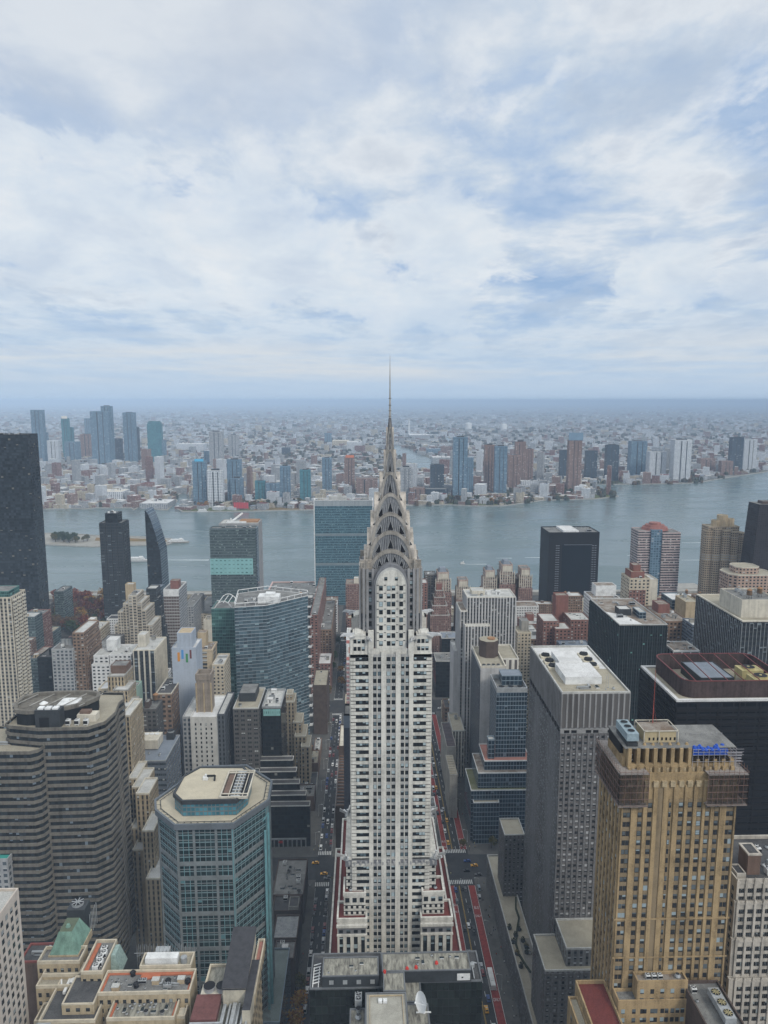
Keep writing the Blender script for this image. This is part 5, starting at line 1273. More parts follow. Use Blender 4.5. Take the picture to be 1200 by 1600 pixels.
# ---- tan brick tower wrapped in netting at its head
def tan_tower():
    wallm = plain('ochre glazed brick', (.385, .28, .155), .8, .50, .16, streak=True); span = plain('ochre spandrel', (.26, .20, .125), .8, .35, .2, streak=True)
    B = Bld('office_tower', 'ochre brick tower with deep fins and dark netted scaffolding around its head', 'office tower')
    X0, X1, Y0 = 77.2, at(1150, 1250, 205)[0], 205.0; Y1 = 224; zs = at(1060, 1250, 205)[1]; zt = at(1060, 1205, 207)[1]
    pl = [(X0, Y0), (X1, Y0), (X1, Y1), (X0, Y1)]; FOOT.append((X0-10, X1+4, 180, 226))
    B.block(pl, 0, zs+8, wallm, M['grey_roof'], bay=0, fh=0, foot=False)
    b = MB(); W_ = X1-X0; ctr = [.05, .165, .25, .335, .425, .52, .60, .68, .755, .835, .95]; cw = [2.3, 1.3, 1.3, 0, .75, 1.35, 1.35, 1.35, 1.3, 1.3, 2.3]
    fh = 3.05; pn = []; nf = 44
    for i, (c, w) in enumerate(zip(ctr, cw)):
        if i+1 < len(ctr):
            a = X0+W_*c+max(w, 1.6)/2+.08; d = X0+W_*ctr[i+1]-max(cw[i+1], 1.6)/2-.08; b.box(a, d, Y0-.45, Y0-.01, 40, zs+5, 0)
    b.box(X0, X0+.5, Y0-.5, Y0-.01, 40, zs+5, 0); b.box(X1-.5, X1, Y0-.5, Y0-.01, 40, zs+5, 0)
    for f in range(nf):
        z = zs-1.6-f*fh
        if z < 42: break
        for i, (c, w) in enumerate(zip(ctr, cw)):
            xx = X0+W_*c
            if i == 3: continue
            if w > 2: pn.append((xx-.58, Y0, z, 1.05, 1.6, 'F')); pn.append((xx+.58, Y0, z, 1.05, 1.6, 'F'))
            else: pn.append((xx, Y0, z, w, 1.65, 'F'))
            b.box(xx-w/2, xx+w/2, Y0-.14, Y0-.01, z+.95, z+fh-.95, 1)
        for k in range(6):
            yy = Y0+2+k*3.1; pn.append((X0, yy, z, 1.2, 1.65, 'L')); b.box(X0-.14, X0-.01, yy-.7, yy+.7, z+.95, z+fh-.95, 1)
    b.box(X0+W_*.31, X0+W_*.36, Y0-.2, Y0-.01, 40, zs+4, 1)
    for k in range(7): yy = Y0+.5+k*3.05; b.box(X0-.4, X0-.01, yy-.5, yy+.5, 40, zs+5, 0)
    # band courses
    for f in (3, 4): b.box(X0-.5, X1+.5, Y0-.62, Y0-.46, zs-f*13.2, zs-f*13.2+.5, 0)
    b.build('wall_relief', [wallm, span], B.root)
    # crown: tall fins with arched heads standing in front of a recessed wall
    xa, xb = at(981, 1170, 208)[0], at(1075+65, 1170, 208)[0]; ztop = at(1060, 1160, 208)[1]
    c = MB(); c.box(xa-1.5, xb+1, 210.5, 221, zs+8, ztop-1.2, 2)
    nfin = 12; step = (xb-xa)/nfin
    for k in range(nfin+1):
        x = xa+k*step; zz = ztop if k < 8 else ztop-3.5
        c.box(x-.52, x+.52, 205.9, 211, zs+3, zz-1.0, 0); c.cyl(x, 208.5, zz-1.0, zz-.3, .62, .3, 8, 0); c.box(x-.5, x+.5, 205.2, 206.2, zs+1, zs+10.5, 0); c.box(x-.75, x+.75, 204.3, 205.4, zs+4.6, zs+6.4, 3)
        if k < nfin: pn.append((x+step/2, 206.9, zs+3.6, 1.1, 2.0, 'F'))
    c.box(xa, xb, 206.0, 207.2, zs+6.8, zs+11.2, 0)
    for k in range(nfin): x = xa+(k+.5)*step; c.cyl(x, 206.3, zs+7.5, zs+10, .75, .45, 8, 3)
    c.box(X0+2.5, xa-1.6, 207.5, 221, zs+8, ztop-4.5, 0)
    c.build('finned_crown', [wallm, M['grey_roof'], M['black'], plain('pale carved stone', (.45, .36, .23), .8, .4, .8)], B.root)
    b = MB(); b.box(xa-1.5, xb+1.2, 206.5, 222, ztop-1.19, ztop-.9, 0); B.part('roof', b, [M['grey_roof']])
    # scaffolding: posts, ledgers, decks and dark netting at the corners
    def scaff(x0, x1, y0, y1, za, zb, sides):
        n_ = MB(); s_ = MB()
        segs = {'F': ((x0, y0), (x1, y0)), 'L': ((x0, y1), (x0, y0)), 'R': ((x1, y0), (x1, y1))}
        for sd_ in sides:
            p, q = segs[sd_]; L = math.dist(p, q); k = max(2, int(L/1.5)); nlev = int((zb-za)/2)
            for i in range(k+1):
                t = i/k; x, y = p[0]+(q[0]-p[0])*t, p[1]+(q[1]-p[1])*t; s_.bar((x, y, za), (x, y, zb+1.3), .09)
            for j in range(nlev+1): zz = za+(zb-za)*j/nlev; s_.bar((*p, zz), (*q, zz), .12)
            ox, oy = {'F': (0, .12), 'L': (.12, 0), 'R': (-.12, 0)}[sd_]
            n_.quad([(p[0]+ox, p[1]+oy, za+.4), (q[0]+ox, q[1]+oy, za+.4), (q[0]+ox, q[1]+oy, zb-.6), (p[0]+ox, p[1]+oy, zb-.6)])
        sb = plain('scaffold boards', (.30, .27, .25), .9, .4, 1); d = MB(); d.box(x0, x1, y0, y1, za-.3, za, 0); d.build('scaffold_deck', [sb], B.root); d = MB(); d.box(x0, x1, y0, y1, zb-.9, zb-.7, 0)
        o = s_.build('scaffold_frame', [plain('rusty scaffold tube', (.20, .13, .11), .7, .3)], B.root)
        o = n_.build('debris_netting', [M['net']], B.root); d.build('scaffold_deck', [sb], B.root)
    xs1 = at(1012, 1250, 203)[0]; xs2 = at(1104, 1250, 203)[0]
    scaff(X0-1.8, xs1, Y0-2.4, Y1+1, zs-.5, zs+10.5, 'FL'); scaff(xs2, X1+2.2, Y0-2.4, Y1+1, zs-.5, zs+10, 'FR')
    kit(B.root, (X0, xs1-1, Y0+2, Y1-2), zs+10.6, 3, 2, ('ac1', 'ac'))
    # roof houses, blue sheeted pallets, cooling unit
    b = MB(); xq, zq = at(1000, 1150, 212); b.box(xa+5.8, xa+15.5, 210, 217, ztop-.9, ztop+2.6, 0, 1); 
    for q in range(7): b.box(xa+7+q*1.3, xa+7.5+q*1.3, 209.9, 209.99, ztop-.2, ztop+.7, 2)
    B.part('penthouse', b, [plain('ochre roof house', (.45, .37, .23), .8, .2), M['brown_roof'], M['black']])
    b = MB(); b.box(xa+5.3, xa+16, 209.4, 209.6, ztop+2.9, ztop+3.1); b.box(xa+5.3, xa+5.5, 209.4, 217.5, ztop+2.9, ztop+3.1); b.box(xa+15.8, xa+16, 209.4, 217.5, ztop+2.9, ztop+3.1); b.box(xa+5.3, xa+16, 217.3, 217.5, ztop+2.9, ztop+3.1)
    for x in (xa+5.4, xa+10, xa+15.9):
        for y in (209.5, 217.4): b.box(x-.1, x+.1, y-.1, y+.1, ztop-.9, ztop+2.9)
    B.part('guard_rail', b, [M['cream']])
    b = MB(); b.box(xa-.5, xa+2.8, 207.5, 217, ztop-.9, ztop+.3, 2); b.box(xa-.6, xa+3.0, 207.5, 217.5, ztop+.8, ztop+3.2, 0)
    for q in range(3): b.cyl(xa+1.2, 209.2+q*3.1, ztop+3.2, ztop+3.5, 1.1, 1.1, 12, 0, 1)
    B.part('cooling_unit', b, [plain('pale blue casing', (.30, .38, .42), .6, .25), M['black'], M['dark_metal']])
    b = MB(); xr0 = at(1074, 1150, 210)[0]; xr1 = at(1132, 1150, 210)[0]; b.box(xr0, xr1, 206, 214.5, ztop-4.6, ztop-4.3, 0)
    b.box(xr0+.2, xr1-.6, 206, 206.9, ztop-3.2, ztop-1.4, 1)
    rr = random.Random(2)
    for q in range(24):
        x = rr.uniform(xr0+.5, xr1-1); y = rr.choice((rr.uniform(206, 208), rr.uniform(212, 214.5))); h = rr.uniform(.5, 1.2); b.cyl(x, y, ztop-1.4 if y < 209 else ztop-2, (ztop-1.4 if y < 209 else ztop-2)+h, .8, .35, 7, 1)
    b.box(xr0, xr1, 208.5, 212, ztop-4.3, ztop-2.0, 2); B.part('tarpaulin', b, [M['net'], M['blue_sheet'], M['grey_roof']])
    b = MB()
    for q in range(9):
        x = xr0+q*(xr1-xr0)/7.0; b.bar((x, 205.6, zs+10), (x, 205.6, ztop-1), .1); b.bar((x, 214.8, zs+10), (x, 214.8, ztop-.2), .1)
    for zz in (zs+12, zs+15, ztop-3, ztop-1.2): b.bar((xr0, 205.6, zz), (xr1+4, 205.6, zz), .1); b.bar((xr1+2, 205.6, zz), (xr1+2, 215, zz), .1)
    for q in range(5): b.bar((xr1-1+q*.9, 206+q, ztop-2.5-q*1.4), (xr1+3.4+q*.5, 205.5+q, ztop-2.3-q*1.4), .3)
    B.part('scaffold_frame', b, [plain('scaffold steel', (.35, .34, .36), .6, .3)])
    b = MB(); b.cyl(xa+10.5, 216, ztop, ztop+20, .16, .05, 6); b.bar((xa+10.5, 216, ztop+8), (xa+13, 218, ztop), .05); B.part('flagpole', b, [plain('red pole', (.40, .10, .08), .6, .1)])
    # lower step in front with condensers
    e, z5 = at(966, 1568, 199.4); f1 = at(1084, 1568, 199.4)[0]
    B.block((e, f1, 199.4, 204.4), 0, z5, wallm, M['grey_roof'], bay=0, fh=0, foot=False, trim=wallm); a5 = at(996, 1537, 200.2)[0]; c5 = at(1075, 1537, 200.2)[0]; z6 = at(1030, 1537, 200.2)[1]
    B.block((a5, c5, 200.2, 204.3), z5, z6, wallm, M['brown_roof'], bay=0, fh=0, foot=False)
    for f in range(20):
        z = z6-2.6-f*3.05
        for k in range(5): pn.append((a5+1.6+k*(c5-a5-3.2)/4, 200.2 if z > z5 else 199.4, z, 1.15, 1.6, 'F'))
        if z < z5:
            for k in range(7): pn.append((e+1.6+k*(f1-e-3.2)/6, 199.4, z, 1.15, 1.6, 'F'))
    for k in range(3): inst(P['ac1'], B.root, a5+4+k*1.9, 202.4, z6, .6)
    inst(P['vent'], B.root, c5-2.4, 202.4, z6, 1.3)
    # side wing with an oxide red roof
    g0, z7 = at(903, 1547, 206); pl = [(69.5, 170), (77.0, 170), (77.0, 206), (69.5, 206)]
    xw0 = W(898, 1545, 0)[0]; g0, z7 = at(900, 1540, 210); g1 = 77.0
    B.block((g0, g1, 176, 211), 0, z7, wallm, M['red_roof'], bay=0, fh=0, foot=False, par=1.2, pt=.5)
    g2, z8 = at(894, 1580, 203); B.block((g2, g0-.02, 180, 208), 0, z8, wallm, M['gravel'], bay=0, fh=0, foot=False, par=.8)
    for f in range(20):
        for k in range(9): pn.append((g0, 178+k*3.5, z7-3-f*3.05, 1.2, 1.6, 'L'))
        for k in range(7): pn.append((g2, 182+k*3.6, z8-3-f*3.05, 1.2, 1.6, 'L'))
    put_windows(B.root, pn, panemat('ochre tower windows', (.03, .032, .035), (.11, .13, .14), (.30, .37, .40), .45, .25))
    B.done()
tan_tower()
# white ornate tower at the edge
def ornate():
    st = plain('pale terracotta', (.50, .46, .40), .8, .4, .3, streak=True)
    B = Bld('office_tower', 'pale ornate terracotta office building stepping down in tiers with a brick lift tower', 'office tower')
    x0, zt = at(1151, 1380, 212); X1 = x0+24; FOOT.append((x0, X1, 212, 236)); pn = []
    tiers = [(0, zt, 0), (-.8, at(1151, 1412, 211)[1], 1), (-2, at(1151, 1470, 210)[1], 2), (-.5, at(1151, 1536, 209)[1], 3)]
    zl = zt; b = MB()
    B.block((x0, X1, 212, 236), 0, zt, st, M['black_roof'], bay=0, fh=0, foot=False, par=1.3)
    zz = [zt, at(1151, 1412, 211.4)[1], at(1151, 1470, 210.5)[1], at(1151, 1533, 209)[1]]
    for i, (dy, z) in enumerate(((.8, zz[1]), (1.8, zz[2]), (3.2, zz[3]))):
        B.block((x0-.6*(i+1), X1, 212-dy, 211.99-dy+(.8, 1.0, 1.4)[i]), 0, z, st, M['brown_roof'] if i == 2 else M['pale_roof'], bay=0, fh=0, foot=False, par=.9)
    for k in range(9):
        c = x0+.3+k*2.85
        for i, (y, za, zb) in enumerate(((211.95, zz[1], zz[0]), (211.15, zz[2], zz[1]), (210.15, zz[3], zz[2]), (208.75, 40, zz[3]))):
            b.box(c-.38, c+.38, y-.4, y-.01, za, zb+.8, 0); b.cyl(c, y-.1, zb+.8, zb+2.0, .42, .05, 6, 0); b.box(c+.38, c+2.47, y-.2, y-.01, zb-.2, zb+.5, 0)
            f = 0
            while zb-2.6-f*2.75 > za+.6:
                z = zb-2.6-f*2.75; f += 1
                for q in (-.62, 0, .62): pn.append((c+1.42+q, y, z, .5, 1.5, 'F'))
    for k in range(8):
        for f in range(24): pn.append((x0-(0 if zt-3-f*2.9 > zz[1] else 0), 214+k*2.8, zt-3-f*2.9, 1.1, 1.6, 'L'))
    B.part('ornament', b, [st])
    m = MB(); a, zq = at(1163, 1350, 218); m.box(a, a+4.2, 216, 222, zt, at(1163, 1331, 218)[1]); q = at(1163, 1331, 218)[1]; m.box(a-.2, a+4.4, 215.8, 222.2, q, q+.5, 1); m.box(a+.6, a+3.6, 216.6, 221.4, q+.45, q+.55, 2); B.part('lift_tower', m, [M['brown_brick'], st, M['black_roof']])
    B.pent((x0+1, x0+4, 214, 219), zt, 1.6, st, M['black_roof']); kit(B.root, (x0+10, X1-1, 214, 234), zt, 4, 6, ('duct', 'ac1', 'vent', 'duct'))
    put_windows(B.root, pn, panemat('terracotta windows', (.015, .016, .018), (.06, .07, .075), (.25, .28, .28), .25, .1)); B.done()
ornate()
# low roof with three big fans between the ochre tower and the pale one
B = Bld('office_block', 'lower roof carrying a long pale cooler with three big fans beside the ochre tower', 'building')
a, z = at(1082, 1552, 196); c_ = at(1140, 1552, 196)[0]; B.block((a, c_, 172, 203.4), 0, z-3, M['dark_brick'], M['grey_roof'], bay=0, fh=0, foot=False)
b = MB(); p0, p1 = W(1112, 1543, z), W(1136, 1592, z); x0, x1 = sorted((p0[0]-1.3, p0[0]+2.0)); y0, y1 = p1[1], p0[1]; b.box(x0, x1, y0, y1, z-2, z, 0)
for q in range(3):
    cy = y1-(y1-y0)*(q+.5)/3; cx_ = (x0+x1)/2; b.cyl(cx_, cy, z, z+.25, 1.35, 1.35, 18, 0, 1)
    for k in range(4): an = k*pi/4*1+.3; b.bar((cx_-1.2*cos(an), cy-1.2*sin(an), z+.3), (cx_+1.2*cos(an), cy+1.2*sin(an), z+.3), .22, 2)
B.part('cooling_unit', b, [M['steel'], M['black'], plain('brass blade', (.40, .35, .20), .5, .2)]); kit(B.root, (a+.5, x0-.5, 174, 202), z-3, 5, 6, ('duct', 'vent', 'ac1'), s=.7); B.done()
# ---- big black towers on the right
B = Bld('office_tower', 'broad black banded office tower with a brown rounded rooftop screen and white parapet', 'office tower')
x0, z = at(1057, 1097, 334); X1 = x0+62; yb = W(1012, 1053, z)[1]+4; rc = (x0, X1, 334, yb+6)
B.block(rc, 0, z, F['black_band'], M['gravel'], bay=5.6, fh=3.5, trim=M['white_roof'], par=1.0, pt=1.8); B.piers(rc, 0, z-1, 11, M['black'], .8, .3, 3.5, 1.2, .5, faces=(0, 3))
sx0 = at(1066, 1082, 340)[0]; n = 8; pts = []
X2 = X1-4; y0s, y1s = 338.5, yb+3; r_ = 5.5
for (cx_, cy_, a0) in ((X2-r_, y0s+r_, -pi/2), (X2-r_, y1s-r_, 0), (sx0+r_, y1s-r_, pi/2), (sx0+r_, y0s+r_, pi)):
    for k in range(4): a = a0+k*pi/6; pts.append((cx_+r_*cos(a), cy_+r_*sin(a)))
b = MB(); inn = inset(pts, .5); b.ring(pts, inn, z, z+8.5, 0); b.ring(inset(pts, -.1), inset(pts, .5), z+8.5, z+8.75, 1)
for k in range(6): x = sx0+6+k*8; b.bar((x, y0s, z+8.5), (x+3, y1s, z+8.5), .35, 1)
B.part('roof_screen', b, [facade('ribbed brown screen', (.085, .062, .06), (.06, .045, .045), .5, .97, var=.3, blind=0, rough=.6, amt=.5), plain('oxide red steel', (.17, .05, .05), .6, .25)])
B.pent((sx0+13, sx0+30, y0s+10, y1s-6), z, 6, M['dark_metal'], M['blue_roof'])
for q in range(2):
    m = MB(); xx, yy = sx0+42, y0s+8+q*12; m.box(xx-5, xx+6, yy-4, yy+4, z+3, z+7.6, 0); m.cyl(xx, yy, z+7.6, z+8.4, 3.2, 3.2, 18, 0, 1); m.cyl(xx, yy, z+8.4, z+8.6, .7, .7, 8, 0)
    for (u, v) in ((-4.6, -3.6), (5.6, -3.6), (-4.6, 3.6), (5.6, 3.6)): m.box(xx+u-.2, xx+u+.2, yy+v-.2, yy+v+.2, z, z+3, 0)
    B.part('cooling_tower', m, [M['yellow'], M['black']])
kit(B.root, (sx0+4, sx0+12, y0s+5, y1s-5), z, 9, 4); B.done()
B = Bld('office_tower', 'black ribbed office tower with a half white half gravel roof and scattered lit windows', 'office tower')
rc, z = RC(968, 1043, 977, 500, None, 938); rc = (rc[0], rc[1], rc[2], rc[3]+4); B.block(rc, 0, z, F['black_v'], M['brown_roof'], bay=1.7, fh=3.2, trim=M['pale_roof'], par=.8); B.piers(rc, 0, z-1, 3.4, plain('gunmetal fin', (.10, .12, .13), .4, .2), .22, .45, faces=(0, 3))
x0, x1, y0, y1 = rc; b = MB(); b.prism([(x0+.8, y0+.8), (x0+18, y0+.8), (x0+12, y0+26), (x0+.8, y0+34)], z+.04, z+.14, 0, 0, 0, 0); B.part('white_membrane', b, [M['white_roof']])
B.pent((x0+8, x0+17, y0+24, y0+34), z, 4.5, M['dark_metal'], M['pale_roof']); B.pent((x0+20, x0+25, y0+16, y0+30), z, 4.5, F['navy_glass'], M['pale_roof']); kit(B.root, (x0+2, x1-2, y0+5, y1-2), z, 77, 12, ('ac', 'duct', 'vent', 'ac1', 'sky'), [(x0+12, y0+29, 7), (x0+22, y0+23, 8)]); B.done()
B = Bld('office_tower', 'black grid office tower with a cream two storey house on its roof', 'office tower')
x0, z = at(1160, 972, 480); yb = W(1101, 934, z)[1]+5; rc = (x0, x0+50, 480, yb+3); B.block(rc, 0, z, F['dark_grid'], M['gravel'], bay=2.6, fh=3.4, trim=M['cream'], par=.9, pt=1.2); B.piers(rc, 0, z-1, 2.6, M['steel'], .25, .35, faces=(0, 3))
B.pent((x0+4, x0+30, 490, 522), z, 12, M['cream'], M['grey_roof'], par=1); kit(B.root, (x0+8, x0+28, 494, 518), z+12, 5, 5, ('fan', 'ac', 'duct', 'tank')); kit(B.root, (x0+1, x0+4, 500, 540), z, 6, 3, ('ac1',)); B.done()
simple('office_block', 'small block with a white concrete frame and dark glass between the two black towers', (1052, 1093, 1018, 520, None, 1003), F['whiteframe'], M['brown_roof'], seed=81, n=7, bay=6, fh=9, trim=M['white_paint'])
# far black slab by the river with white window columns
B = Bld('office_tower', 'black slab tower with columns of white slots down both edges, standing before the river', 'office tower')
rc, z = RC(858, 937, 833, 985, None, 823.5); B.block(rc, 0, z, M['black'], M['grey_roof'], bay=0, fh=0, par=1.2); x0, x1, y0, y1 = rc; b = MB(); w = x1-x0
b.box(x0+w*.27, x1-w*.16, y0-.8, y0-.01, 10, z-16, 1)
for k in range(34):
    zz = z-18-k*3.3
    for c in (.16, .20, .88, .93): b.box(x0+w*c-1.2, x0+w*c+1.2, y0-.3, y0-.01, zz, zz+.9, 0)
b.box(x0+w*.3, x1-w*.14, y0-.9, y0-.81, z-16.4, z-15.9, 0)
B.part('slot_windows', b, [plain('pale slots', (.20, .22, .25), .5, .2), plain('black glass', (.012, .016, .022), .08, .1)], 'pale horizontal slots beside a recessed black glass panel')
B.pent((x0+w*.3, x0+w*.6, y0+4, y1-4), z, 2.5, M['white_paint'], M['white_roof']); kit(B.root, (x0+w*.65, x1-2, y0+2, y1-2), z, 3, 5, ('ac', 'fan', 'mast'), s=1.4); B.done()
# brick topped cream building
B = Bld('apartment_block', 'cream block with stacked red brick roof terraces in front of the river', 'apartment block')
rc, z = RC(984, 1016, 905, 700, 24); B.block(rc, 0, z, F['buff'], M['gravel'], bay=4, fh=3.3); r2 = (rc[1]+.02, rc[1]+9, rc[2]+3, rc[3]); B.block(r2, 0, z-2, M['cream'], M['pale_roof'], bay=0, fh=0)
x0, x1, y0, y1 = rc; b = MB(); b.prism([(x0-.0, y0-.4), (x1-4, y0-.4), (x1-4, y0-.02), (x0, y0-.02)], 0, z-11, 0, 0, 3.4, 3.3); B.part('brick_front', b, [F['red']])
B.pent((x0+3, x1-4, y0+5, y1-2), z, 6, M['red_brick'], M['gravel']); B.pent((x0+6, x1-7, y0+8, y1-5), z+6, 6, M['red_brick'], M['brown_roof']); kit(B.root, (x0+1, x1-1, y0+.6, y0+5), z, 3, 3, ('ac1', 'vent')); B.done()
simple('apartment_block', 'white block with windowed end and a white roof house beside the black ribbed tower', (925, 969, 936, 668, 26), F['white_apt'], M['brown_roof'], seed=83, n=4, pents=((.25, .98, .4, .9, 10, M['white_paint'], M['brown_roof']),))
B = Bld('apartment_block', 'red brick apartment complex with a square chimney tower and white balconies', 'apartment block')
for (xl, xr, yt, y0, dp) in ((849, 874, 972, 640, 26), (868, 892, 984, 632, 20), (892, 923, 970, 645, 26)):
    a, z = at(xl, yt, y0); c_ = at(xr, yt, y0)[0]; B.block((a, c_, y0, y0+dp), 0, z, F['red'], M['pale_roof'], bay=3.2, fh=3)
a, z = at(876, 946, 655); c_ = at(896, 946, 655)[0]; B.block((a, c_, 672, 684), 0, z+4, M['red_brick'], M['brown_roof'], bay=0, fh=0); kit(B.root, (at(894, 970, 645)[0], at(921, 970, 645)[0], 648, 668), at(900, 970, 645)[1], 3, 6); B.done()
simple('apartment_block', 'brick block with a whitewashed roof between the gothic towers and the black slab', (816, 848, 976, 745, 26), F['red'], M['pale_roof'], seed=85, n=6, pents=((.35, .7, .5, .8, 7, M['red_brick'], M['brown_roof']),))
simple('apartment_block', 'cream gridded block with dark glass lower storeys next to the brick complex', (809, 830, 990, 640, 20), F['buff'], M['gravel'], seed=86, n=3, pents=((.4, .95, .4, .9, 9, M['concrete'], M['grey_roof']),))
simple('row_house', 'small flat block with a dark cluttered roof behind the cream gridded block', (829, 850, 1000, 690, 50), F['terra'], M['pale_roof'], seed=87, n=6)
# striped tower with red stepped roof
B = Bld('apartment_tower', 'pink banded tower with a dark glass spine and russet stepped roof by the river', 'apartment tower')
rc, z = RC(1000, 1064, 831, 1000, 34); x0, x1, y0, y1 = rc; w = x1-x0
B.block((x0, x0+w*.30, y0+5, y1), 0, z, F['pinkstripe'], M['grey_roof'], bay=4, fh=3.6); B.block((x0+w*.30+.02, x0+w*.56, y0+2, y1), 0, z+2, F['farblue'], M['grey_roof'], bay=4, fh=3.6); B.block((x0+w*.56+.02, x1, y0, y1-2), 0, z-2, F['pinkstripe'], M['grey_roof'], bay=4, fh=3.6)
cx_, cy_ = (x0+x1)/2, (y0+y1)/2+4; b = MB()
for i, (r, h) in enumerate(((.34, 4), (.26, 7), (.16, 10))): b.cyl(cx_, cy_, z+[0, 4, 7][i], z+h, w*r, w*r*.9, 8)
B.part('stepped_roof', b, [plain('red roof panel', (.29, .13, .11), .7, .3)]); B.done()
# tan tower of clustered round bays
B = Bld('apartment_tower', 'tall tan tower of clustered round bays with a castle like top by the river', 'apartment tower')
x0, z = at(1107, 828, 955); x1 = at(1166, 828, 955)[0]; w = x1-x0; bays = [(.10, 4, z-3), (.30, 1, z), (.52, -1, z-2), (.74, 0, z-4), (.93, 4, z-6)]
B.start([(x0, 955), (x1, 955), (x1, 985), (x0, 985)]); FOOT.append((x0, x1, 950, 985))
for c, dy, zz in bays:
    r = w*.125; cx_ = x0+w*c; pl = [(cx_+r*cos(a), 962+dy+r*sin(a)) for a in [k*pi/7 for k in range(14)]]; B.block(pl, 0, zz, F['corinth'], M['gravel'], foot=False, bay=2.6, fh=3.1, par=1)
B.block((x0+w*.1, x1-w*.08, 965, 986), 0, z+2, F['corinth'], M['gravel'], foot=False, bay=3, fh=3.1)
for c, r, h in ((.38, 6, 9), (.55, 7, 16), (.75, 6, 11)):
    cx_ = x0+w*c; pl = [(cx_+r*cos(a), 976+r*sin(a)) for a in [k*pi/5 for k in range(10)]]; B.block(pl, z+2, z+h, M['tan_brick'], M['gravel'], foot=False, bay=0, fh=0, par=1)
B.done()
# dark tower at the edge leaning outward at its foot
B = Bld('apartment_tower', 'dark brown tower cut off by the picture edge with a flat top and flared foot', 'apartment tower')
x0, z = at(1190, 789, 905); B.start([(x0, 905), (x0+30, 905), (x0+30, 935), (x0, 935)]); b = MB(); lo = [(x0-10, 905), (x0+34, 905), (x0+34, 940), (x0-10, 940)]; hi = [(x0, 909), (x0+30, 909), (x0+30, 936), (x0, 936)]
for i in range(4):
    j = (i+1) % 4; b.quad([(*lo[i], 0), (*lo[j], 0), (*hi[j], z), (*hi[i], z)], 0, [(100, 100), (110, 100), (110, 160), (100, 160)])
b.quad([(x, y, z) for x, y in hi], 1); B.part('wall', b, [facade('dark brown tower wall', (.04, .035, .038), (.02, .02, .024), .5, .6, blind=0), M['grey_roof']]); FOOT.append((x0-15, x0+34, 905, 940))
B.pent((x0+6, x0+20, 914, 926), z, 3, M['dark_brick'], M['grey_roof']); B.done()
# tan octagon tiers
B = Bld('apartment_tower', 'tan brick tower with canted corners and tiered roof terraces below the dark edge tower', 'apartment tower')
for (xl, xr, yt, y0, dp, k_) in ((1143, 1215, 900, 760, 34, 7), (1153, 1190, 888, 768, 24, 5)):
    a, z = at(xl, yt, y0); c_ = at(xr, yt, y0)[0]; pl = [(a, y0+k_), (a+k_, y0), (c_-k_, y0), (c_, y0+k_), (c_, y0+dp-k_), (c_-k_, y0+dp), (a+k_, y0+dp), (a, y0+dp-k_)]
    B.block(pl, 0 if k_ == 7 else z-10, z, facade('tan pink windows', (.40, .29, .23), ww=.5, wh=.5, blind=.15), M['gravel'], bay=4, fh=3.4, trim=M['cream'], foot=k_ == 7)
B.done()
simple('apartment_block', 'brown brick block with curved glass corner and red roof blocks below the river towers', (1040, 1077, 972, 620, 50), F['terra'], M['brown_roof'], seed=90, n=7, pents=((.2, .7, .55, .85, 8, M['red_brick'], M['brown_roof']),), fh=3.2)
simple('apartment_block', 'yellow tan slab with sparse windows between the brown brick block and black grid tower', (1072, 1094, 942, 660, 24), M['tan_brick'], M['gravel'], seed=91, n=3, bay=0)
simple('office_block', 'blue glass office block with a white roof below the pink banded tower', (1050, 1086, 938, 690, 26), F['navy_glass'], M['white_roof'], seed=92, n=4)
simple('office_block', 'pale blue narrow office block beside the black grid tower', (1082, 1096, 978, 600, 20), F['grey_blue'], M['pale_roof'], seed=93, n=1)
simple('apartment_block', 'low grey blue roofed block under the brick complex', (878, 925, 1012, 600, 18), F['grey_blue'], M['blue_roof'], seed=94, n=4)
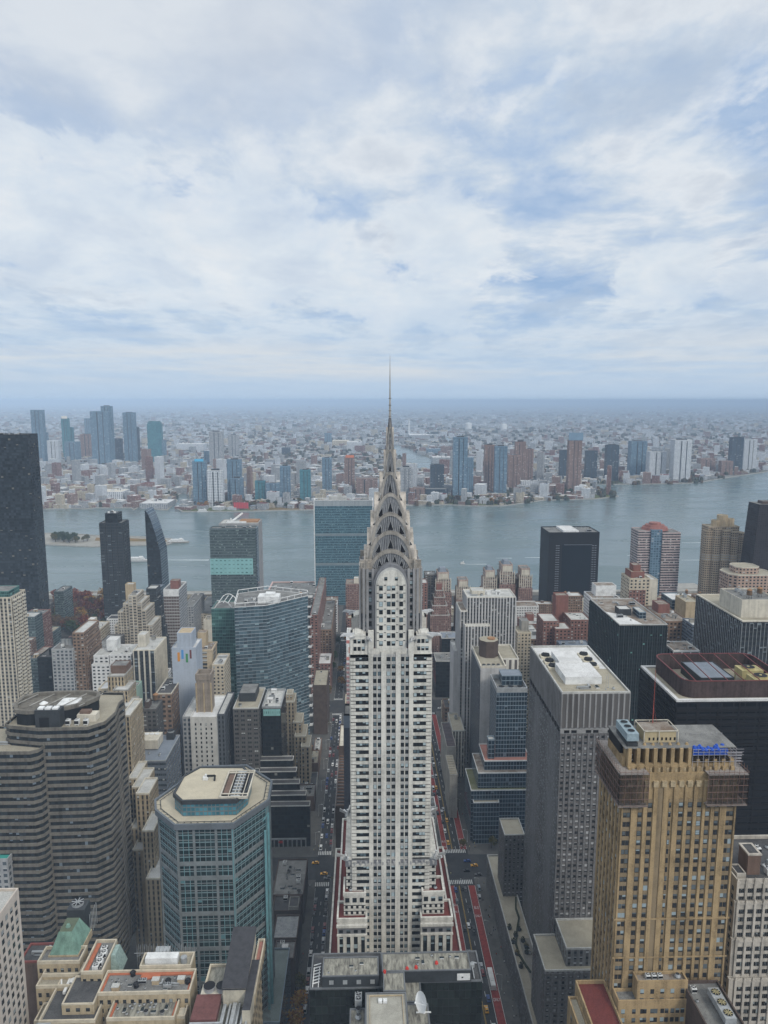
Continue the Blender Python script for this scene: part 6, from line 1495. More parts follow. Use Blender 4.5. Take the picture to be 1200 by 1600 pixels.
# ================================================================== north side, close by
# concrete banded building with rounded corners
def banded():
    spm = plain('weathered concrete band', (.175, .162, .138), .85, .45, .12, streak=True)
    gl = facade('ribbon window strip', (.02, .02, .02), (.006, .009, .012), .9, 1, spec=.3, g2=(.04, .052, .064), var=.8, blind=.08, blindc=(.16, .2, .24), amt=.2)
    B = Bld('office_tower', 'concrete banded office tower with rounded corners and a sunken oval roof deck', 'office tower')
    Y0 = 330; zt = at(100, 1140, Y0)[1]; fh = 3.55
    xa, xb = at(12, 1140, Y0)[0], at(150, 1140, Y0)[0]
    P_ = [W(14, 1137, zt), W(60, 1141, zt), W(137, 1139, zt), W(165, 1130, zt), W(181, 1115, zt), W(187, 1100, zt)]
    xr = P_[-1][0]; yr = P_[-1][1]
    poly = P_+[(xr+1, yr+5), (xr-2, yr+13), (P_[0][0]+6, yr+15), (P_[0][0]-2, yr+14), (P_[0][0]-3, Y0+5)]
    FOOT.append((P_[0][0]-30, xr+3, Y0-6, yr+30))
    z2 = at(30, 1176, 325)[1]; w2 = at(58, 1168, 325)[0]
    low = [(P_[0][0]-24, 324), (w2-3, 324), (w2, 326), (w2+1.5, 331), (w2+1.5, 352), (P_[0][0]-24, 352)]
    B.start(poly)
    def bands(poly, z0, z1, name='facade_band'):
        b = MB(); g = MB(); g.prism(inset(poly, .5), z0, z1-.4, 0, None, 1.6, fh)
        n = int((z1-z0)/fh); out = poly; inn = inset(poly, .49)
        for k in range(n+1):
            z = z1-1.5-k*fh
            if z < z0: break
            b.ring(out, inn, z, z+1.5, 0); b.quad([(x, y, z) for x, y in reversed(out)], 0)
        g.build('window_strip', [gl], B.root); b.build(name, [spm], B.root)
    bands(poly, 20, zt+1); bands(low, 20, z2+1)
    r = MB(); r.quad([(x, y, zt-.3) for x, y in inset(poly, .6)], 0); r.quad([(x, y, z2-.3) for x, y in inset(low, .6)], 0); r.build('roof', [M['gravel']], B.root)
    # raised oval deck
    zc = at(80, 1112, 342)[1]; zc = zt+7.5
    Q = [W(21, 1112, zc), W(27, 1103, zc), W(60, 1107, zc)]
    oval = [W(22, 1109, zc), W(40, 1111, zc), W(70, 1109, zc), W(105, 1104, zc), W(135, 1097, zc), W(155, 1088, zc), W(157, 1081, zc), W(140, 1078, zc), W(100, 1079, zc), W(60, 1081, zc), W(34, 1088, zc), W(22, 1098, zc)]
    b = MB(); b.ring(inset(oval, .8), inset(oval, 1.4), zt-.2, zc-1.8, 1); b.ring(oval, inset(oval, 1.6), zc-1.8, zc, 0); b.quad([(x, y, zc-1.8) for x, y in reversed(oval)], 0); b.quad([(x, y, zc-3.5) for x, y in inset(oval, 1.4)], 2)
    B.part('roof_deck', b, [spm, F['black'], M['gravel']])
    cx = sum(p[0] for p in oval)/12; cy = sum(p[1] for p in oval)/12
    m = MB(); m.cyl(cx-6, cy, zc-3.5, zc-2.2, 3.0, 2.6, 14, 0); m.cyl(cx-6, cy, zc-2.2, zc-.8, 2.6, .6, 14, 0); B.part('cooling_drum', m, [M['white_paint']])
    m = MB(); m.box(cx+2, cx+11, cy-4.5, cy+4.5, zc-3.5, zc-.9, 0); m.cyl(cx+7, cy+1, zc-.9, zc+.3, .8, .8, 10, 0); B.part('plant_house', m, [M['white_paint']])
    for q in range(5): m = MB(); m.bar((cx-18+q*8, cy-6-q*.3, zc-.3), (cx-12+q*8, cy+8, zc-.3), .35); m.build('deck_beam', [M['concrete']], B.root)
    a = W(57, 1136, zt)[0]; m = MB(); m.box(a, a+11.5, P_[1][1]+2.5, P_[1][1]+8, zt-.3, zt+8.6, 0); m.box(a+2, a+6.5, P_[1][1]+2.3, P_[1][1]+2.49, zt, zt+5, 1)
    for q in range(3): m.box(a+1+q*3.4, a+3.6+q*3.4, P_[1][1]+3.4, P_[1][1]+6.4, zt+8.6, zt+9.3, 2)
    B.part('stair_block', m, [M['dark_metal'], M['black'], M['white_paint']])
    x1, y1 = W(105, 1134, zt); 
    for q in range(3): inst(P['ac1'], B.root, x1+q*4.2, y1+1.5, zt-.3, (.9, .9, 1.2))
    m = MB(); xx, yy = W(136, 1124, zt); m.box(xx-4, xx+5, yy-2, yy+3, zt-.3, zt+3.2, 0); m.box(xx-3, xx+2, yy-1, yy+2, zt+3.2, zt+4.6, 1); B.part('plant_house', m, [M['cream'], M['brown_brick']])
    kit(B.root, (low[0][0]+3, w2-3, 327, 338), z2, 2, 4, ('sky', 'sky', 'vent', 'duct')); B.done()
banded()
# tan ribbed stepped building behind it
def ribbed():
    B = Bld('office_tower', 'tan ribbed building stepping down in many white coped terraces towards the street', 'office tower')
    wm = facade('tan ribbed windows', (.42, .345, .235), (.02, .02, .02), ww=.42, wh=.62, span=(.24, .19, .13), blind=.15, amt=.35)
    steps = [(168, 194, 1058, 452, 18), (176, 200, 1080, 444, 16), (182, 206, 1106, 436, 16), (186, 212, 1132, 428, 16), (190, 214, 1165, 420, 14)]
    for i, (xl, xr, yt, y0, dp) in enumerate(steps):
        a, z = at(xl, yt, y0); c_ = at(xr, yt, y0)[0]; B.block((a, c_, y0, y0+dp-.02*(i+1)), 0, z, wm, M['pale_roof'], bay=2.2, fh=3.0, trim=M['concrete'], par=.9)
    for i, (xl, xr, yt, y0, dp) in enumerate(((189, 203, 1120, 402, 16), (200, 214, 1218, 392, 12), (206, 224, 1232, 384, 14), (203, 216, 1296, 374, 10), (212, 233, 1242, 372, 9), (207, 228, 1330, 364, 8), (222, 240, 1300, 356, 10), (228, 250, 1375, 346, 10))):
        a, z = at(xl, yt, y0); c_ = at(xr, yt, y0)[0]; B.block((a, c_, y0, y0+dp+8), 0, z, wm, M['pale_roof'], bay=2.2, fh=3.0, trim=M['cream'], par=.9)
    a, z = at(173, 1048, 458); B.pent((a, a+10, 458, 468), at(168, 1058, 452)[1], 5, M['brown_brick'], M['grey_roof']); B.done()
ribbed()
simple('apartment_block', 'low cream block with two stacked white terraces left of the ribbed tan building', (153, 168, 1078, 470, 14), F['buff'], M['white_roof'], seed=101, n=1)
simple('office_block', 'pale green painted slab wall beside a red tank behind the ribbed tan building', (205, 216, 1073, 500, 9), plain('pale green paint', (.28, .40, .34), .8, .2, streak=True), M['grey_roof'], seed=102, n=1, bay=0)
simple('office_block', 'dark brown block with black roof and white trim before the pale marked tower', (243, 268, 1085, 500, None, 1060), F['terra'], M['black_roof'], seed=103, n=4, fh=3.6, trim=M['cream'])
simple('row_house', 'grey block with a big rusty lidded tank on its roof beside the dark brown block', (222, 244, 1110, 470, 16), F['grey_dark'], M['grey_roof'], seed=104, n=2, kinds=('tank', 'tank'), pents=((.1, .4, .2, .6, 4, M['dark_brick'], M['grey_roof']),))
# blue grey block with cream cooling house
B = Bld('office_block', 'blue grey metal block with a cream cooling house and big ring fans on top', 'office block')
rc, z = RC(203, 259, 1190, 424, None, 1150); B.block(rc, 0, z, F['grey_blue'], M['blue_roof'], bay=3.4, fh=3.4, trim=M['steel'], par=.7); x0, x1, y0, y1 = rc
p = W(232, 1172, z); b = MB(); b.box(p[0]-6, p[0]+6, p[1], p[1]+12, z+.6, z+6.4, 0, 0)
for q in range(3): b.cyl(p[0]-3.2+q*3.2, p[1]+9, z+6.4, z+6.8, 1.4, 1.4, 14, 1)
for u in (-5, 0, 5): b.box(p[0]+u-.3, p[0]+u+.3, p[1]+1, p[1]+1.6, z, z+.6, 2)
B.part('cooling_house', b, [M['cream'], M['white_paint'], M['dark_metal']])
for u in (-10, 0, 10):
    m = MB(); m.box(p[0]+u-2.4, p[0]+u+2.4, y1-6, y1-1.2, z, z+4.5, 1); m.cyl(p[0]+u, y1-3.6, z+4.5, z+5.6, 2.2, 2.3, 16, 0, 2); B.part('cooling_fan', m, [M['steel'], M['dark_metal'], M['black']])
kit(B.root, (x0+2, x1-2, y0+1, p[1]-2), z, 6, 5, ('vent', 'duct', 'vent')); B.done()
# white slab fronted building with brown tower house
B = Bld('office_building', 'white fronted building with five columns of small windows and a tall brown roof tower', 'office building')
rc, z = RC(297, 338, 1122, 478, None, 1088); x0, x1, y0, y1 = rc; wp = plain('white painted brick', (.62, .61, .57), .8, .22, .15, streak=True); pn = []
B.block(rc, 0, z, wp, M['white_roof'], bay=0, fh=0, par=.8)
for f in range(26):
    for k in range(4): pn.append((x0+(x1-x0)*(.2+k*.2), y0, z-4.5-f*3.3, 1.0, 1.7, 'F'))
a = at(285, 1122, 481)[0]; B.block((a, x0-.02, 481, y1), 0, z-1, F['fargrey'], M['pale_roof'], bay=3, fh=3.3); c_ = at(351, 1122, 481)[0]; B.block((x1+.02, c_, 481, y1+4), 0, z+.5, F['dark_side'], M['pale_roof'], bay=3, fh=3.3)
b = MB(); u0, zq = at(307, 1055, 490); u1 = at(330, 1055, 490)[0]; b.prism([(u0, 488), (u1, 488), (u1, 498), (u0, 498)], z, zq-3, 0, 1, 0, 0); b.ring([(u0-.4, 487.6), (u1+.4, 487.6), (u1+.4, 498.4), (u0-.4, 498.4)], [(u0+.6, 488.6), (u1-.6, 488.6), (u1-.6, 497.4), (u0+.6, 497.4)], zq-3, zq+1.5, 0)
for q in (0, .5, 1): b.box(u0+(u1-u0)*q-.5, u0+(u1-u0)*q+.5, 487.3, 488.2, z, zq-5, 2)
B.part('tower_house', b, [plain('brown stucco', (.30, .255, .21), .85, .4, .2, streak=True), M['grey_roof'], M['tan_brick']]); put_windows(B.root, pn, panemat('small windows', pm=.2, pl=.05)); B.done()
simple('office_building', 'brown grey office block with round tanks and brown plant house on a stained roof', (364, 404, 1108, 492, None, 1076), F['grey_dark'], M['gravel'], seed=106, n=4, trim=M['pale_roof'], fh=3.3, bay=4.4, pents=((.12, .78, .35, .85, 6, M['dark_metal'], M['grey_roof']),), kinds=('tank', 'fan', 'vent', 'ac1'))
# black stepped building
B = Bld('office_building', 'black glass building stepping down in five white edged terraces to the crossing', 'office building')
rc, z = RC(409, 439, 1107, 500, None, 1079); x0, x1, y0, y1 = rc; B.block(rc, 0, z, F['black'], M['pale_roof'], bay=2, fh=3.2, trim=M['steel'], par=1.6)
b = MB(); b.prism([(x0+1, y0-.12), (x1-.5, y0-.12), (x1-.5, y0-.01), (x0+1, y0-.01)], z-5.5, z-.5, 0, 0, 1.6, 5); B.part('glass_band', b, [F['aqua_band']])
kit(B.root, (x0+1, x1-1, y0+1, y1-1), z, 4, 7, ('ac', 'fan', 'duct', 'bulk_white', 'ac1'))
for i, (xr, yt, Y) in enumerate(((458, 1189, 494), (463, 1207, 487.5), (468, 1226, 481), (478, 1244, 474.5), (484, 1261, 468))):
    a, zz = at(404, yt, Y); c_ = at(xr, yt, Y)[0]; B.block((a, c_, Y, Y+6.3+i*.01), 0, zz, F['black'], M['black_roof'], bay=2.2, fh=3.2, trim=M['pale_roof'], par=.6, pt=.35)
a = at(478, 1262, 468)[0]; zz = at(484, 1261, 468)[1]
m = MB(); gx0, gx1 = at(422, 1330, 467.9)[0], at(478, 1330, 467.9)[0]
for k in range(9): c = gx0+(gx1-gx0)*k/8; m.box(c-.4, c+.4, 467.2, 467.98, 0, 5.5, 0)
m.box(gx0-.4, gx1+.4, 467.1, 467.98, 5.5, 6.4, 0); m.box(gx0+6, gx0+9, 467.0, 467.9, 3.2, 4.4, 1); B.part('shop_front', m, [M['steel'], plain('red sign', (.45, .05, .05), .5, .1)]); B.done()
B = Bld('office_building', 'slim tan art deco tower stepping down beside the blue glass slab', 'office building')
for (xl, xr, yt, y0, dp) in ((444, 460, 1098, 560, 18), (447, 457, 1086, 566, 10), (458, 472, 1130, 556, 18), (460, 478, 1152, 548, 22), (470, 484, 1168, 540, 20)):
    a, z = at(xl, yt, y0); c_ = at(xr, yt, y0)[0]; B.block((a, c_, y0, y0+dp), 0, z, F['tan'], M['gravel'], bay=3, fh=3.2, trim=M['cream'])
B.done()
# teal octagon
def octagon():
    B = Bld('office_tower', 'teal glass octagonal office tower with gravel roof and an upper octagon holding fans', 'office tower')
    z = 130.0; pxs = [(272, 1292), (365, 1290), (421, 1252), (426, 1222), (386, 1197), (316, 1199), (241, 1252), (242, 1268)]
    poly = [W(x, y, z) for x, y in pxs]
    tq = plain('turquoise metal', (.17, .36, .40), .45, .25, .4); gy = plain('grey mullion', (.20, .225, .235), .5, .3, .3)
    gl = facade('teal tower glass', (.16, .23, .25), (.007, .017, .021), .88, .84, g2=(.03, .065, .075), var=.7, blind=.03, blindc=(.10, .22, .25), amt=.2, rough=.05, relief=.1)
    gx = facade('louvred dark glass', (.12, .15, .16), (.006, .012, .015), 1, .80, g2=(.02, .035, .04), var=.6, blind=0, amt=.2, rough=.06, relief=.1)
    body = inset(poly, 1.6); bt = z-1.6
    FOOT.append((min(p[0] for p in poly), max(p[0] for p in poly), min(p[1] for p in poly), max(p[1] for p in poly)))
    B.start(poly)
    b = MB(); b.prism(body, 0, bt, 0, None, 2.3, 3.3); B.part('wall', b, [gl])
    # bright metal grid on each face
    r = MB()
    for i in range(8):
        a = Vector(body[i]); c = Vector(body[(i+1) % 8]); L = (c-a).length; u = (c-a)/L; nr = Vector((u.y, -u.x)); nb = max(2, round(L/2.3))
        mid = (round(nb*.34), round(nb*.66))
        for k in range(nb+1):
            p = a+u*(L*k/nb); w = .5 if k in (0, nb) or k in mid else .16; zt_ = bt
            if i == 0 and mid[0] < k < mid[1]: continue
            if i != 0 and k not in (0, nb) and k % 1 == 0 and i in (1, 6, 7): continue
            q = [p-u*w+nr*.35, p+u*w+nr*.35, p+u*w+nr*.01, p-u*w+nr*.01] if w > .3 else [p-u*w/2+nr*.22, p+u*w/2+nr*.22, p+u*w/2+nr*.01, p-u*w/2+nr*.01]
            r.prism([tuple(t) for t in q], 0, zt_, 0 if (w < .3 or i in (1,)) else 1, 1, 0, 0)
        f = 0; zz = bt-2
        levels = []
        while zz > 4:
            thick = 1.9 if f in (4, 6) or (f > 6 and (f-6) % 5 == 0) else .28
            levels.append((zz, thick)); zz -= 3.3; f += 1
        for zz, th in levels:
            q = [a+nr*(.30 if th > 1 else .18), c+nr*(.30 if th > 1 else .18), c+nr*.01, a+nr*.01]; r.prism([tuple(t) for t in q], zz-th, zz, 1 if th > 1 else (0 if i in (1, 7) else 1), 1, 0, 0, True)
    B.part('metal_grid', r, [tq, gy])
    # angled turquoise corner fins on the street side
    m = MB(); p = Vector(body[2]); q = Vector(body[1])
    for o in (0.0, 3.2): m.bar((p.x-o*.3+.6, p.y-o-.3, 0), (p.x-o*.3+.9, p.y-o-.3, bt-4-o*2), 1.0)
    m.bar((p.x+.9, p.y-.3, bt-4), (p.x-7, p.y-5, bt-14), .5); B.part('corner_fin', m, [tq])
    # brim, roof and rails
    m = MB(); m.ring(poly, inset(poly, .9), z-1.6, z+.9, 0); m.quad([(x, y, z-1.6) for x, y in reversed(poly)], 0); B.part('brim', m, [plain('slate grey brim', (.13, .15, .17), .6, .2)])
    m = MB(); m.quad([(x, y, z) for x, y in inset(poly, .9)], 0); B.part('roof', m, [roofmat('buff pebble roof', (.52, .47, .36), (.38, .34, .27), .6, .5)])
    i1, i2 = inset(poly, 2.4), inset(poly, 2.7); m = MB(); m.ring(i1, i2, z+.5, z+.62, 0)
    for k in range(8):
        a, c = Vector(i1[k]), Vector(i1[(k+1) % 8]); n = max(2, int((c-a).length/2.6))
        for t in range(n): p = a+(c-a)*t/n; e = p+(Vector(poly[k])-Vector(i1[k]))*.6; m.bar((p.x, p.y, z), (p.x, p.y, z+.6), .12); m.bar((p.x, p.y, z+.56), (e.x, e.y, z+.56), .1)
    B.part('maintenance_rail', m, [M['dark_metal']])
    up = [W(x, y, z+7.2) for x, y in ((283, 1252), (370, 1250), (389, 1233), (395, 1211), (381, 1198), (312, 1198), (285, 1213), (270, 1240))]
    m = MB(); m.prism(inset(up, .6), z, z+6, 0, None, 1.7, 2.0); m.ring(up, inset(up, 1.0), z+5.6, z+7.4, 1); m.quad([(x, y, z+5.6) for x, y in reversed(up)], 1); m.quad([(x, y, z+7.0) for x, y in inset(up, 1.0)], 2)
    B.part('upper_octagon', m, [facade('upper teal glass', (.12, .15, .16), (.03, .13, .18), .8, .7, g2=(.08, .28, .36), var=.8, blind=0, rough=.1), M['dark_metal'], MATS['buff pebble roof']])
    a = W(349, 1245, z+7.2); c = W(384, 1205, z+7.2); x0, x1, y0, y1 = a[0]-1.5, a[0]+10.5, a[1]-1.5, c[1]-.5
    m = MB(); m.quad([(x0, y0, z+7.1), (x1, y0, z+7.1), (x1, y1, z+7.1), (x0, y1, z+7.1)], 1); m.ring([(x0, y0), (x1, y0), (x1, y1), (x0, y1)], [(x0+.5, y0+.5), (x1-.5, y0+.5), (x1-.5, y1-.5), (x0+.5, y1-.5)], z+7, z+8.1, 0)
    for t in (.3, .5, .62, .8): m.box(x0+(x1-x0)*t-.15, x0+(x1-x0)*t+.15, y0, y1, z+7.5, z+7.8, 0)
    for t in range(9): yy = y0+1.2+(y1-y0-2.4)*t/8; m.box(x0+4.6, x0+8.4, yy-.5, yy+.5, z+7.3, z+7.9, 2)
    m.box(x0, x1, y0+2.2, y0+2.6, z+7.9, z+8.2, 0); m.box(x0, x1, y1-2.6, y1-2.2, z+7.9, z+8.2, 0); m.box(x0+1, x0+3.4, y0+3, y1-3, z+7.2, z+7.6, 3)
    B.part('fan_well', m, [M['cream'], M['black'], M['steel'], M['brown_brick']])
    vx, vy = W(322, 1217, z+7.2); m = MB(); m.box(vx-1.3, vx+1, vy-1, vy+1, z+7, z+8.3, 0); m.bar((vx+.5, vy, z+8.6), (vx+4, vy+.2, z+8.6), .7, 1); m.bar((vx+4, vy+.2, z+8.7), (vx+4, vy-1.6, z+7), .7, 1); m.cyl(vx, vy, z+8.3, z+9.4, .5, .5, 8, 0); B.part('roof_vent', m, [M['white_paint'], M['black']])
    B.done() if False else None
octagon()
# low roofs between the octagon and the narrow street
B = simple('low_building', 'low building with a dark roof heaped with pipes and machines beside the crossing', (425, 474, 1400, 392, 34), M['dark_brick'], M['grey_roof'], seed=111, n=16, bay=0, kinds=('ac', 'duct', 'fan', 'ac1', 'vent', 'bulk_white', 'sky', 'duct'))
simple('low_building', 'low dark block with a small fenced roof hatch below the cluttered roof', (425, 468, 1425, 374, 13), M['dark_brick'], M['black_roof'], seed=112, n=1, bay=0, kinds=('ac1',), pents=((.6, .95, .05, .7, 2.4, M['concrete'], M['black_roof']),))
B = simple('low_building', 'low building with a wide corrugated grey roof beside the narrow street', (426, 464, 1468, 352, 18), M['dark_brick'], roofmat('corrugated roof', (.26, .26, .255), (.10, .10, .10), 1.2, .9), seed=113, n=0, bay=0)
b = MB(); x0, x1, y0, y1 = B.rect
for k in range(22): x = x0+.8+(x1-x0-1.6)*k/21; b.bar((x, y0+.6, B.z+.14), (x, y1-.6, B.z+.14), .22)
b.build('slat', [M['steel']], B.root)
simple('low_building', 'small low block with white boxes and a cream hut on its roof', (427, 459, 1500, 337, 13), M['dark_brick'], M['grey_roof'], seed=114, n=5, bay=0, kinds=('ac1', 'bulk_white', 'ac', 'sky'))
simple('low_building', 'lowest flat grey roof near the amber street tree', (395, 424, 1530, 336.5, 14), M['dark_brick'], M['grey_roof'], seed=115, n=3, bay=0)
B = simple('office_block', 'glass fronted block with a pale green roof edge beside the tan slab tower', (404, 437, 1600, 290, 45), F['navy_glass'], roofmat('green grey roof', (.20, .24, .23), (.12, .14, .14), .4), seed=116, n=0)
# ================================================================== black hotel block in front of the deco tower
def hotel():
    z = at(620, 1492, 226)[1]; z = 117.0
    dg = facade('mirror black grid', (.020, .023, .024), (.008, .011, .011), .93, .90, g2=(.02, .028, .026), var=.8, blind=0, amt=.2, rough=.08, relief=.08)
    B = Bld('hotel', 'black mirrored hotel block with stained concrete roofs and a white satellite dish', 'hotel')
    XL = W(486, 1520, z)[0]; XR = W(749, 1510, z)[0]; yb = W(620, 1489, z)[1]; yf = W(540, 1546, z)[1]
    FOOT.append((XL, XR, 120, yb))
    xc0 = W(598, 1545, z)[0]; xc1 = W(657, 1538, z)[0]; yf2 = W(700, 1535, z)[1]
    cp = plain('grey coping', (.15, .16, .17), .6, .3)
    B.block((XL, xc0, yf, yb), 0, z, dg, M['black_roof'], bay=1.9, fh=2.9, trim=cp, par=.5, foot=False)
    B.block((xc0+.02, xc1, yf-6, yb-.3), 0, z+.2, M['black'], M['stain_roof'], bay=0, fh=0, trim=cp, par=.3, foot=False)
    B.block((xc1+.02, XR, yf2, yb-.1), 0, z, dg, M['black_roof'], bay=1.9, fh=2.9, trim=cp, par=.5, foot=False)
    zu = z+4.2
    def slab(p0, p1, yA, yB_, zz, h=4.0, nm='raised_roof', lab=None, wallm=None):
        m = MB(); xA = W(p0, yA, zz)[0]; xB = W(p1, yA, zz)[0]; ya = W(p0, yA, zz)[1]; yc = W(p0, yB_, zz)[1]
        pl = [(xA, ya), (xB, ya), (xB, yc), (xA, yc)]; m.prism(pl, zz-h, zz, 0, None, 0, 0); m.ring(pl, inset(pl, .35), zz, zz+.35, 2); m.quad([(x, y, zz+.02) for x, y in inset(pl, .35)], 1)
        B.part(nm, m, [wallm or M['dark_metal'], M['stain_roof'], cp], lab); return xA, xB, ya, yc
    r1 = slab(503, 592, 1527, 1497, zu); r2 = slab(597, 737, 1519, 1490, zu+.15); r3 = slab(599, 634, 1550, 1520, zu+.1)
    for q in range(4): m = MB(); x = r1[0]+3+q*4.4; m.box(x-.7, x+.7, r1[2]-.15, r1[2]-.02, zu-2.6, zu-1.2, 0); m.build('hatch', [M['steel']], B.root)
    m = MB(); m.box(r2[1]-4.6, r2[1]-.4, r2[2]-.2, r2[2]-.02, zu-3.2, zu-.9, 0); m.box(r2[1]-3.2, r2[1]-2.6, r2[2]-.25, r2[2]-.21, zu-2.4, zu-1.9, 1); m.build('notice_panel', [M['white_paint'], M['dark_metal']], B.root)
    for (px_, py_) in ((601, 1519), (636, 1514), (650, 1512), (682, 1505)):
        x, y = W(px_, py_, zu+.3); m = MB(); m.cyl(x, y, zu+.2, zu+.9, .62, .45, 8, 0); m.cyl(x, y, zu+.9, zu+1.3, .3, .1, 8, 0); m.build('exhaust_hood', [plain('signal red', (.52, .05, .04), .6, .2)], B.root)
    # pipes on the left end, small plant on the right end
    m = MB()
    for q in range(7): y = r1[2]+1.5+q*1.3; m.bar((XL+.8, y, z+.6), (XL+3.2, y+.5, z+.9), .22)
    m.bar((XL+1, r1[2], z+.7), (XL+1, r1[3], z+.7), .25); m.bar((XL+2.8, r1[2], z+.7), (XL+2.8, r1[3], z+.7), .25); m.build('pipework', [M['white_paint']], B.root)
    m = MB(); m.bar((r2[1]+1.2, r2[3], z+.6), (r2[1]+1.2, r2[2]+1, z+.6), .3); m.bar((r2[1]+1.2, r2[3], z+.6), (XR-.8, r2[3]-.6, z+.6), .3); m.box(r2[1]+.6, r2[1]+2, r2[3]-2, r2[3]-.9, z+.1, z+1.2); m.build('pipework', [M['steel']], B.root)
    kit(B.root, (r2[0]+2, r2[1]-2, r2[2]+2, r2[3]-1), zu+.2, 91, 7, ('vent', 'sky', 'vent'), s=.55); kit(B.root, (r1[0]+1, r1[1]-1, r1[2]+1, r1[3]-1), zu, 92, 4, ('vent', 'sky'), s=.5)
    # nearer stem of the roof
    zn = z+4.8; s1 = W(572, 1600, zn); xA, xB = W(571, 1560, zn)[0], W(635, 1560, zn)[0]; yA = W(600, 1552, zn)[1]
    m = MB(); pl = [(xA, 150), (xB, 150), (xB, yA), (xA, yA)]; m.prism(pl, z-20, zn, 0, None, 0, 0); m.ring(pl, inset(pl, .4), zn, zn+.4, 2); m.quad([(x, y, zn+.02) for x, y in inset(pl, .4)], 1); m.ring(inset(pl, 1.2), inset(pl, 1.35), zn+.1, zn+.5, 3); B.part('raised_roof', m, [M['dark_metal'], roofmat('pale stained roof', (.40, .39, .34), (.24, .23, .2), .6, .6), cp, M['tan_brick']])
    for u in (-.75, .75): m = MB(); x, y = W(598, 1566, zn); m.box(x+u-.6, x+u+.6, y-.6, y+.6, zn+.1, zn+.9, 0); m.build('skylight', [M['white_paint']], B.root)
    xC, xD = W(547, 1560, z)[0], W(668, 1560, z)[0]
    B.block((xC, xA-.02, 150, yA-.4), 0, z-.2, M['black'], M['stain_roof'], bay=0, fh=0, trim=cp, par=.4, foot=False); B.block((xB+.02, xD, 150, yf-6.2), 0, z-.1, M['black'], M['stain_roof'], bay=0, fh=0, trim=cp, par=.3, foot=False)
    inst(P['ac'], B.root, *W(560, 1568, z), z, (.8, .9, 1.1), pi/2); inst(P['vent'], B.root, *W(560, 1592, z), z, 1.4); inst(P['fan'], B.root, *W(560, 1580, z), z, .7)
    # satellite dish
    x, y = W(661, 1575, z+3); m = MB(); ax = Vector((-.85, -.45, .30)).normalized(); u = ax.cross(Vector((0, 0, 1))).normalized(); v = u.cross(ax).normalized(); c = Vector((x, y+.6, z+4.6)); R_ = 2.9
    rings = []
    for k in range(5):
        rr_ = R_*k/4; off = .26*(rr_**2)/R_; rings.append([c+ax*off+(u*cos(t*pi/10)+v*sin(t*pi/10))*rr_ for t in range(20)])
    for k in range(4):
        for t in range(20): s_ = (t+1) % 20; m.quad([rings[k][t], rings[k+1][t], rings[k+1][s_], rings[k][s_]], 0)
    f = c+ax*2.9
    for t in (2, 9, 15): m.bar(rings[4][t], f, .08, 0)
    m.box(f.x-.2, f.x+.2, f.y-.2, f.y+.2, f.z-.2, f.z+.2, 0); m.cyl(x+.4, y+1.4, z, z+3.8, .5, .3, 8, 1); m.bar((x+.4, y+1.4, z+3.4), c, .5, 1); m.bar((x-2, y+1.4, z+.2), (x+2.6, y+1.4, z+.2), .3, 1)
    m.build('satellite_dish', [plain('dish white', (.80, .81, .80), .5, .1), M['white_paint']], B.root)
    b = MB(); b.box(XR+.01, XR+.6, yf2, yb, z-1.2, z-.2)
    B.done()
hotel()
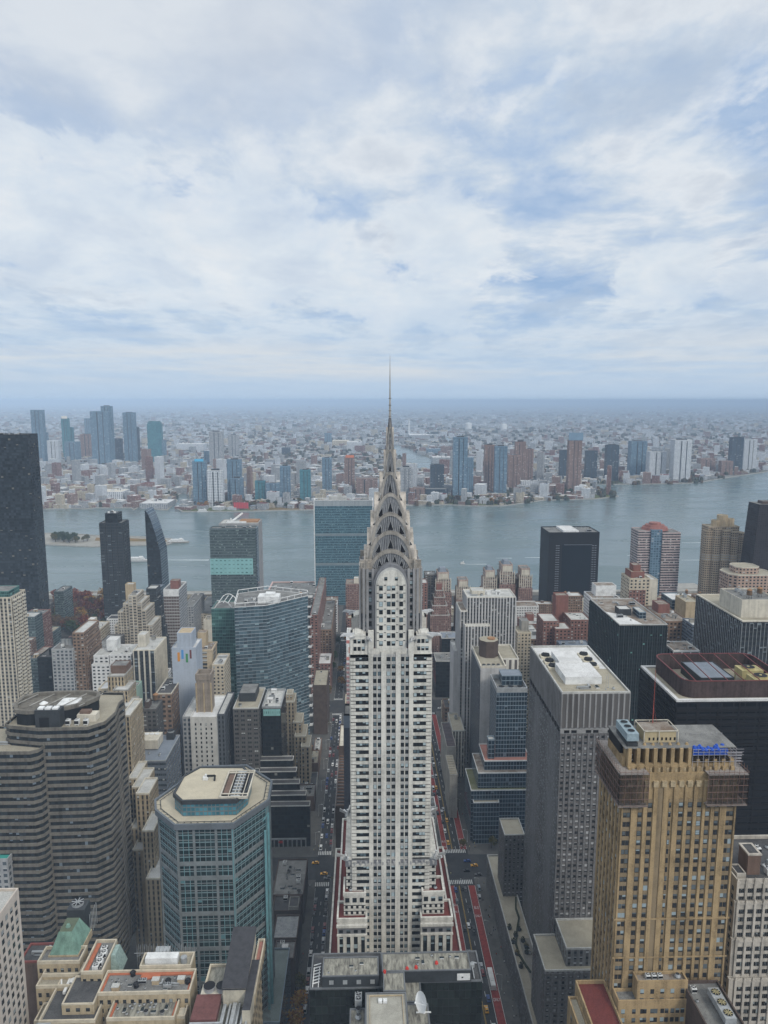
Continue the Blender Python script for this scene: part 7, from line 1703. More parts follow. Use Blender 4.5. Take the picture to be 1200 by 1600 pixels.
# ================================================================== tan roofscape in the lower corner
def tans():
    tb = plain('yellow tan brick', (.44, .36, .24), .85, .35, .15, streak=True); tc_ = plain('buff coping', (.55, .49, .38), .8, .3, .4)
    pm = panemat('tan block windows', (.02, .022, .024), (.08, .09, .10), (.3, .33, .33), .4, .15)
    def block(B, pxl, pxr, py, pyb, z, roof, zlow=0, rim=None, par=1.1, wall=tb, win=True, pn=None):
        x0, y0 = W(pxl, py, z); x1 = W(pxr, py, z)[0]; y1 = W((pxl+pxr)/2, pyb, z)[1]
        B.block((x0, x1, y0, y1), zlow, z, wall, roof, bay=0, fh=0, trim=tc_, par=par, pt=.5, foot=False)
        if rim:
            pl = inset([(x0, y0), (x1, y0), (x1, y1), (x0, y1)], .52); m = MB(); m.ring(pl, inset(pl, .7), z, z+.35, 0); m.build('membrane_edge', [rim], B.root)
        if pn is not None:
            n = max(2, int((x1-x0)/2.4))
            for f in range(4):
                for k in range(n): pn.append((x0+(x1-x0)*(k+.5)/n, y0, z-2.4-f*3.1, 1.1, 1.6, 'F'))
        return x0, x1, y0, y1
    # copper mansard building
    B = Bld('office_building', 'tan stone building with a green copper mansard roof and tiered shoulders', 'office building'); pn = []
    z = 112; block(B, 53, 128, 1600, 1570, z-10, M['gravel'], pn=pn); block(B, 56, 128, 1545, 1528, z-4, M['gravel'], pn=pn); r = block(B, 58, 124, 1507, 1482, z, M['grey_roof'], pn=pn); block(B, 66, 124, 1527, 1508, z-3, M['gravel'], pn=pn)
    q0 = [W(75, 1492, z+1), W(123, 1490, z+1), W(135, 1463, z+1), W(92, 1463, z+1)]; q0 = [(q0[0][0], q0[0][1]), (q0[1][0], q0[0][1]), (q0[1][0], q0[0][1]+13), (q0[0][0], q0[0][1]+13)]
    m = MB(); m.prism(q0, z-2, z+.6, 0, 0, 0, 0); m.taper(inset(q0, .3), z+.6, inset(q0, 3.0), z+7.5, 1, 2)
    i3 = inset(q0, 3.0)
    for t in range(12):
        k = t/11; m.bar((q0[0][0]+.5+(q0[1][0]-q0[0][0]-1)*k, q0[0][1]+.3, z+.7), (i3[0][0]+(i3[1][0]-i3[0][0])*k, i3[0][1], z+7.5), .12, 1)
    m.cyl((i3[0][0]+i3[1][0])/2, i3[0][1]+2.5, z+7.5, z+8.5, .9, .5, 8, 1); B.part('mansard_roof', m, [tb, M['copper'], roofmat('mossy flat', (.12, .15, .10), (.08, .09, .07), .6)])
    cxr, cyr = W(118, 1450, z+9); m = MB(); x, y = q0[1][0]-4, q0[2][1]+3; m.box(x-5, x+1.5, y-2.6, y+3, z-2, z+8, 0); m.cyl(x-2, y+.5, z+8, z+9, 2.1, 2.1, 16, 1, 2)
    for k in range(4): a = k*pi/4; m.bar((x-2-2.2*cos(a), y+.5-2.2*sin(a), z+9.1), (x-2+2.2*cos(a), y+.5+2.2*sin(a), z+9.1), .25, 1)
    for k in range(6): m.bar((x+3.4, y-3+k*1.3, z-2), (x+3.4, y-3+k*1.3, z+6.5), .15, 1)
    B.part('cooling_house', m, [M['dark_metal'], M['steel'], M['black']]); put_windows(B.root, pn, pm, 70); FOOT.append((-140, -40, 150, 250)); B.done()
    # narrow roof strip with orange edge and white units
    B = Bld('office_building', 'narrow tan building with an orange edged roof carrying a row of white machines', 'office building'); pn = []; z = 113
    r = block(B, 126, 160, 1523, 1472, z, M['grey_roof'], pn=pn); x0, x1, y0, y1 = r
    m = MB(); m.box(x0+.6, x0+2.0, y0+1, y1-1, z+.03, z+.3); m.build('membrane_edge', [M['orange']], B.root)
    for k in range(5): inst(P['ac1'], B.root, (x0+x1)/2+.8+(k % 2)*.6, y0+2+k*(y1-y0-5)/5, z, .85, 0 if k % 2 else pi/2)
    m = MB(); m.taper([(x1+.1, y0+7), (x1+3.6, y0+7), (x1+3.6, y1-1), (x1+.1, y1-1)], z-6, [(x1+.1, y0+8), (x1+1.6, y0+8), (x1+1.6, y1-2), (x1+.1, y1-2)], z+.5, 0); m.build('glazed_lean_to', [plain('pale green glazing', (.30, .40, .37), .4, .4, 1.5)], B.root)
    put_windows(B.root, pn, pm, 40); B.done()
    # broad grey roof with thick orange border
    B = Bld('office_building', 'broad tan building with a grey roof bordered in thick orange membrane and black vents', 'office building'); pn = []; z = 111
    r = block(B, 152, 296, 1556, 1519, z, M['grey_roof'], rim=M['orange'], pn=pn); x0, x1, y0, y1 = r
    m = MB(); m.box(x0+12, x0+18.5, y1-3.4, y1-1.1, z+.02, z+.5); m.box(x0+18, x1-1.2, y1-1.8, y1-1.1, z+.02, z+.46); m.build('membrane_edge', [M['orange']], B.root)
    for i, (px_, py_) in enumerate(((208, 1524), (213, 1542), (263, 1536), (294, 1536))): x, y = W(px_, py_, z); m = MB(); m.cyl(x, y, z, z+1.2, .9, .75, 10); m.cyl(x, y, z+1.2, z+1.7, 1.05, .6, 10); m.build('roof_vent', [M['black']], B.root)
    kit(B.root, (x0+2, x1-2, y0+1, y1-2), z, 8, 16, ('vent', 'sky', 'vent', 'duct', 'ac1'), s=.55)
    r2 = block(B, 218, 298, 1514, 1492, z+1, M['gravel'], pn=pn); m = MB(); m.box(r2[0]+1.5, r2[0]+12.5, r2[2]+1.5, r2[2]+4.5, z+1, z+3.6, 0); m.cyl(r2[0]+14.5, r2[2]+2.6, z+1, z+3.2, 1.1, 1.1, 12, 1); m.build('air_conditioner', [M['white_paint'], M['steel']], B.root)
    m = MB(); y = r2[3]+1.0; rr = random.Random(9)
    for k in range(16):
        a = r2[0]-3+k*1.3; m.bar((a, y, z-6), (a, y, z+2.5+rr.random()*2), .12); m.bar((a, y, z+rr.random()*2-1), (a+1.3, y, z+rr.random()*3), .1); m.bar((a, y+2, z-6), (a, y+2, z+3), .12)
    m.bar((r2[0]-4, y, z+1), (r2[1], y, z+1.2), .14); m.box(r2[0]+3, r2[0]+8, y+.3, y+3, z-1, z+1.2, 0); m.build('scaffold_frame', [M['steel']], B.root)
    kit(B.root, (x0+1, x1-2, y0+.5, y1-3), z+.05, 33, 5, ('tank', 'bulk_tan', 'mast', 'ac'), s=.6)
    put_windows(B.root, pn, pm, 60); B.done()
    # lower front roof
    B = Bld('office_building', 'tan building with a pale stained roof and thin orange border at the frame bottom', 'office building'); pn = []; z = 108
    r = block(B, 166, 272, 1596, 1561, z, M['stain_roof'], rim=M['orange'], pn=pn); kit(B.root, (r[0]+1.5, r[1]-2, r[2]+1, r[3]-1), z, 18, 18, ('vent', 'sky', 'fan', 'vent', 'duct', 'ac1'), s=.65); r = block(B, 272, 289, 1592, 1572, z-2, M['cream']); put_windows(B.root, pn, pm, 30); B.done()
    # dark tarred roof in the corner
    B = Bld('office_building', 'tan building with a black tarred roof and white pipes left of the orange bordered roof', 'office building'); pn = []; z = 109
    block(B, 60, 148, 1600, 1528, z-2, M['black_roof'], pn=pn); x0, y0 = W(96, 1571, z+1.5); x1 = W(146, 1571, z+1.5)[0]; B.block((x0, x1, y0, y0+12), z-2, z+1.5, tb, M['black_roof'], bay=0, fh=0, trim=tc_, foot=False, par=.5)
    for k in range(3): pn.append((x0+2+k*3.2, y0, z-.2, 1.3, 1.3, 'F'))
    m = MB(); a, c = W(100, 1552, z-1), W(110, 1530, z-1); m.bar((a[0], a[1], z-1), (c[0], c[1], z-1), .9); m.bar((a[0]-2, a[1]+3, z-1), (c[0]-3, c[1], z-1), .5); m.cyl(c[0]+2, c[1]-2, z-2, z+.5, 1.2, 1.2, 10); m.build('pipework', [M['white_paint']], B.root)
    kit(B.root, (x0-8, x1, 175, y0-1), z-2, 28, 16, ('duct', 'ac1', 'vent', 'duct', 'sky'), s=.7); put_windows(B.root, pn, pm, 20); B.done()
    # slab tower with black ramp roof and pipes
    B = Bld('office_building', 'tall yellow tan slab with a black sloping roof house, silver ducts and three round fans', 'office building'); pn = []; z = 112
    x0, y0 = W(395, 1590, z); x1 = W(424, 1482, z)[0]; xw, yw = W(312, 1560, z)
    B.block((xw, -36.6, y0-6, W(395, 1500, z)[1]), 0, z-2, tb, M['stain_roof'], bay=0, fh=0, trim=tc_, foot=False, par=.9, pt=.6)
    xe0, ye1 = W(400, 1500, z); B.block((xe0, -36.0, y0+6, W(400, 1478, z)[1]), z-2, z+2, tb, M['pink_roof'], bay=0, fh=0, trim=tc_, foot=False, par=.9)
    for k in range(16):
        for f in range(30): pn.append((-36.0 if f < 1 else -36.6, y0-4+k*3.0, z-3.2-f*3.0+(2 if f < 1 else 0), 1.15, 1.7, 'R'))
    for f in range(3):
        for k in range(4): pn.append((x0-6+k*4, y0-6, z-4-f*3, 1.3, 1.6, 'F'))
    m = MB(); a = W(355, 1500, z+8)[0]; c = W(390, 1500, z+8)[0]; ya = W(370, 1498, z+8)[1]-9; yb = ya+22
    m.prism([(a, ya), (c, ya), (c, yb), (a, yb)], z-2, z+5, 0, None, 0, 0); m.quad([(a-.3, ya-.5, z+5.3), (c+.3, ya-.5, z+5.3), (c+.3, yb+.3, z+9.5), (a-.3, yb+.3, z+9.5)], 1); m.quad([(a-.3, ya-.5, z+4.7), (c+.3, ya-.5, z+4.7), (c+.3, yb+.3, z+8.9), (a-.3, yb+.3, z+8.9)][::-1], 1)
    for (u, v) in ((a, c),): m.quad([(c, ya, z+5), (c, yb, z+5), (c, yb, z+9)], 0); m.quad([(a, ya, z+5), (a, yb, z+9), (a, yb, z+5)], 0); m.quad([(a, yb, z+5), (a, yb, z+9), (c, yb, z+9), (c, yb, z+5)], 0)
    m.prism([(c+.02, ya-8), (c+2.6, ya-8), (c+2.6, yb-9), (c+.02, yb-9)], z-2, z+4.2, 0, 1, 0, 0); B.part('roof_house', m, [plain('cream plaster', (.50, .46, .37), .8, .3, .3, streak=True), plain('black slate', (.05, .05, .056), .6, .35, .6)])
    m = MB(); X = xw
    for k in range(5): m.bar((a+1+k*1.5, ya-14-k*.5, z-.5+k*.1), (a+1+k*1.5, ya-.5, z-.5+k*.1), .55 if k != 2 else 1.2)
    m.bar((a-9, ya-8, z-.2), (a+1, ya-8, z-.2), .6); m.bar((a-9, ya-9.2, z-.2), (a+1, ya-9.2, z-.2), .6); m.bar((a+8.5, ya-17, z), (a+8.8, ya-1, z+.4), .6); m.build('duct', [M['steel']], B.root)
    m = MB(); m.box(a-9, a-1, ya-7, ya+3, z-2, z+.3, 0); m.build('plant_house', [plain('oxide shed', (.16, .07, .065), .8, .3)], B.root)
    fx, fy = W(320, 1556, z-1)
    for k in range(3): inst(P['fan'], B.root, fx+1.4+k*4.1, fy+1, z+.2, (1.7, 1.7, 1.1))
    m = MB(); m.box(fx-1.2, fx+12.4, fy-1.4, fy+3.4, z-2, z+.2, 0); m.build('fan_plinth', [M['cream']], B.root)
    m = MB(); m.box(fx-1.6, fx+11.8, fy-14, fy-1.8, z-9, z-3, 0); 
    for k in range(4): m.box(fx-1.7+k*4.3, fx-1.2+k*4.3, fy-14, fy-1.6, z-3, z-.6, 1)
    m.build('louvred_housing', [plain('slate blue casing', (.13, .16, .20), .6, .3), M['steel']], B.root)
    put_windows(B.root, pn, pm); B.done()
    # behind the copper roof
    simple('low_building', 'dark roofed block edged in red behind the green copper roof', (30, 82, 1505, 262, None, 1476), M['brown_brick'], M['black_roof'], seed=131, n=4, bay=0, trim=plain('red coping', (.25, .08, .07), .8, .2))
tans()
# pale tower cut off by the bottom corner of the picture
def corner():
    pk = plain('pinkish limestone', (.56, .50, .44), .8, .22, .2, streak=True)
    B = Bld('office_tower', 'pinkish limestone tower with regular paired windows cut off by the frame corner', 'office tower'); pn = []
    x1, z = at(-34, 1366, 200); B.block((x1-30, x1, 176, 205), 0, z, pk, M['grey_roof'], bay=0, fh=0, foot=False, par=1)
    for f in range(34):
        for k in range(9): pn.append((x1, 178.5+k*3.1, z-3-f*3.05, 1.5, 1.75, 'R'))
        for k in range(9): pn.append((x1-1.8-k*3.1, 176, z-3-f*3.05, 1.5, 1.75, 'F'))
    x2, z2 = at(-9, 1445, 206); B.block((x1-20, x2, 205.02, 222), 0, z2, pk, M['pale_roof'], bay=0, fh=0, foot=False)
    for f in range(30):
        for k in range(5): pn.append((x2, 207+k*3.1, z2-3-f*3.05, 1.5, 1.75, 'R'))
    put_windows(B.root, pn, panemat('limestone windows', (.03, .035, .04), (.12, .14, .15), (.35, .38, .38), .4, .15)); B.done()
corner()
simple('office_block', 'small pale block with a teal awning roof at the picture edge below the banded tower', (-30, 12, 1345, 320, 16), F['fargrey'], plain('teal awning', (.05, .35, .30), .6, .2), seed=133, n=1)

for i, (x0, x1, y0, y1, z, lb, wm, rm, kd) in enumerate(((-57, -38.6, 512, 530, 11, 'low dark roof crowded with fans just beyond the black terraces', M['dark_brick'], M['grey_roof'], ('ac', 'fan', 'ac1', 'duct')),
        (-57, -38.6, 531, 556, 7, 'low deck roof with planters between the black terraces and the glass slab', M['concrete'], M['black_roof'], ('sky', 'vent', 'ac1')), (-57, -38.6, 557, 580, 14, 'low brown block with tanks below the slim tan tower', M['brown_brick'], M['gravel'], ('tank', 'bulk_brown', 'vent')),
        (-44.5, -38.6, 581, 612, 9, 'narrow low block at the foot of the glass slab', F['brown'], M['pale_roof'], ('ac1', 'vent')))):
    B = Bld('low_building', lb, 'low building'); B.block((x0, x1, y0, y1), 0, z, wm, rm, bay=0 if i < 3 else 3, fh=0 if i < 3 else 3); kit(B.root, (x0+1, x1-1, y0+1, y1-1), z, 200+i, 9, kd); B.done()
# ================================================================== across the river
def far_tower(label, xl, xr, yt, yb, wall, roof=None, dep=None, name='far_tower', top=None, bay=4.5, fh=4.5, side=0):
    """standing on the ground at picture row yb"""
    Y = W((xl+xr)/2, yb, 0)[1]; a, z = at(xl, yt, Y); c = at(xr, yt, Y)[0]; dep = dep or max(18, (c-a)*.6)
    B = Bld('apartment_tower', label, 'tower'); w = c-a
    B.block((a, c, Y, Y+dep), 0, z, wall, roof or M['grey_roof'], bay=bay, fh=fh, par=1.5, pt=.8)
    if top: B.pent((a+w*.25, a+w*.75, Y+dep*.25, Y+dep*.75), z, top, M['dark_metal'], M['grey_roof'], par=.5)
    b = MB(); b.box(a+w*.36, a+w*.42, Y-.6, Y-.02, 0, z-3); b.box(a+w*.68, a+w*.72, Y-.6, Y-.02, 0, z-3); B.part('facade_strip', b, [M['dark_metal']])  # dark strips raised from the front wall
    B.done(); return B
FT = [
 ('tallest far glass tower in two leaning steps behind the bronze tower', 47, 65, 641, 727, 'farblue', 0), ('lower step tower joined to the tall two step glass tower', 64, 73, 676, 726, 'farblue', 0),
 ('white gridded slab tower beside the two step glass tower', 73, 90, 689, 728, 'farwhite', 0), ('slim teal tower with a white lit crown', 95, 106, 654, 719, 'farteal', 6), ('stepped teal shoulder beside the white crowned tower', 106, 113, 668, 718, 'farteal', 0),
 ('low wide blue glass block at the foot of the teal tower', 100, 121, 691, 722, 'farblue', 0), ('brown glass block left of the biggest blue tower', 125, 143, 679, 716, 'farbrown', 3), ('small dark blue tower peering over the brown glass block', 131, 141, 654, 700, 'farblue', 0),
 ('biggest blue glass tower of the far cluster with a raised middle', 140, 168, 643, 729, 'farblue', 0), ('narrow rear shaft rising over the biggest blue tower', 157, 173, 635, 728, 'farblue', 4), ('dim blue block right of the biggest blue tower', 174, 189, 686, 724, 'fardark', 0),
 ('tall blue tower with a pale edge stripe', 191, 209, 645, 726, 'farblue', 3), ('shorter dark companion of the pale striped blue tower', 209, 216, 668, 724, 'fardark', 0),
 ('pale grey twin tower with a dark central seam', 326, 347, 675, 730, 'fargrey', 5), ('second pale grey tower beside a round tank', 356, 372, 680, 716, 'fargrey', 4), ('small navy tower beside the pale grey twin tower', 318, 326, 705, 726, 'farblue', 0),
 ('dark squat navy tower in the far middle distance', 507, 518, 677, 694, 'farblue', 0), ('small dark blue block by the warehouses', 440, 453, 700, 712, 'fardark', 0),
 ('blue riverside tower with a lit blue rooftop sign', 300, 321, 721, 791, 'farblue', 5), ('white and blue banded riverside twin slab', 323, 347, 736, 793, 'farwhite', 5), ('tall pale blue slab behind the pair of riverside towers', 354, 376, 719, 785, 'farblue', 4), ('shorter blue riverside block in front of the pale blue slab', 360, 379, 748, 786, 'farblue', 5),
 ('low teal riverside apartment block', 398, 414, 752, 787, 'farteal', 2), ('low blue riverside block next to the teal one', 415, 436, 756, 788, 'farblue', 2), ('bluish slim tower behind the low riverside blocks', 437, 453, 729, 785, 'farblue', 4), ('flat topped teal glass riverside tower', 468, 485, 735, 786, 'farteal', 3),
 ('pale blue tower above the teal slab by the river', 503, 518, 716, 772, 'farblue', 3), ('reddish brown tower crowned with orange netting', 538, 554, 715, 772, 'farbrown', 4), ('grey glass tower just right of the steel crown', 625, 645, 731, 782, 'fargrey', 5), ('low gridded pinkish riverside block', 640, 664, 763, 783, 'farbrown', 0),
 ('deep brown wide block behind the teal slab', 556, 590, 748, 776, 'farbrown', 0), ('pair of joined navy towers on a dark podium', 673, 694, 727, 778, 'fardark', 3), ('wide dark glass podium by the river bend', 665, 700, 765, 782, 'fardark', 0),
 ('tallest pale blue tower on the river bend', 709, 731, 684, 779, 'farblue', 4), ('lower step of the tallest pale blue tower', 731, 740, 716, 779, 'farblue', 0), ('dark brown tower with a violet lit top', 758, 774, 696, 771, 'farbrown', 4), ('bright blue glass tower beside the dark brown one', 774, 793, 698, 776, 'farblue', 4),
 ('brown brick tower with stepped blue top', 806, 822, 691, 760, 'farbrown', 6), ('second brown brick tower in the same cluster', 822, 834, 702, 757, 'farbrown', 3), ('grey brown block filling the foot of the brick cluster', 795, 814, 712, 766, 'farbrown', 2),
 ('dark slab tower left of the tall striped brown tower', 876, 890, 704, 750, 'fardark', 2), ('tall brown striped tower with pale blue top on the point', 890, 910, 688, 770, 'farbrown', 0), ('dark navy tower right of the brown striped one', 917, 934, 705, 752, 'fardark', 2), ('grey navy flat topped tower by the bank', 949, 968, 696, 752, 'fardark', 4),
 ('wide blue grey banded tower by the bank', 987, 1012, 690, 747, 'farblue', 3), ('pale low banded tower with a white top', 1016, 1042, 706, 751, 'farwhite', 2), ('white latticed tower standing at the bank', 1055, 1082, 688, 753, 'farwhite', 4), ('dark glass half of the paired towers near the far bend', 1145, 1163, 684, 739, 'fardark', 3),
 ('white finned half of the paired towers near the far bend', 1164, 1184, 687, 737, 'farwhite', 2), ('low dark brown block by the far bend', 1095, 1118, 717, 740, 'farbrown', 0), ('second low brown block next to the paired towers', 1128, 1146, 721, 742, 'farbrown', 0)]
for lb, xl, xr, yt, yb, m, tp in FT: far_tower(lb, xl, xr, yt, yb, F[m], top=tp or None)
# coloured tops of some of them
def cap_on(px0, px1, yt0, yt1, yb, mat, name, lab, cat='sign'):
    Y = W((px0+px1)/2, yb, 0)[1]; a, z1 = at(px0, yt0, Y); c, z0 = at(px1, yt1, Y); b = MB(); b.box(a, c, Y-1.2, Y-.7, z0, z1); b.box(a, a+1, Y-1.3, Y-1.2, z0, z1); o = b.build(name, [mat], None, Vector((a, Y, z0))); tag(o, lab, cat); return o
cap_on(889, 911, 676, 688, 770, F['farblue'], 'crown_panel', 'pale blue glass crown on the tall brown striped riverside tower', 'glass crown')  # crowns of this tower and the next, thin panels at their tops
cap_on(96, 105, 650, 654, 719, plain('lit crown', (.75, .72, .66), .6, .1), 'crown_panel', 'white lit crown on the slim teal tower', 'tower crown')
cap_on(304, 318, 717, 721, 791, plain('sky blue sign', (.10, .45, .70), .5, .1), 'roof_sign', 'bright blue rooftop sign on the riverside tower')
cap_on(540, 553, 711, 715, 772, plain('orange netting', (.62, .20, .10), .8, .2), 'safety_net', 'orange netting round the top of the reddish brown tower', 'netting')
# red sign wall on the bank, as two rows of letters on a frame
def red_sign():
    Y = W(379, 797, 0)[1]; a, z1 = at(365, 785, Y); c = at(388, 785, Y)[0]; t = thing('billboard', 'long red letter sign on a frame standing on the far river bank', 'sign', ((a+c)/2, Y, 0)); b = MB(); rs = plain('sign red', (.55, .04, .05), .5, .1)
    b.box(a, c, Y, Y+.8, 4, z1); 
    for k in range(6): x = a+(c-a)*k/5; b.box(x-.3, x+.3, Y+.8, Y+1.6, 0, z1)
    b.build('frame', [plain('sign red panel', (.36, .06, .07), .7, .3)], t); b = MB()
    for k in range(9): x = a+1+(c-a-2)*k/8.6; b.box(x, x+2.4, Y-.5, Y-.05, 6, z1-1)
    b.build('lettering', [rs], t)
red_sign()
# rounded teal tower
def teal_round():
    Y = W(240, 724, 0)[1]; a, z = at(229, 658, Y); c = at(251, 658, Y)[0]; B = Bld('office_tower', 'teal glass tower with softly rounded top corners standing apart in the far cluster', 'tower'); w = c-a
    for i, (i0, zz) in enumerate(((0, z-14), (.05, z-6), (.12, z))): B.block((a+w*i0, c-w*i0, Y+i, Y+30-i), 0 if i == 0 else zl, zz, F['farteal'], M['grey_roof'], par=0, bay=6, fh=5, foot=False); zl = zz
    B.block((c+.1, c+w*.22, Y+4, Y+30), 0, at(250, 688, Y)[1], F['farblue'], M['grey_roof'], foot=False); B.done()
teal_round()
# long low white works and sheds on the bank
def shed(label, xl, xr, yt, yb, wall, roof, dep, name='warehouse', cat='warehouse'):
    Y = W((xl+xr)/2, yb, 0)[1]; a, z = at(xl, yt, Y); c = at(xr, yt, Y)[0]; B = Bld(name, label, cat); B.block((a, c, Y, Y+dep), 0, z, wall, roof, bay=6, fh=4.2, par=1, pt=1)
    kit(B.root, (a+4, c-4, Y+4, Y+dep-4), z, int(xl), 4, ('ac', 'bulk_white', 'sky'), s=2.2); B.done(); FOOTQ.append((a-8, c+8, Y-8, Y+dep+8)); return B
FOOTQ = []
for lb, xl, xr, yt, yb, m, tp in FT:
    Y = W((xl+xr)/2, yb, 0)[1]; a = at(xl, yt, Y)[0]; c = at(xr, yt, Y)[0]; FOOTQ.append((a-10, c+10, Y-30, Y+max(18, (c-a)*.6)+6))
shed('long cream five storey works with rows of windows on the far bank', 147, 191, 769, 786, F['farwhite'], M['cream'], 70)
shed('cream wing joined behind the long cream works', 178, 204, 761, 774, F['farwhite'], M['pale_roof'], 60)
shed('white flat shed standing on the river pier', 218, 262, 787, 795, F['fargrey'], M['white_roof'], 90)
shed('long tan shed behind the pier', 222, 270, 778, 783, F['farbrown'], M['gravel'], 40)
shed('low tan bunker like shed by the bank beside the bronze tower', 72, 92, 776, 786, F['farbrown'], M['gravel'], 90)
shed('dark red long shed above the cream works', 128, 156, 765, 770, F['farbrown'], M['pale_roof'], 50)
shed('white power building with row of blocks in the far middle', 276, 318, 694, 706, F['farwhite'], M['white_roof'], 90)
shed('yellowish long hall near the creek head', 519, 545, 689, 699, F['buff'], M['cream'], 120)
shed('white banded office near the creek head', 542, 565, 691, 706, F['farwhite'], M['white_roof'], 110)
shed('white roofed market halls beyond the creek', 640, 672, 680, 686, F['fargrey'], M['white_roof'], 260)
shed('bluish long hall on the creek bank', 668, 690, 702, 709, F['farblue'], M['blue_roof'], 90)
shed('low white stepped mill roofs beside the creek mouth', 676, 706, 715, 724, F['fargrey'], M['white_roof'], 90)
shed('pink brick riverside loft with many windows', 642, 665, 764, 781, F['farbrown'], M['pale_roof'], 30)
shed('pair of low white gridded lofts near the point', 814, 850, 752, 764, F['farwhite'], M['pale_roof'], 30)
for i, (x, y) in enumerate(((732, 664), (787, 666))):
    X, Yy = W(x, y+6, 0); b = MB(); b.cyl(X, Yy, 0, 60, 34, 34, 16, 0); b.cyl(X, Yy, 60, 68, 34, 4, 16, 0); o = b.build('gas_tank', [M['white_paint']], None, Vector((X, Yy, 0))); tag(o, ('giant white storage tank nearer the creek' if i == 0 else 'giant white storage tank further along the skyline'), 'tank')
X, Yy = W(639, 680, 0); b = MB(); b.cyl(X, Yy, 0, at(639, 655, Yy)[1], 7, 4, 10, 0); tag(b.build('chimney', [M['pale_roof'] if False else M['white_paint']], None, Vector((X, Yy, 0))), 'thin white chimney stack beyond the creek', 'chimney')
# parks along the bank
for nm, pts, mt in (('park_lawn', [(848, 781), (850, 768), (905, 765), (940, 769), (960, 776), (930, 779)], g_green), ('park_lawn', [(700, 788), (702, 783), (775, 783), (778, 789)], g_green), ('park_lawn', [(395, 797), (395, 791), (486, 790), (487, 796)], g_aut),
                    ('park_lawn', [(285, 798), (300, 790), (395, 791), (395, 798)], g_green), ('bank_scrub', [(74, 794), (76, 788), (130, 785), (146, 790), (140, 793)], g_aut), ('bank_scrub', [(925, 756), (935, 750), (1080, 748), (1090, 753)], g_green),
                    ('river_lawn', [(295, 936), (298, 929), (328, 929), (332, 936)], g_green), ('river_lawn', [(295, 933), (298, 931), (328, 931), (331, 933)], g_aut), ('pavement', [(60, 800+160), (84, 940), (170, 938), (166, 968), (90, 990)], g_green)):
    sheet(nm, [W(x, y, 0) for x, y in pts], -.04 if nm != 'river_lawn' else -.02+.001*len(pts), mt)
# ---- trees
def crown_mesh(seed, r, h, n, leaf, mats, flat=.8):
    b = MB(); q = random.Random(seed); lobes = [(q.uniform(-.45, .45)*r, q.uniform(-.45, .45)*r, h*q.uniform(.5, .95), r*q.uniform(.38, .62)) for _ in range(7)]+[(0, 0, h*.72, r*.65)]
    for k in range(n):
        lx, ly, lz, lr = q.choice(lobes); d = Vector((q.gauss(0, 1), q.gauss(0, 1), q.gauss(0, 1))).normalized()*lr*q.uniform(.55, 1.05); c = Vector((lx+d.x, ly+d.y, lz+d.z*flat))
        u = Vector((q.uniform(-1, 1), q.uniform(-1, 1), q.uniform(-.7, .7))).normalized()*leaf*q.uniform(.6, 1.2); v = u.cross(Vector((q.uniform(-1, 1), q.uniform(-1, 1), q.uniform(-1, 1)))).normalized()*leaf*q.uniform(.5, 1)
        b.quad([c-u, c-v, c+u, c+v], q.randrange(len(mats)))
    return b.build('crown', mats, None, Vector((0, 0, 0)), link=False)
def trunk_mesh(h, r):
    b = MB(); b.cyl(0, 0, 0, h*.45, r, r*.7, 7)
    for k in range(5):
        a = k*1.26; b.bar((0, 0, h*.42), (h*.2*cos(a), h*.2*sin(a), h*.75), r*.7)
    return b.build('trunk', [plain('bark', (.07, .055, .045), .9, .3, 2)], None, Vector((0, 0, 0)), link=False)
LV = {}
for nm, cols in {'red': ((.20, .045, .03), (.13, .03, .028), (.24, .085, .035)), 'orange': ((.36, .18, .035), (.27, .115, .03), (.40, .25, .06)), 'green': ((.035, .065, .022), (.05, .085, .03), (.025, .045, .018)), 'olive': ((.11, .10, .03), (.15, .12, .035), (.07, .075, .025)), 'brown': ((.13, .075, .04), (.10, .065, .04), (.16, .10, .045))}.items():
    LV[nm] = [plain(f'{nm} leaves {i}', c, .9, .4, 1.0) for i, c in enumerate(cols)]
TR = {k: [crown_mesh(i*7+len(k), 4.6, 9.5, 420, .62, LV[k]) for i in range(2)] for k in LV}
TK = trunk_mesh(9.5, .35)
def tree(x, y, z, kind, s, label, group=None, seed=0):
    t = thing('tree', label, 'tree', (x, y, z), group); c = TR[kind][seed % 2].copy(); COL.objects.link(c); c.parent = t; c.scale = (s, s, s); c.rotation_euler = (0, 0, seed*1.7)
    k = TK.copy(); COL.objects.link(k); k.parent = t; k.scale = (s, s, s); return t
q = random.Random(11)
for k in range(84):
    px_, py_ = q.uniform(88, 170), q.uniform(930, 984)
    kd = q.choice(('red', 'red', 'red', 'orange', 'brown') if py_ < 970 else ('green', 'brown', 'olive', 'red'))
    x, y = W(px_, py_+9, 0); tree(x, y, 0, kd, q.uniform(1.6, 2.4), {'red': 'crimson autumn tree in the riverside garden', 'orange': 'orange autumn tree in the riverside garden', 'brown': 'rust brown tree in the riverside garden', 'green': 'dark green tree in the riverside garden', 'olive': 'olive green tree in the riverside garden'}[kd], {'red': 'crimson trees of the riverside garden', 'orange': 'orange trees of the riverside garden', 'brown': 'brown trees of the riverside garden', 'green': 'green trees of the riverside garden', 'olive': 'olive trees of the riverside garden'}[kd], k)
for k in range(60):
    px_ = q.choice((q.uniform(285, 400), q.uniform(395, 487), q.uniform(690, 780), q.uniform(850, 955))); py_ = {0: 792, 1: 791, 2: 784, 3: 771}[0 if px_ < 395 else 1 if px_ < 500 else 2 if px_ < 800 else 3]+q.uniform(-2, 4)
    kd = q.choice(('green', 'olive', 'orange', 'brown')); x, y = W(px_, py_, 0); tree(x, y, 0, kd, q.uniform(1.4, 2.4), f'{kd} tree on the far river bank', f'{kd} trees along the far river bank', k)
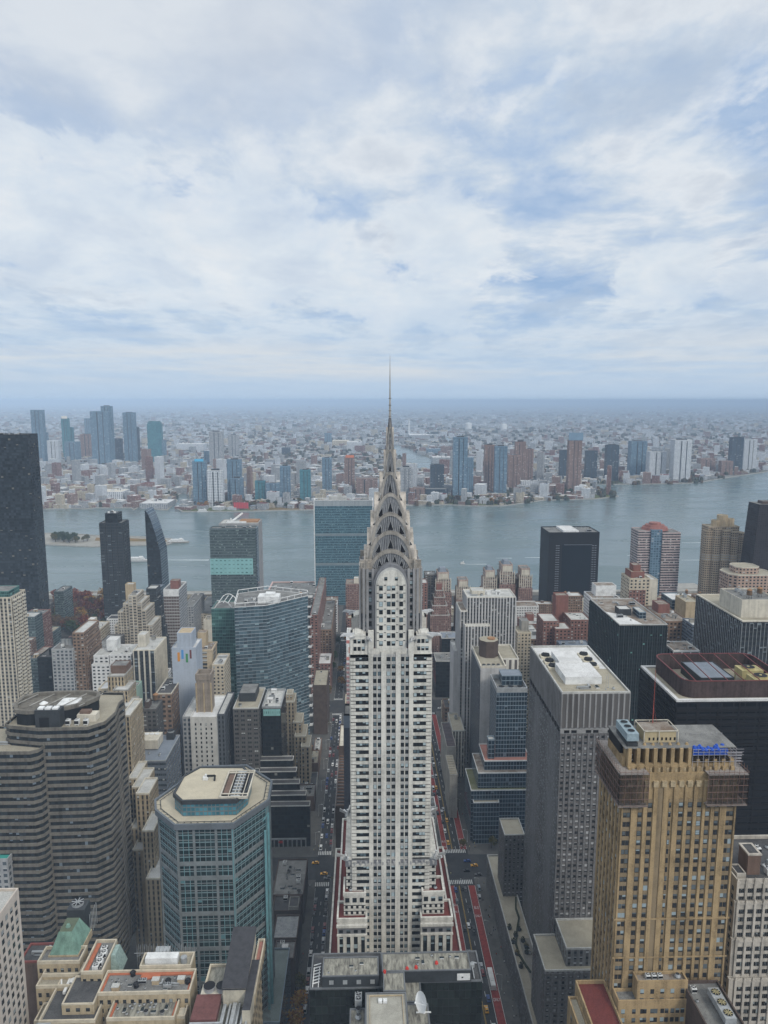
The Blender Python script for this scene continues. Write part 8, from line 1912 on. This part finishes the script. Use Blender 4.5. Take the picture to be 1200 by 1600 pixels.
for k in range(26):
    px_ = q.uniform(82, 140); py_ = 846+q.uniform(-4, 3); kd = q.choice(('green', 'green', 'olive')); x, y = W(px_, py_, 0); tree(x, y, .6, kd, q.uniform(1.2, 1.9), f'{kd} tree on the river island', f'{kd} trees on the river island', k)
# ---- small buildings as far as the eye can see
def inpoly(x, y, poly):
    c = False; n = len(poly)
    for i in range(n):
        x0, y0 = poly[i]; x1, y1 = poly[i-1]
        if (y0 > y) != (y1 > y) and x < (x1-x0)*(y-y0)/(y1-y0)+x0: c = not c
    return c
water_polys = [near+far, creek, creek2]
hm = [F['fargrey'], F['farwhite'], F['farbrown'], F['buff'], F['red']]; hr = [M['white_roof'], M['pale_roof'], M['grey_roof'], M['gravel'], M['brown_roof'], M['white_roof'], M['blue_roof'], M['red_roof']]
allm = hm+hr; houses = []; q = random.Random(4)
ang = radians(-24)
for k in range(34000):
    py_ = 634+(796-634)*(q.random()**.8); px_ = q.uniform(-15, 1215); x, y = W(px_, py_, 0)
    if y < 1900 or y > 70000: continue
    cl = .5+.5*sin(x*.0021+1.3*sin(y*.0013))*cos(y*.0017+x*.0008)
    if q.random() > .35+.75*cl and y < 15000: continue
    sc = 1+y/9000; u_ = x*cos(ang)+y*sin(ang); v_ = -x*sin(ang)+y*cos(ang)
    if (u_ % (105*sc)) < 20*sc or (v_ % (240*sc)) < 30*sc: continue
    w = q.uniform(8, 24)*sc*(1.8 if q.random() < .12 else 1); d = q.uniform(8, 20)*sc*(2.2 if q.random() < .1 else 1); h = q.choice((6, 7, 8, 9, 10, 12, 14, 20 if q.random() < .6 else 34))*q.uniform(.8, 1.2)*(1+y/30000)*(2.6 if y < 3000 and q.random() < .10 else 1)
    if any(inpoly(x, y+o, pl) or inpoly(x+w, y+o, pl) for pl in water_polys for o in (-12, d)): continue
    if any(a < x < c and e < y < f for a, c, e, f in FOOTQ): continue
    houses.append((w*h+w*d*(300/y))*(1/y**2) and ((w*h+w*d*300/y)/y**2, x, y, w, d, h, q.choice((0, 0, 0, 1, 1, 1, 2, 3, 4) if y > 2600 else (0, 0, 1, 2, 3, 4)), 5+q.choice((0, 1, 2, 3, 4, 5, 6, 0, 1, 5, 0, 6, 7) if y < 4500 else (0, 1, 5, 6, 0, 1, 2, 5))))
houses.sort(reverse=True)
def house(b, x, y, w, d, h, wi, ri, det=True):
    ca, sa = cos(ang), sin(ang); R = lambda u, v: (x+u*ca-v*sa, y+u*sa+v*ca)
    pl = [R(-w/2, -d/2), R(w/2, -d/2), R(w/2, d/2), R(-w/2, d/2)]
    if det:
        b.prism(pl, 0, h, wi, None, 4, 3.5); inn = inset(pl, .6); b.ring(pl, inn, h, h+1, wi); b.quad([(a, c, h+.1) for a, c in inn], ri)
        pl = [R(-w*.3, -d*.1), R(-w*.3+4, -d*.1), R(-w*.3+4, -d*.1+5), R(-w*.3, -d*.1+5)]; b.prism(pl, h, h+3, wi, ri, 0, 0); pl = [R(w*.15, d*.15), R(w*.15+3, d*.15), R(w*.15+3, d*.15+3), R(w*.15, d*.15+3)]; b.prism(pl, h, h+2, ri, ri, 0, 0)
    else:
        b.wall(pl[0], pl[1], 0, h, wi, bay=4, fh=3.5); b.wall(pl[3], pl[0], 0, h, wi, bay=4, fh=3.5); b.wall(pl[1], pl[2], 0, h, wi, bay=4, fh=3.5); b.quad([(a, c, h) for a, c in pl], ri)
cn = ['grey', 'white', 'brown', 'buff', 'red brick']; rn = ['white', 'pale', 'grey', 'gravel', 'brown', 'bright white', 'blue grey', 'oxide red']
for (_, x, y, w, d, h, wi, ri) in houses[:300]:
    b = MB(); house(b, x, y, w, d, h, 0, 1); o = b.build('city_building', [allm[wi], allm[ri]], None, Vector((x, y, 0))); tag(o, f'small {cn[wi]} building with {rn[ri-5]} roof on the far side of the river', 'building', f'small {cn[wi]} buildings with {rn[ri-5]} roofs across the river')
b = MB()
for (_, x, y, w, d, h, wi, ri) in houses[300:]: house(b, x, y, w, d, h, wi, ri, False)
o = b.build('distant_buildings', allm); tag(o, 'endless low city buildings spreading to the horizon across the river', 'buildings', None, 'stuff')
# woods between them
b = MB(); q = random.Random(8)
for k in range(5200):
    py_ = 634+(792-634)*(q.random()**.75); px_ = q.uniform(-15, 1215); x, y = W(px_, py_, 0)
    if y < 1950 or y > 30000: continue
    cl = .5+.5*sin(x*.0017+2.0)*cos(y*.0011+x*.0006+1)
    if q.random() > .3+.7*cl: continue
    if any(inpoly(x, y, pl) for pl in water_polys): continue
    s = 1+y/7000
    for t in range(3):
        cx_, cy_ = x+q.uniform(-14, 14)*s, y+q.uniform(-14, 14)*s; r = q.uniform(4, 8)*s; h = q.uniform(7, 12)*min(s, 2.2); n = 6; mi = q.randrange(3)
        p0 = [(cx_+r*q.uniform(.7, 1.1)*cos(i*pi/3), cy_+r*q.uniform(.7, 1.1)*sin(i*pi/3)) for i in range(n)]; p1 = [(cx_+(a-cx_)*.6, cy_+(c-cy_)*.6) for a, c in p0]
        for i in range(n):
            j = (i+1) % n; b.quad([(*p0[i], 0), (*p0[j], 0), (*p0[j], h*.6), (*p0[i], h*.6)], mi); b.quad([(*p0[i], h*.6), (*p0[j], h*.6), (*p1[j], h), (*p1[i], h)], mi)
        b.quad([(*p, h) for p in p1], mi)
o = b.build('distant_woods', [plain('far foliage a', (.075, .07, .045), .95, .4, .1), plain('far foliage b', (.10, .065, .035), .95, .4, .1), plain('far foliage c', (.045, .055, .035), .95, .4, .1)]); tag(o, 'autumn street trees and parks spread among the distant houses', 'trees', None, 'stuff')
# ================================================================== low buildings filling the blocks
def fill():
    bpy.context.view_layer.update(); dg = bpy.context.evaluated_depsgraph_get(); q = random.Random(21); n = 0
    xs_ = sorted(streets+[(-444, -433), (536, 547), (-526, -515), (618, 629)])
    rows = [(A3[1]+7, A2[0]-7), (A2[1]+7, A1[0]-7), (A1[1]+8, 1040), (LEX[1]+6, A3[0]-7)]
    W_ = [('red brick', F['red']), ('brown brick', F['brown']), ('tan brick', F['tan']), ('buff', F['buff']), ('grey brick', F['grey_dark']), ('white', F['white_apt']), ('dark glass', F['slab_glass']), ('brown terraced', F['terra'])]
    R_ = [('pale', M['pale_roof']), ('grey', M['grey_roof']), ('tar black', M['black_roof']), ('gravel', M['gravel']), ('white', M['white_roof']), ('brown', M['brown_roof'])]
    for (a, b_), (c, d) in zip(xs_, xs_[1:]):
        for (y0, y1) in rows:
            for side in (0, 1):
                y = y0
                while y < y1-9:
                    w = q.uniform(10, 24); w = min(w, y1-y); x0 = b_+4.5 if side == 0 else (b_+c)/2+1; x1 = (b_+c)/2-1 if side == 0 else c-4.5
                    if q.random() < .5: x0, x1 = (x0, x1-q.uniform(0, 8)) if side == 0 else (x0+q.uniform(0, 8), x1)
                    far_ = abs((x0+x1)/2) > 200 or y > 720
                    h = q.choice((14, 17, 20, 24, 30)) if not far_ else q.choice((15, 18, 22, 28, 38, 48, 60))*q.uniform(.85, 1.1)
                    if q.random() < .06 and far_: h *= 1.35
                    Y0, Y1 = y+.3, y+w-.3; y += w
                    if any(x0 < F_[1]+1.5 and x1 > F_[0]-1.5 and Y0 < F_[3]+1.5 and Y1 > F_[2]-1.5 for F_ in FOOT): continue
                    tx_, ty_ = PX((x0+x1)/2, Y0, h)
                    if ty_ < (1000 if 78 < tx_ < 178 else 930): h = at(tx_, 1003 if 78 < tx_ < 178 else 935, Y0)[1]
                    if h < 8 or (70 < tx_ < 180 and Y0 > 905): continue
                    seen = False
                    for (tx, ty, tz) in ((x0+2, Y0+1, h+.5), (x1-2, Y0+1, h+.5), ((x0+x1)/2, (Y0+Y1)/2, h+.5), (x0+2, Y1-1, h+.5), (x1-2, Y1-1, h+.5), (x1-1, Y0, h*.6), (x0+1, Y0, h*.6)):
                        px_, py_ = PX(tx, ty, tz)
                        if not (-15 < px_ < 1215 and 600 < py_ < 1615): continue
                        o = Vector((0, 0, CH)); t = Vector((tx, ty, tz)); dv = t-o; L = dv.length
                        hit = scene.ray_cast(dg, o, dv/L, distance=L-1.0)
                        if not hit[0]: seen = True; break
                    if not seen: continue
                    n += 1
                    wn, wm = q.choice(W_); rn_, rm = q.choice(R_)
                    lab = f'low {wn} building with a {rn_} roof in the crowded city blocks'
                    B = Bld('city_building', lab, 'building', group=f'low {wn} buildings with {rn_} roofs'); B.block((x0, x1, Y0, Y1), 0, h, wm, rm, bay=2.8, fh=3.1, foot=False)
                    kit(B.root, (x0+1, x1-1, Y0+1, Y1-1), h, n, q.choice((1, 2, 2, 3)), ('ac1', 'vent', 'bulk_brown', 'bulk_tan', 'sky', 'tank', 'ac', 'bulk_white')); B.done()
    print('fill', n)
fill()
# ================================================================== vehicles
tyre = plain('tyre rubber', (.02, .02, .02), .9, .1); cglass = plain('car glass', (.02, .025, .03), .08, .05)
def car_mesh(kind, color, nm):
    pm_ = plain(nm+' car paint', color, .3, .08, 1, .0, spec=.6); body = MB(); L, Wd, H = {'car': (4.7, 1.85, 1.45), 'taxi': (4.8, 1.9, 1.5), 'van': (5.4, 2.0, 2.1), 'truck': (7.5, 2.4, 3.2), 'bus': (12.5, 2.6, 3.1)}[kind]
    x, y = Wd/2, L/2
    def slab(pf, z0, z1, y0, y1, wi0, wi1, mi=0, ins=.12): # tapered cabin
        a = [(-wi0, y0), (wi0, y0), (wi0, y1), (-wi0, y1)]; c = [(-wi1, y0+pf[0]), (wi1, y0+pf[0]), (wi1, y1-pf[1]), (-wi1, y1-pf[1])]; return a, c
    gl = MB(); wh = []
    if kind in ('car', 'taxi', 'van'):
        body.taper([(-x*.94, -y), (x*.94, -y), (x*.94, y), (-x*.94, y)], .28, [(-x, -y+.08), (x, -y+.08), (x, y-.1), (-x, y-.1)], .62); body.taper([(-x, -y+.08), (x, -y+.08), (x, y-.1), (-x, y-.1)], .62, [(-x*.93, -y+.2), (x*.93, -y+.2), (x*.93, y-.3), (-x*.93, y-.3)], .88)
        c0, c1 = (-y+.5, y-1.4) if kind != 'van' else (-y+.15, y-1.0)
        a, c = slab((.45, .75), .88, H, c0, c1, x*.9, x*.72); gl.taper(a, .88, c, H-.06); a2 = inset(c, -.02); body.taper(a2, H-.06, inset(c, .05), H)
        for (u, v) in ((-1, -1), (1, -1), (1, 1), (-1, 1)): body.bar((a[0][0]*-u*-1 if 0 else u*x*.9, c0 if v < 0 else c1, .88), (u*x*.72, (c0+.45) if v < 0 else (c1-.75), H-.03), .09)
        if kind == 'taxi': body.box(-.45, .45, -.25, .0, H, H+.22, 1)
        lz = .6
    elif kind == 'truck':
        body.box(-x, x, -y, y-2.1, .7, H, 1); body.taper([(-x*.92, y-2.0), (x*.92, y-2.0), (x*.92, y), (-x*.92, y)], .4, [(-x*.9, y-2.0), (x*.9, y-2.0), (x*.9, y-.3), (-x*.9, y-.3)], 2.3); body.box(-x*.5, x*.5, -y+.2, y-1.5, .45, .69, 0); gl.box(-x*.8, x*.8, y-.16, y-.06, 1.3, 2.0); lz = .8
    else:
        body.box(-x, x, -y, y, .35, H-.15, 0); body.taper([(-x, -y), (x, -y), (x, y), (-x, y)], H-.15, [(-x*.9, -y+.15), (x*.9, -y+.15), (x*.9, y-.15), (-x*.9, y-.15)], H, 0, 1); gl.box(-x-.02, x+.02, -y+.6, y-.8, 1.4, 2.4); gl.box(-x*.85, x*.85, y-.02, y+.03, 1.0, 2.5); body.box(-.8, .8, -3, -.6, H, H+.25, 1); body.box(-.7, .7, 2, 3.4, H, H+.2, 1); lz = .8
    r = .33 if kind in ('car', 'taxi', 'van') else .48
    o = bpy.data.objects.new('body', None)
    bo = body.build('body', [pm_, M['white_paint']], None, Vector((0, 0, 0)), link=False); go = gl.build('windows' if 0 else 'glazing', [cglass], None, Vector((0, 0, 0)), link=False)
    wm = MB(); n = 12
    for i in range(n):
        a, c = 2*pi*i/n, 2*pi*(i+1)/n; wm.quad([(-.11, r*cos(a), r*sin(a)), (.11, r*cos(a), r*sin(a)), (.11, r*cos(c), r*sin(c)), (-.11, r*cos(c), r*sin(c))]); wm.quad([(.11, 0, 0), (.11, r*cos(a), r*sin(a)), (.11, r*cos(c), r*sin(c))], 0); wm.quad([(-.11, 0, 0), (-.11, r*cos(c), r*sin(c)), (-.11, r*cos(a), r*sin(a))], 0)
    wo = wm.build('wheel', [tyre], None, Vector((0, 0, 0)), link=False); lm = MB(); lm.box(-.17, .17, -.03, .03, -.08, .08); lo = lm.build('headlight', [plain('lamp lens', (.7, .7, .68), .2, .05)], None, Vector((0, 0, 0)), link=False)
    ax = y-.9 if kind != 'bus' else y-2.4
    return [(bo, 0, 0, 0), (go, 0, 0, 0)]+[(wo, sx*(x-.08), sy*ax, r) for sx in (-1, 1) for sy in (-1, 1)]+[(lo, sx*x*.7, y-.04, lz) for sx in (-1, 1)]
CM_ = {}
def vehicle(kind, colname, color, x, y, rz, label, group):
    k = (kind, colname)
    if k not in CM_: CM_[k] = car_mesh(kind, color, colname)
    t = thing({'car': 'parked_car', 'taxi': 'taxi', 'van': 'van', 'truck': 'delivery_truck', 'bus': 'city_bus'}[kind], label, {'car': 'car', 'taxi': 'taxi', 'van': 'van', 'truck': 'truck', 'bus': 'bus'}[kind], (x, y, -.08), group); t.rotation_euler = (0, 0, rz)
    for (o, a, b_, c) in CM_[k]: q = o.copy(); COL.objects.link(q); q.parent = t; q.location = (a, b_, c)
    return t
CC = {'white': (.70, .70, .69), 'black': (.015, .015, .017), 'silver': (.40, .41, .42), 'grey': (.12, .125, .13), 'blue': (.02, .06, .22), 'dark red': (.16, .02, .02), 'pale blue': (.30, .38, .44)}
yel = (.72, .36, .02)
q = random.Random(3)
def P0(x, y): return W(x, y, 0)
def road_car(px_, py_, kind, col, rz, where, rnd=False):
    x, y = P0(px_, py_); c = yel if col == 'yellow' else CC[col]
    lab = (f'yellow taxi {where}' if kind == 'taxi' else f'{col} {kind} {where}'); vehicle(kind, col, c, x, y, rz, lab, None)
names = [('white', 'car'), ('silver', 'car'), ('black', 'car'), ('grey', 'car'), ('black', 'car'), ('silver', 'van'), ('blue', 'car'), ('white', 'van'), ('grey', 'car'), ('dark red', 'car')]
def row(X, ya, yb, step, keep, where, group):
    y = ya
    while y < yb:
        if q.random() < keep:
            c, k = q.choice(names); vehicle(k, c, CC[c], X+q.uniform(-.15, .15), y+q.uniform(-.5, .5), 0, f'{c} {k} {where}', f'{c} {k}s {group}')
        y += step
road_car(493, 1349, 'taxi', 'yellow', pi/2, 'turning into the avenue from the narrow street crossing'); road_car(506, 1366, 'taxi', 'yellow', pi/2, 'crossing the avenue just below the first taxi')
road_car(700, 1317, 'taxi', 'yellow', 0, 'waiting at the crosswalk between the red bus lanes'); road_car(693, 1353, 'taxi', 'yellow', pi/2, 'on the avenue close beside the deco tower'); road_car(741, 1353, 'taxi', 'yellow', pi/2, 'with an orange roof sign on the avenue crossing')
road_car(730, 1346, 'car', 'blue', pi/2, 'on the avenue crossing above the black car'); road_car(729, 1361, 'car', 'black', pi/2, 'on the avenue crossing below the blue car'); road_car(747, 1367, 'car', 'grey', pi/2, 'on the avenue crossing next to the podium'); road_car(511, 1372, 'car', 'grey', pi/2+.3, 'near the narrow street crosswalk on the avenue')
road_car(692, 1285, 'car', 'black', 0, 'between the bus lanes behind the waiting taxi'); road_car(695, 1299, 'car', 'white', 0, 'between the bus lanes right behind the waiting taxi'); road_car(690, 1270, 'van', 'silver', 0, 'between the bus lanes further up from the crossing'); road_car(683, 1240, 'car', 'black', 0, 'alone between the bus lanes halfway up the block')
road_car(675, 1285, 'car', 'silver', 0, 'in the kerb side bus lane beside the deco tower'); road_car(678, 1302, 'van', 'white', 0, 'at the kerb beside the deco tower'); road_car(699, 1220, 'taxi', 'yellow', 0, 'stopped at the pale street canopy'); road_car(686, 1175, 'van', 'grey', 0, 'in the far bus lane near the lattice roof')
road_car(712, 1391, 'car', 'blue', 0, 'first in the lane just below the crosswalk'); road_car(723, 1388, 'car', 'black', 0, 'left one of the pair waiting under the crosswalk'); road_car(727, 1390, 'car', 'grey', 0, 'right one of the pair waiting under the crosswalk'); road_car(714, 1409, 'car', 'grey', 0, 'second in the lane below the crosswalk')
road_car(732, 1447, 'car', 'white', 0, 'in the middle lane beside the deco tower base'); road_car(740, 1457, 'car', 'black', 0, 'alongside the red lane, level with the podium shrubs'); road_car(748, 1388, 'van', 'pale blue', 0, 'parked on the wide pavement below the crossing'); road_car(749, 1403, 'van', 'silver', 0, 'parked behind the pale blue van')
row(57, 290, 400, 19, .8, 'in the lane beside the hotel corner', 'in the lane beside the hotel'); row(62.2, 300, 415, 17, .8, 'queuing in the lane next to the far red lane', 'queuing next to the far red lane')
for i in range(7): road_car(665+i*5.5, 1180+i*17, 'taxi' if i % 3 == 0 else 'car', 'yellow' if i % 3 == 0 else 'silver', 0, ['high', 'further', 'midway', 'lower', 'well', 'much lower', 'lowest'][i]+' down the red lane street, half hidden by the deco tower')
x, y = P0(771, 1540); vehicle('bus', 'white', CC['white'], x-.6, y+3, 0, 'long white roofed bus in the red bus lane beside the podium', None)
road_car(752, 1510, 'car', 'silver', 0, 'beside the hotel corner ahead of the white roofed bus'); road_car(760, 1578, 'taxi', 'yellow', 0, 'half hidden behind the black hotel corner')
# the narrow street: parked rows and slow traffic
row(-24.5, 300, 424, 6.0, .92, 'parked along the deco tower kerb of the narrow street', 'parked by the deco tower kerb'); row(-31.2, 330, 424, 6.3, .7, 'parked by the low roofs on the narrow street', 'parked by the low roofs'); row(-24.5, 466, 680, 6.4, .72, 'parked on the shaded side of the narrow street', 'on the shaded side of the narrow street')
row(-31.2, 466, 680, 6.6, .5, 'parked opposite the shaded side of the narrow street', 'opposite the shaded kerb'); row(-28.0, 480, 670, 17, .8, 'driving up the middle of the narrow street', 'driving up the narrow street'); row(-24.5, 724, 900, 6.6, .6, 'parked among the street trees far up the narrow street', 'among the far street trees')
row(47.5+5.6, 470, 560, 9, .5, 'stopped in the kerb bus lane behind the deco tower', 'in the kerb bus lane'); row(57, 560, 680, 10, .7, 'heading away between the red lanes', 'between the red lanes'); row(62, 570, 680, 12, .65, 'coming down between the red lanes', 'coming down between the red lanes')
for i, px_ in enumerate((494, 503, 512)): x, y = P0(px_, 1094+i*2); vehicle('van', 'white', CC['white'], x, 697+i*3, pi/2, 'white van queuing on the second avenue crossing', 'white vans on the second avenue crossing')
for i in range(6): vehicle('car', 'silver' if i % 2 else 'white', CC['silver' if i % 2 else 'white'], 74+i*7.5, 694+(i % 3)*6, pi/2, ('silver' if i % 2 else 'white')+' car on the distant avenue beyond the ribbed tower', ('silver' if i % 2 else 'white')+' cars on the distant avenue')
# ================================================================== street furniture
b = MB(); b.cyl(0, 0, 0, 9, .14, .08, 8); b.bar((0, 0, 8.8), (2.2, 0, 9.5), .12); b.bar((2.1, 0, 9.5), (2.9, 0, 9.45), .28); b.cyl(0, 0, 0, .8, .25, .2, 8); lampP = b.build('pole', [plain('lamp post grey', (.42, .43, .43), .5, .1)], None, Vector((0, 0, 0)), link=False)
b = MB(); b.box(2.1, 2.95, -.18, .18, 9.25, 9.42); headP = b.build('lamp_head', [M['white_paint']], None, Vector((0, 0, 0)), link=False)
def lamp(x, y, rz, label, group):
    t = thing('street_lamp', label, 'street lamp', (x, y, 0), group); t.rotation_euler = (0, 0, rz)
    for p in (lampP, headP): c = p.copy(); COL.objects.link(c); c.parent = t
for y in (318, 352, 386, 420): lamp(-22.2, y, pi, 'grey bracket lamp on the deco tower side of the narrow street', 'street lamps on the deco tower side of the narrow street')
for y in (470, 505, 540, 575, 610, 645): lamp(-35, y, 0, 'grey bracket lamp on the glass slab side of the narrow street', 'street lamps on the glass slab side')
for y in (300, 340, 380, 418, 470, 510, 550, 590, 630): lamp(70.2, y, pi, 'grey bracket lamp on the wide pavement of the bus lane avenue', 'street lamps on the wide pavement')
for i, (x, y, w) in enumerate(((50.5, 428, 'deco tower corner'), (70.4, 460, 'wide pavement corner'), (-22, 429, 'narrow street corner by the deco tower'), (-35.5, 459, 'corner below the stepped black building'))):
    t = thing('traffic_light', f'traffic light on an arm at the {w}', 'traffic light', (x, y, 0)); b = MB(); b.cyl(0, 0, 0, 6, .12, .09, 8); b.bar((0, 0, 5.8), (3.4, 0, 6.1), .1); o = b.build('pole', [M['dark_metal']]); o.parent = t
    b = MB(); b.box(3.1, 3.5, -.2, .2, 5.2, 6.3); b.box(-.2, .2, -.35, -.05, 3, 4); o = b.build('signal_head', [M['yellow']]); o.parent = t
# street trees
for i, (px_, py_, kd, s, lb) in enumerate(((528, 1000, 'green', 1.3, 'dark green street tree high up the narrow street'), (523, 1022, 'green', 1.2, 'dark green street tree beside the white roofed brick block'), (541, 998, 'orange', .9, 'small orange street tree far up the narrow street'), (521, 1040, 'green', 1.1, 'dark green tree in front of the white roofed brick block'),
    (533, 1046, 'orange', 1.0, 'orange street tree halfway up on the deco tower side'), (534, 1064, 'orange', 1.1, 'orange tree below the halfway one on the deco tower side'), (512, 1078, 'olive', 1.3, 'spreading olive and gold tree above the second avenue crossing'), (504, 1082, 'orange', .9, 'gold tree close beside the spreading olive tree'),
    (509, 1130, 'olive', .9, 'thin olive tree just below the second avenue crossing'), (483, 1192, 'green', 1.1, 'round green tree in the white edged terrace by the black steps'), (465, 1548, 'orange', 1.25, 'large amber street tree beside the black hotel'), (464, 1572, 'orange', 1.1, 'amber street tree directly below the large amber one'),
    (473, 1512, 'olive', .95, 'olive street tree above the large amber one'), (768, 1318, 'olive', .9, 'yellow green tree at the corner of the navy stepped base'), (723, 1320, 'olive', .7, 'small yellow green tree near the crosswalk'), (702, 1095, 'green', .9, 'green tree at the foot of the dark terraced glass block'))):
    x, y = P0(px_, py_+8*s) if py_ < 1500 else {1548: (-34.6, 327), 1572: (-34.8, 317), 1512: (-34.6, 341)}[py_]; tree(x, y, 0, kd, s, lb, None, i)
# ================================================================== people on the pavement
def person_mesh(seed, coat, legs):
    r_ = random.Random(seed); st = .28; me = bpy.data.meshes.new('person')
    J = [(0, 0, .95), (0, .02, 1.2), (0, 0, 1.42), (0, 0, 1.52), (0, .02, 1.66), (-.1, 0, .9), (-.11, st*.5, .5), (-.11, st, .08), (.1, 0, .9), (.11, -st*.2, .5), (.11, -st*1.1, .1), (-.2, 0, 1.38), (-.24, -.08, 1.12), (-.22, .04, .9), (.2, 0, 1.38), (.24, .08, 1.12), (.22, .18, .92), (-.11, st+.16, .04), (.11, -st*1.1+.15, .04)]
    E = [(0, 1), (1, 2), (2, 3), (3, 4), (0, 5), (5, 6), (6, 7), (0, 8), (8, 9), (9, 10), (2, 11), (11, 12), (12, 13), (2, 14), (14, 15), (15, 16), (7, 17), (10, 18)]
    R_ = [.15, .16, .15, .06, .105, .10, .075, .05, .10, .075, .05, .07, .055, .045, .07, .055, .045, .04, .04]
    me.from_pydata(J, E, []); o = bpy.data.objects.new('person', me); COL.objects.link(o); md = o.modifiers.new('s', 'SKIN'); sv = me.skin_vertices[0].data
    for v, r in zip(sv, R_): v.radius = (r, r*.8)
    sv[0].use_root = True; o.modifiers.new('u', 'SUBSURF').levels = 1
    dg = bpy.context.evaluated_depsgraph_get(); m2 = bpy.data.meshes.new_from_object(o.evaluated_get(dg)); bpy.data.objects.remove(o)
    m2.name = 'person'; m2.materials.clear()
    for m in (coat, legs, plain('skin', (.40, .25, .18), .7, .1), M['black']): m2.materials.append(m)
    for p in m2.polygons: z = p.center.z; p.material_index = 3 if z > 1.69 else 2 if z > 1.5 else 0 if z > .82 else 1
    ob = bpy.data.objects.new('person', m2); return ob
coats = {'black coat': (.015, .015, .018), 'grey jacket': (.12, .12, .13), 'navy coat': (.02, .03, .08), 'tan coat': (.30, .22, .13), 'red jacket': (.35, .04, .04), 'white top': (.6, .6, .58)}
PP = {k: person_mesh(i, plain(k+' cloth', c, .9, .2, 3), plain('dark trousers', (.03, .03, .04), .9, .2, 3)) for i, (k, c) in enumerate(coats.items())}
q = random.Random(6); used_p = 0
spots = [(q.uniform(70.8, 75.5), q.uniform(285, 428)) for _ in range(30)]+[(q.uniform(71, 76), q.uniform(462, 560)) for _ in range(16)]+[(q.uniform(53, 68), q.uniform(426, 429.5)) for _ in range(4)]+[(q.uniform(53, 68), q.uniform(459, 462)) for _ in range(4)]+[(q.uniform(-37, -35), q.uniform(330, 428)) for _ in range(6)]
for i, (x, y) in enumerate(spots):
    k = q.choice(list(PP)); where = 'walking on the wide pavement beside the podium' if i < 30 else 'walking on the pavement by the navy stepped base' if i < 46 else 'crossing at the crosswalk by the deco tower' if i < 54 else 'walking past the low roofs on the narrow street'
    o = PP[k].copy(); COL.objects.link(o); o.location = (x, y, .02); o.rotation_euler = (0, 0, q.choice((0, pi, .2, pi+.3))); tag(o, f'person in a {k} {where}', 'person', f'people in {k}s {where}')
# ================================================================== boats on the river
def boat(label, px_, py_, L, col, tiers, rz, cat='ferry'):
    x, y = P0(px_, py_); t = thing('ferry' if tiers > 1 else 'motor_boat', label, cat, (x, y, 0)); t.rotation_euler = (0, 0, rz); w = L*.22; h = L*.05+.8
    b = MB(); hull = [(-L/2, -w/2), (L*.32, -w/2), (L/2, 0), (L*.32, w/2), (-L/2, w/2)]; low = [(a*.93, c*.75) for a, c in hull]; b.taper(low, -.1, hull, h, 0, 1); o = b.build('hull', [plain(col[0], col[1], .4, .1), M['pale_roof']]); o.parent = t
    b = MB()
    for k in range(tiers): a = L*(.42-.07*k); b.box(-a, a*.6, -w*.42, w*.42, h+k*2.4, h+k*2.4+1.6, 0); b.box(-a*.98, a*.58, -w*.41, w*.41, h+k*2.4+1.6, h+k*2.4+2.1, 1); b.box(-a-.3, a*.6+.3, -w*.45, w*.45, h+k*2.4+2.1, h+k*2.4+2.4, 0)
    b.box(L*.05, L*.18, -w*.2, w*.2, h+tiers*2.4, h+tiers*2.4+2, 0); o = b.build('cabin', [M['white_paint'], M['glass']]); o.parent = t
boat('long white two decked ferry sailing behind the blade tower', 216, 877, 46, ('ferry hull', (.6, .6, .6)), 2, .03)
boat('small white speedboat trailing foam on open water', 723, 881, 9, ('white hull', (.7, .7, .7)), 1, .1, 'boat'); boat('tiny white boat by the far bank', 318, 800, 34, ('bank boat hull', (.7, .7, .7)), 2, 0.0, 'boat'); boat('white barge like vessel moored at the island tip', 279, 848, 46, ('barge hull', (.35, .33, .3)), 2, .1, 'boat')
foam = plain('foam', (.50, .56, .57), .6, .35, .3)
for (x0, x1, y_, w) in ((256, 326, 875, 3.0), (820, 853, 871, 2.2), (1066, 1100, 848, 2.2), (723, 760, 881.5, 1.6), (980, 998, 868, 2.5), (1065, 1100, 875, 1.6), (775, 800, 872, 1.5)):
    p, r_ = P0(x0, y_), P0(x1, y_); b = MB(); n = 12; 
    for k in range(n): a, c = p[0]+(r_[0]-p[0])*k/n, p[0]+(r_[0]-p[0])*(k+1)/n; ww = w*(.5+k/n) ; yy = p[1]+(r_[1]-p[1])*k/n; b.quad([(a, yy-ww, -.06), (c, yy-ww, -.06), (c, yy+ww, -.06), (a, yy+ww, -.06)])
    o = b.build('boat_wake', [foam]); o['kind'] = 'stuff'; o['label'] = 'streak of pale foam left on the river by a boat'
# riverside drive and piers on the near bank
b = MB(); b.box(-560, -175, 1118, 1130, -.1, 6, 0); b.box(60, 700, 1120, 1132, -.1, 5, 0); o = b.build('river_drive', [M['concrete']]); o['kind'] = 'structure'
for (xl, xr, yt, yb_) in ((1046, 1100, 915, 921), (610, 640, 790, 790)):
    a = W(xl, yb_, 0); c = W(xr, yb_, 0); b = MB(); b.box(a[0], c[0], a[1], a[1]+34, -.1, 1.6, 0); o = b.build('pier', [M['concrete']]); o['kind'] = 'structure'
# ------------------------------------------------------------------ haze
def haze():
    b = MB(); b.box(-95000, 95000, -1500, 120000, -1.5, 331, 0)
    m, nt = _mat('air'); o = nt.nodes.new('ShaderNodeOutputMaterial'); v = nt.nodes.new('ShaderNodeVolumePrincipled')
    v.inputs['Color'].default_value = (.60, .775, 1.0, 1); v.inputs['Density'].default_value = 8e-5; v.inputs['Anisotropy'].default_value = -.5
    nt.links.new(v.outputs[0], o.inputs['Volume'])
    o = b.build('haze', [m]); o['kind'] = 'stuff'
haze()
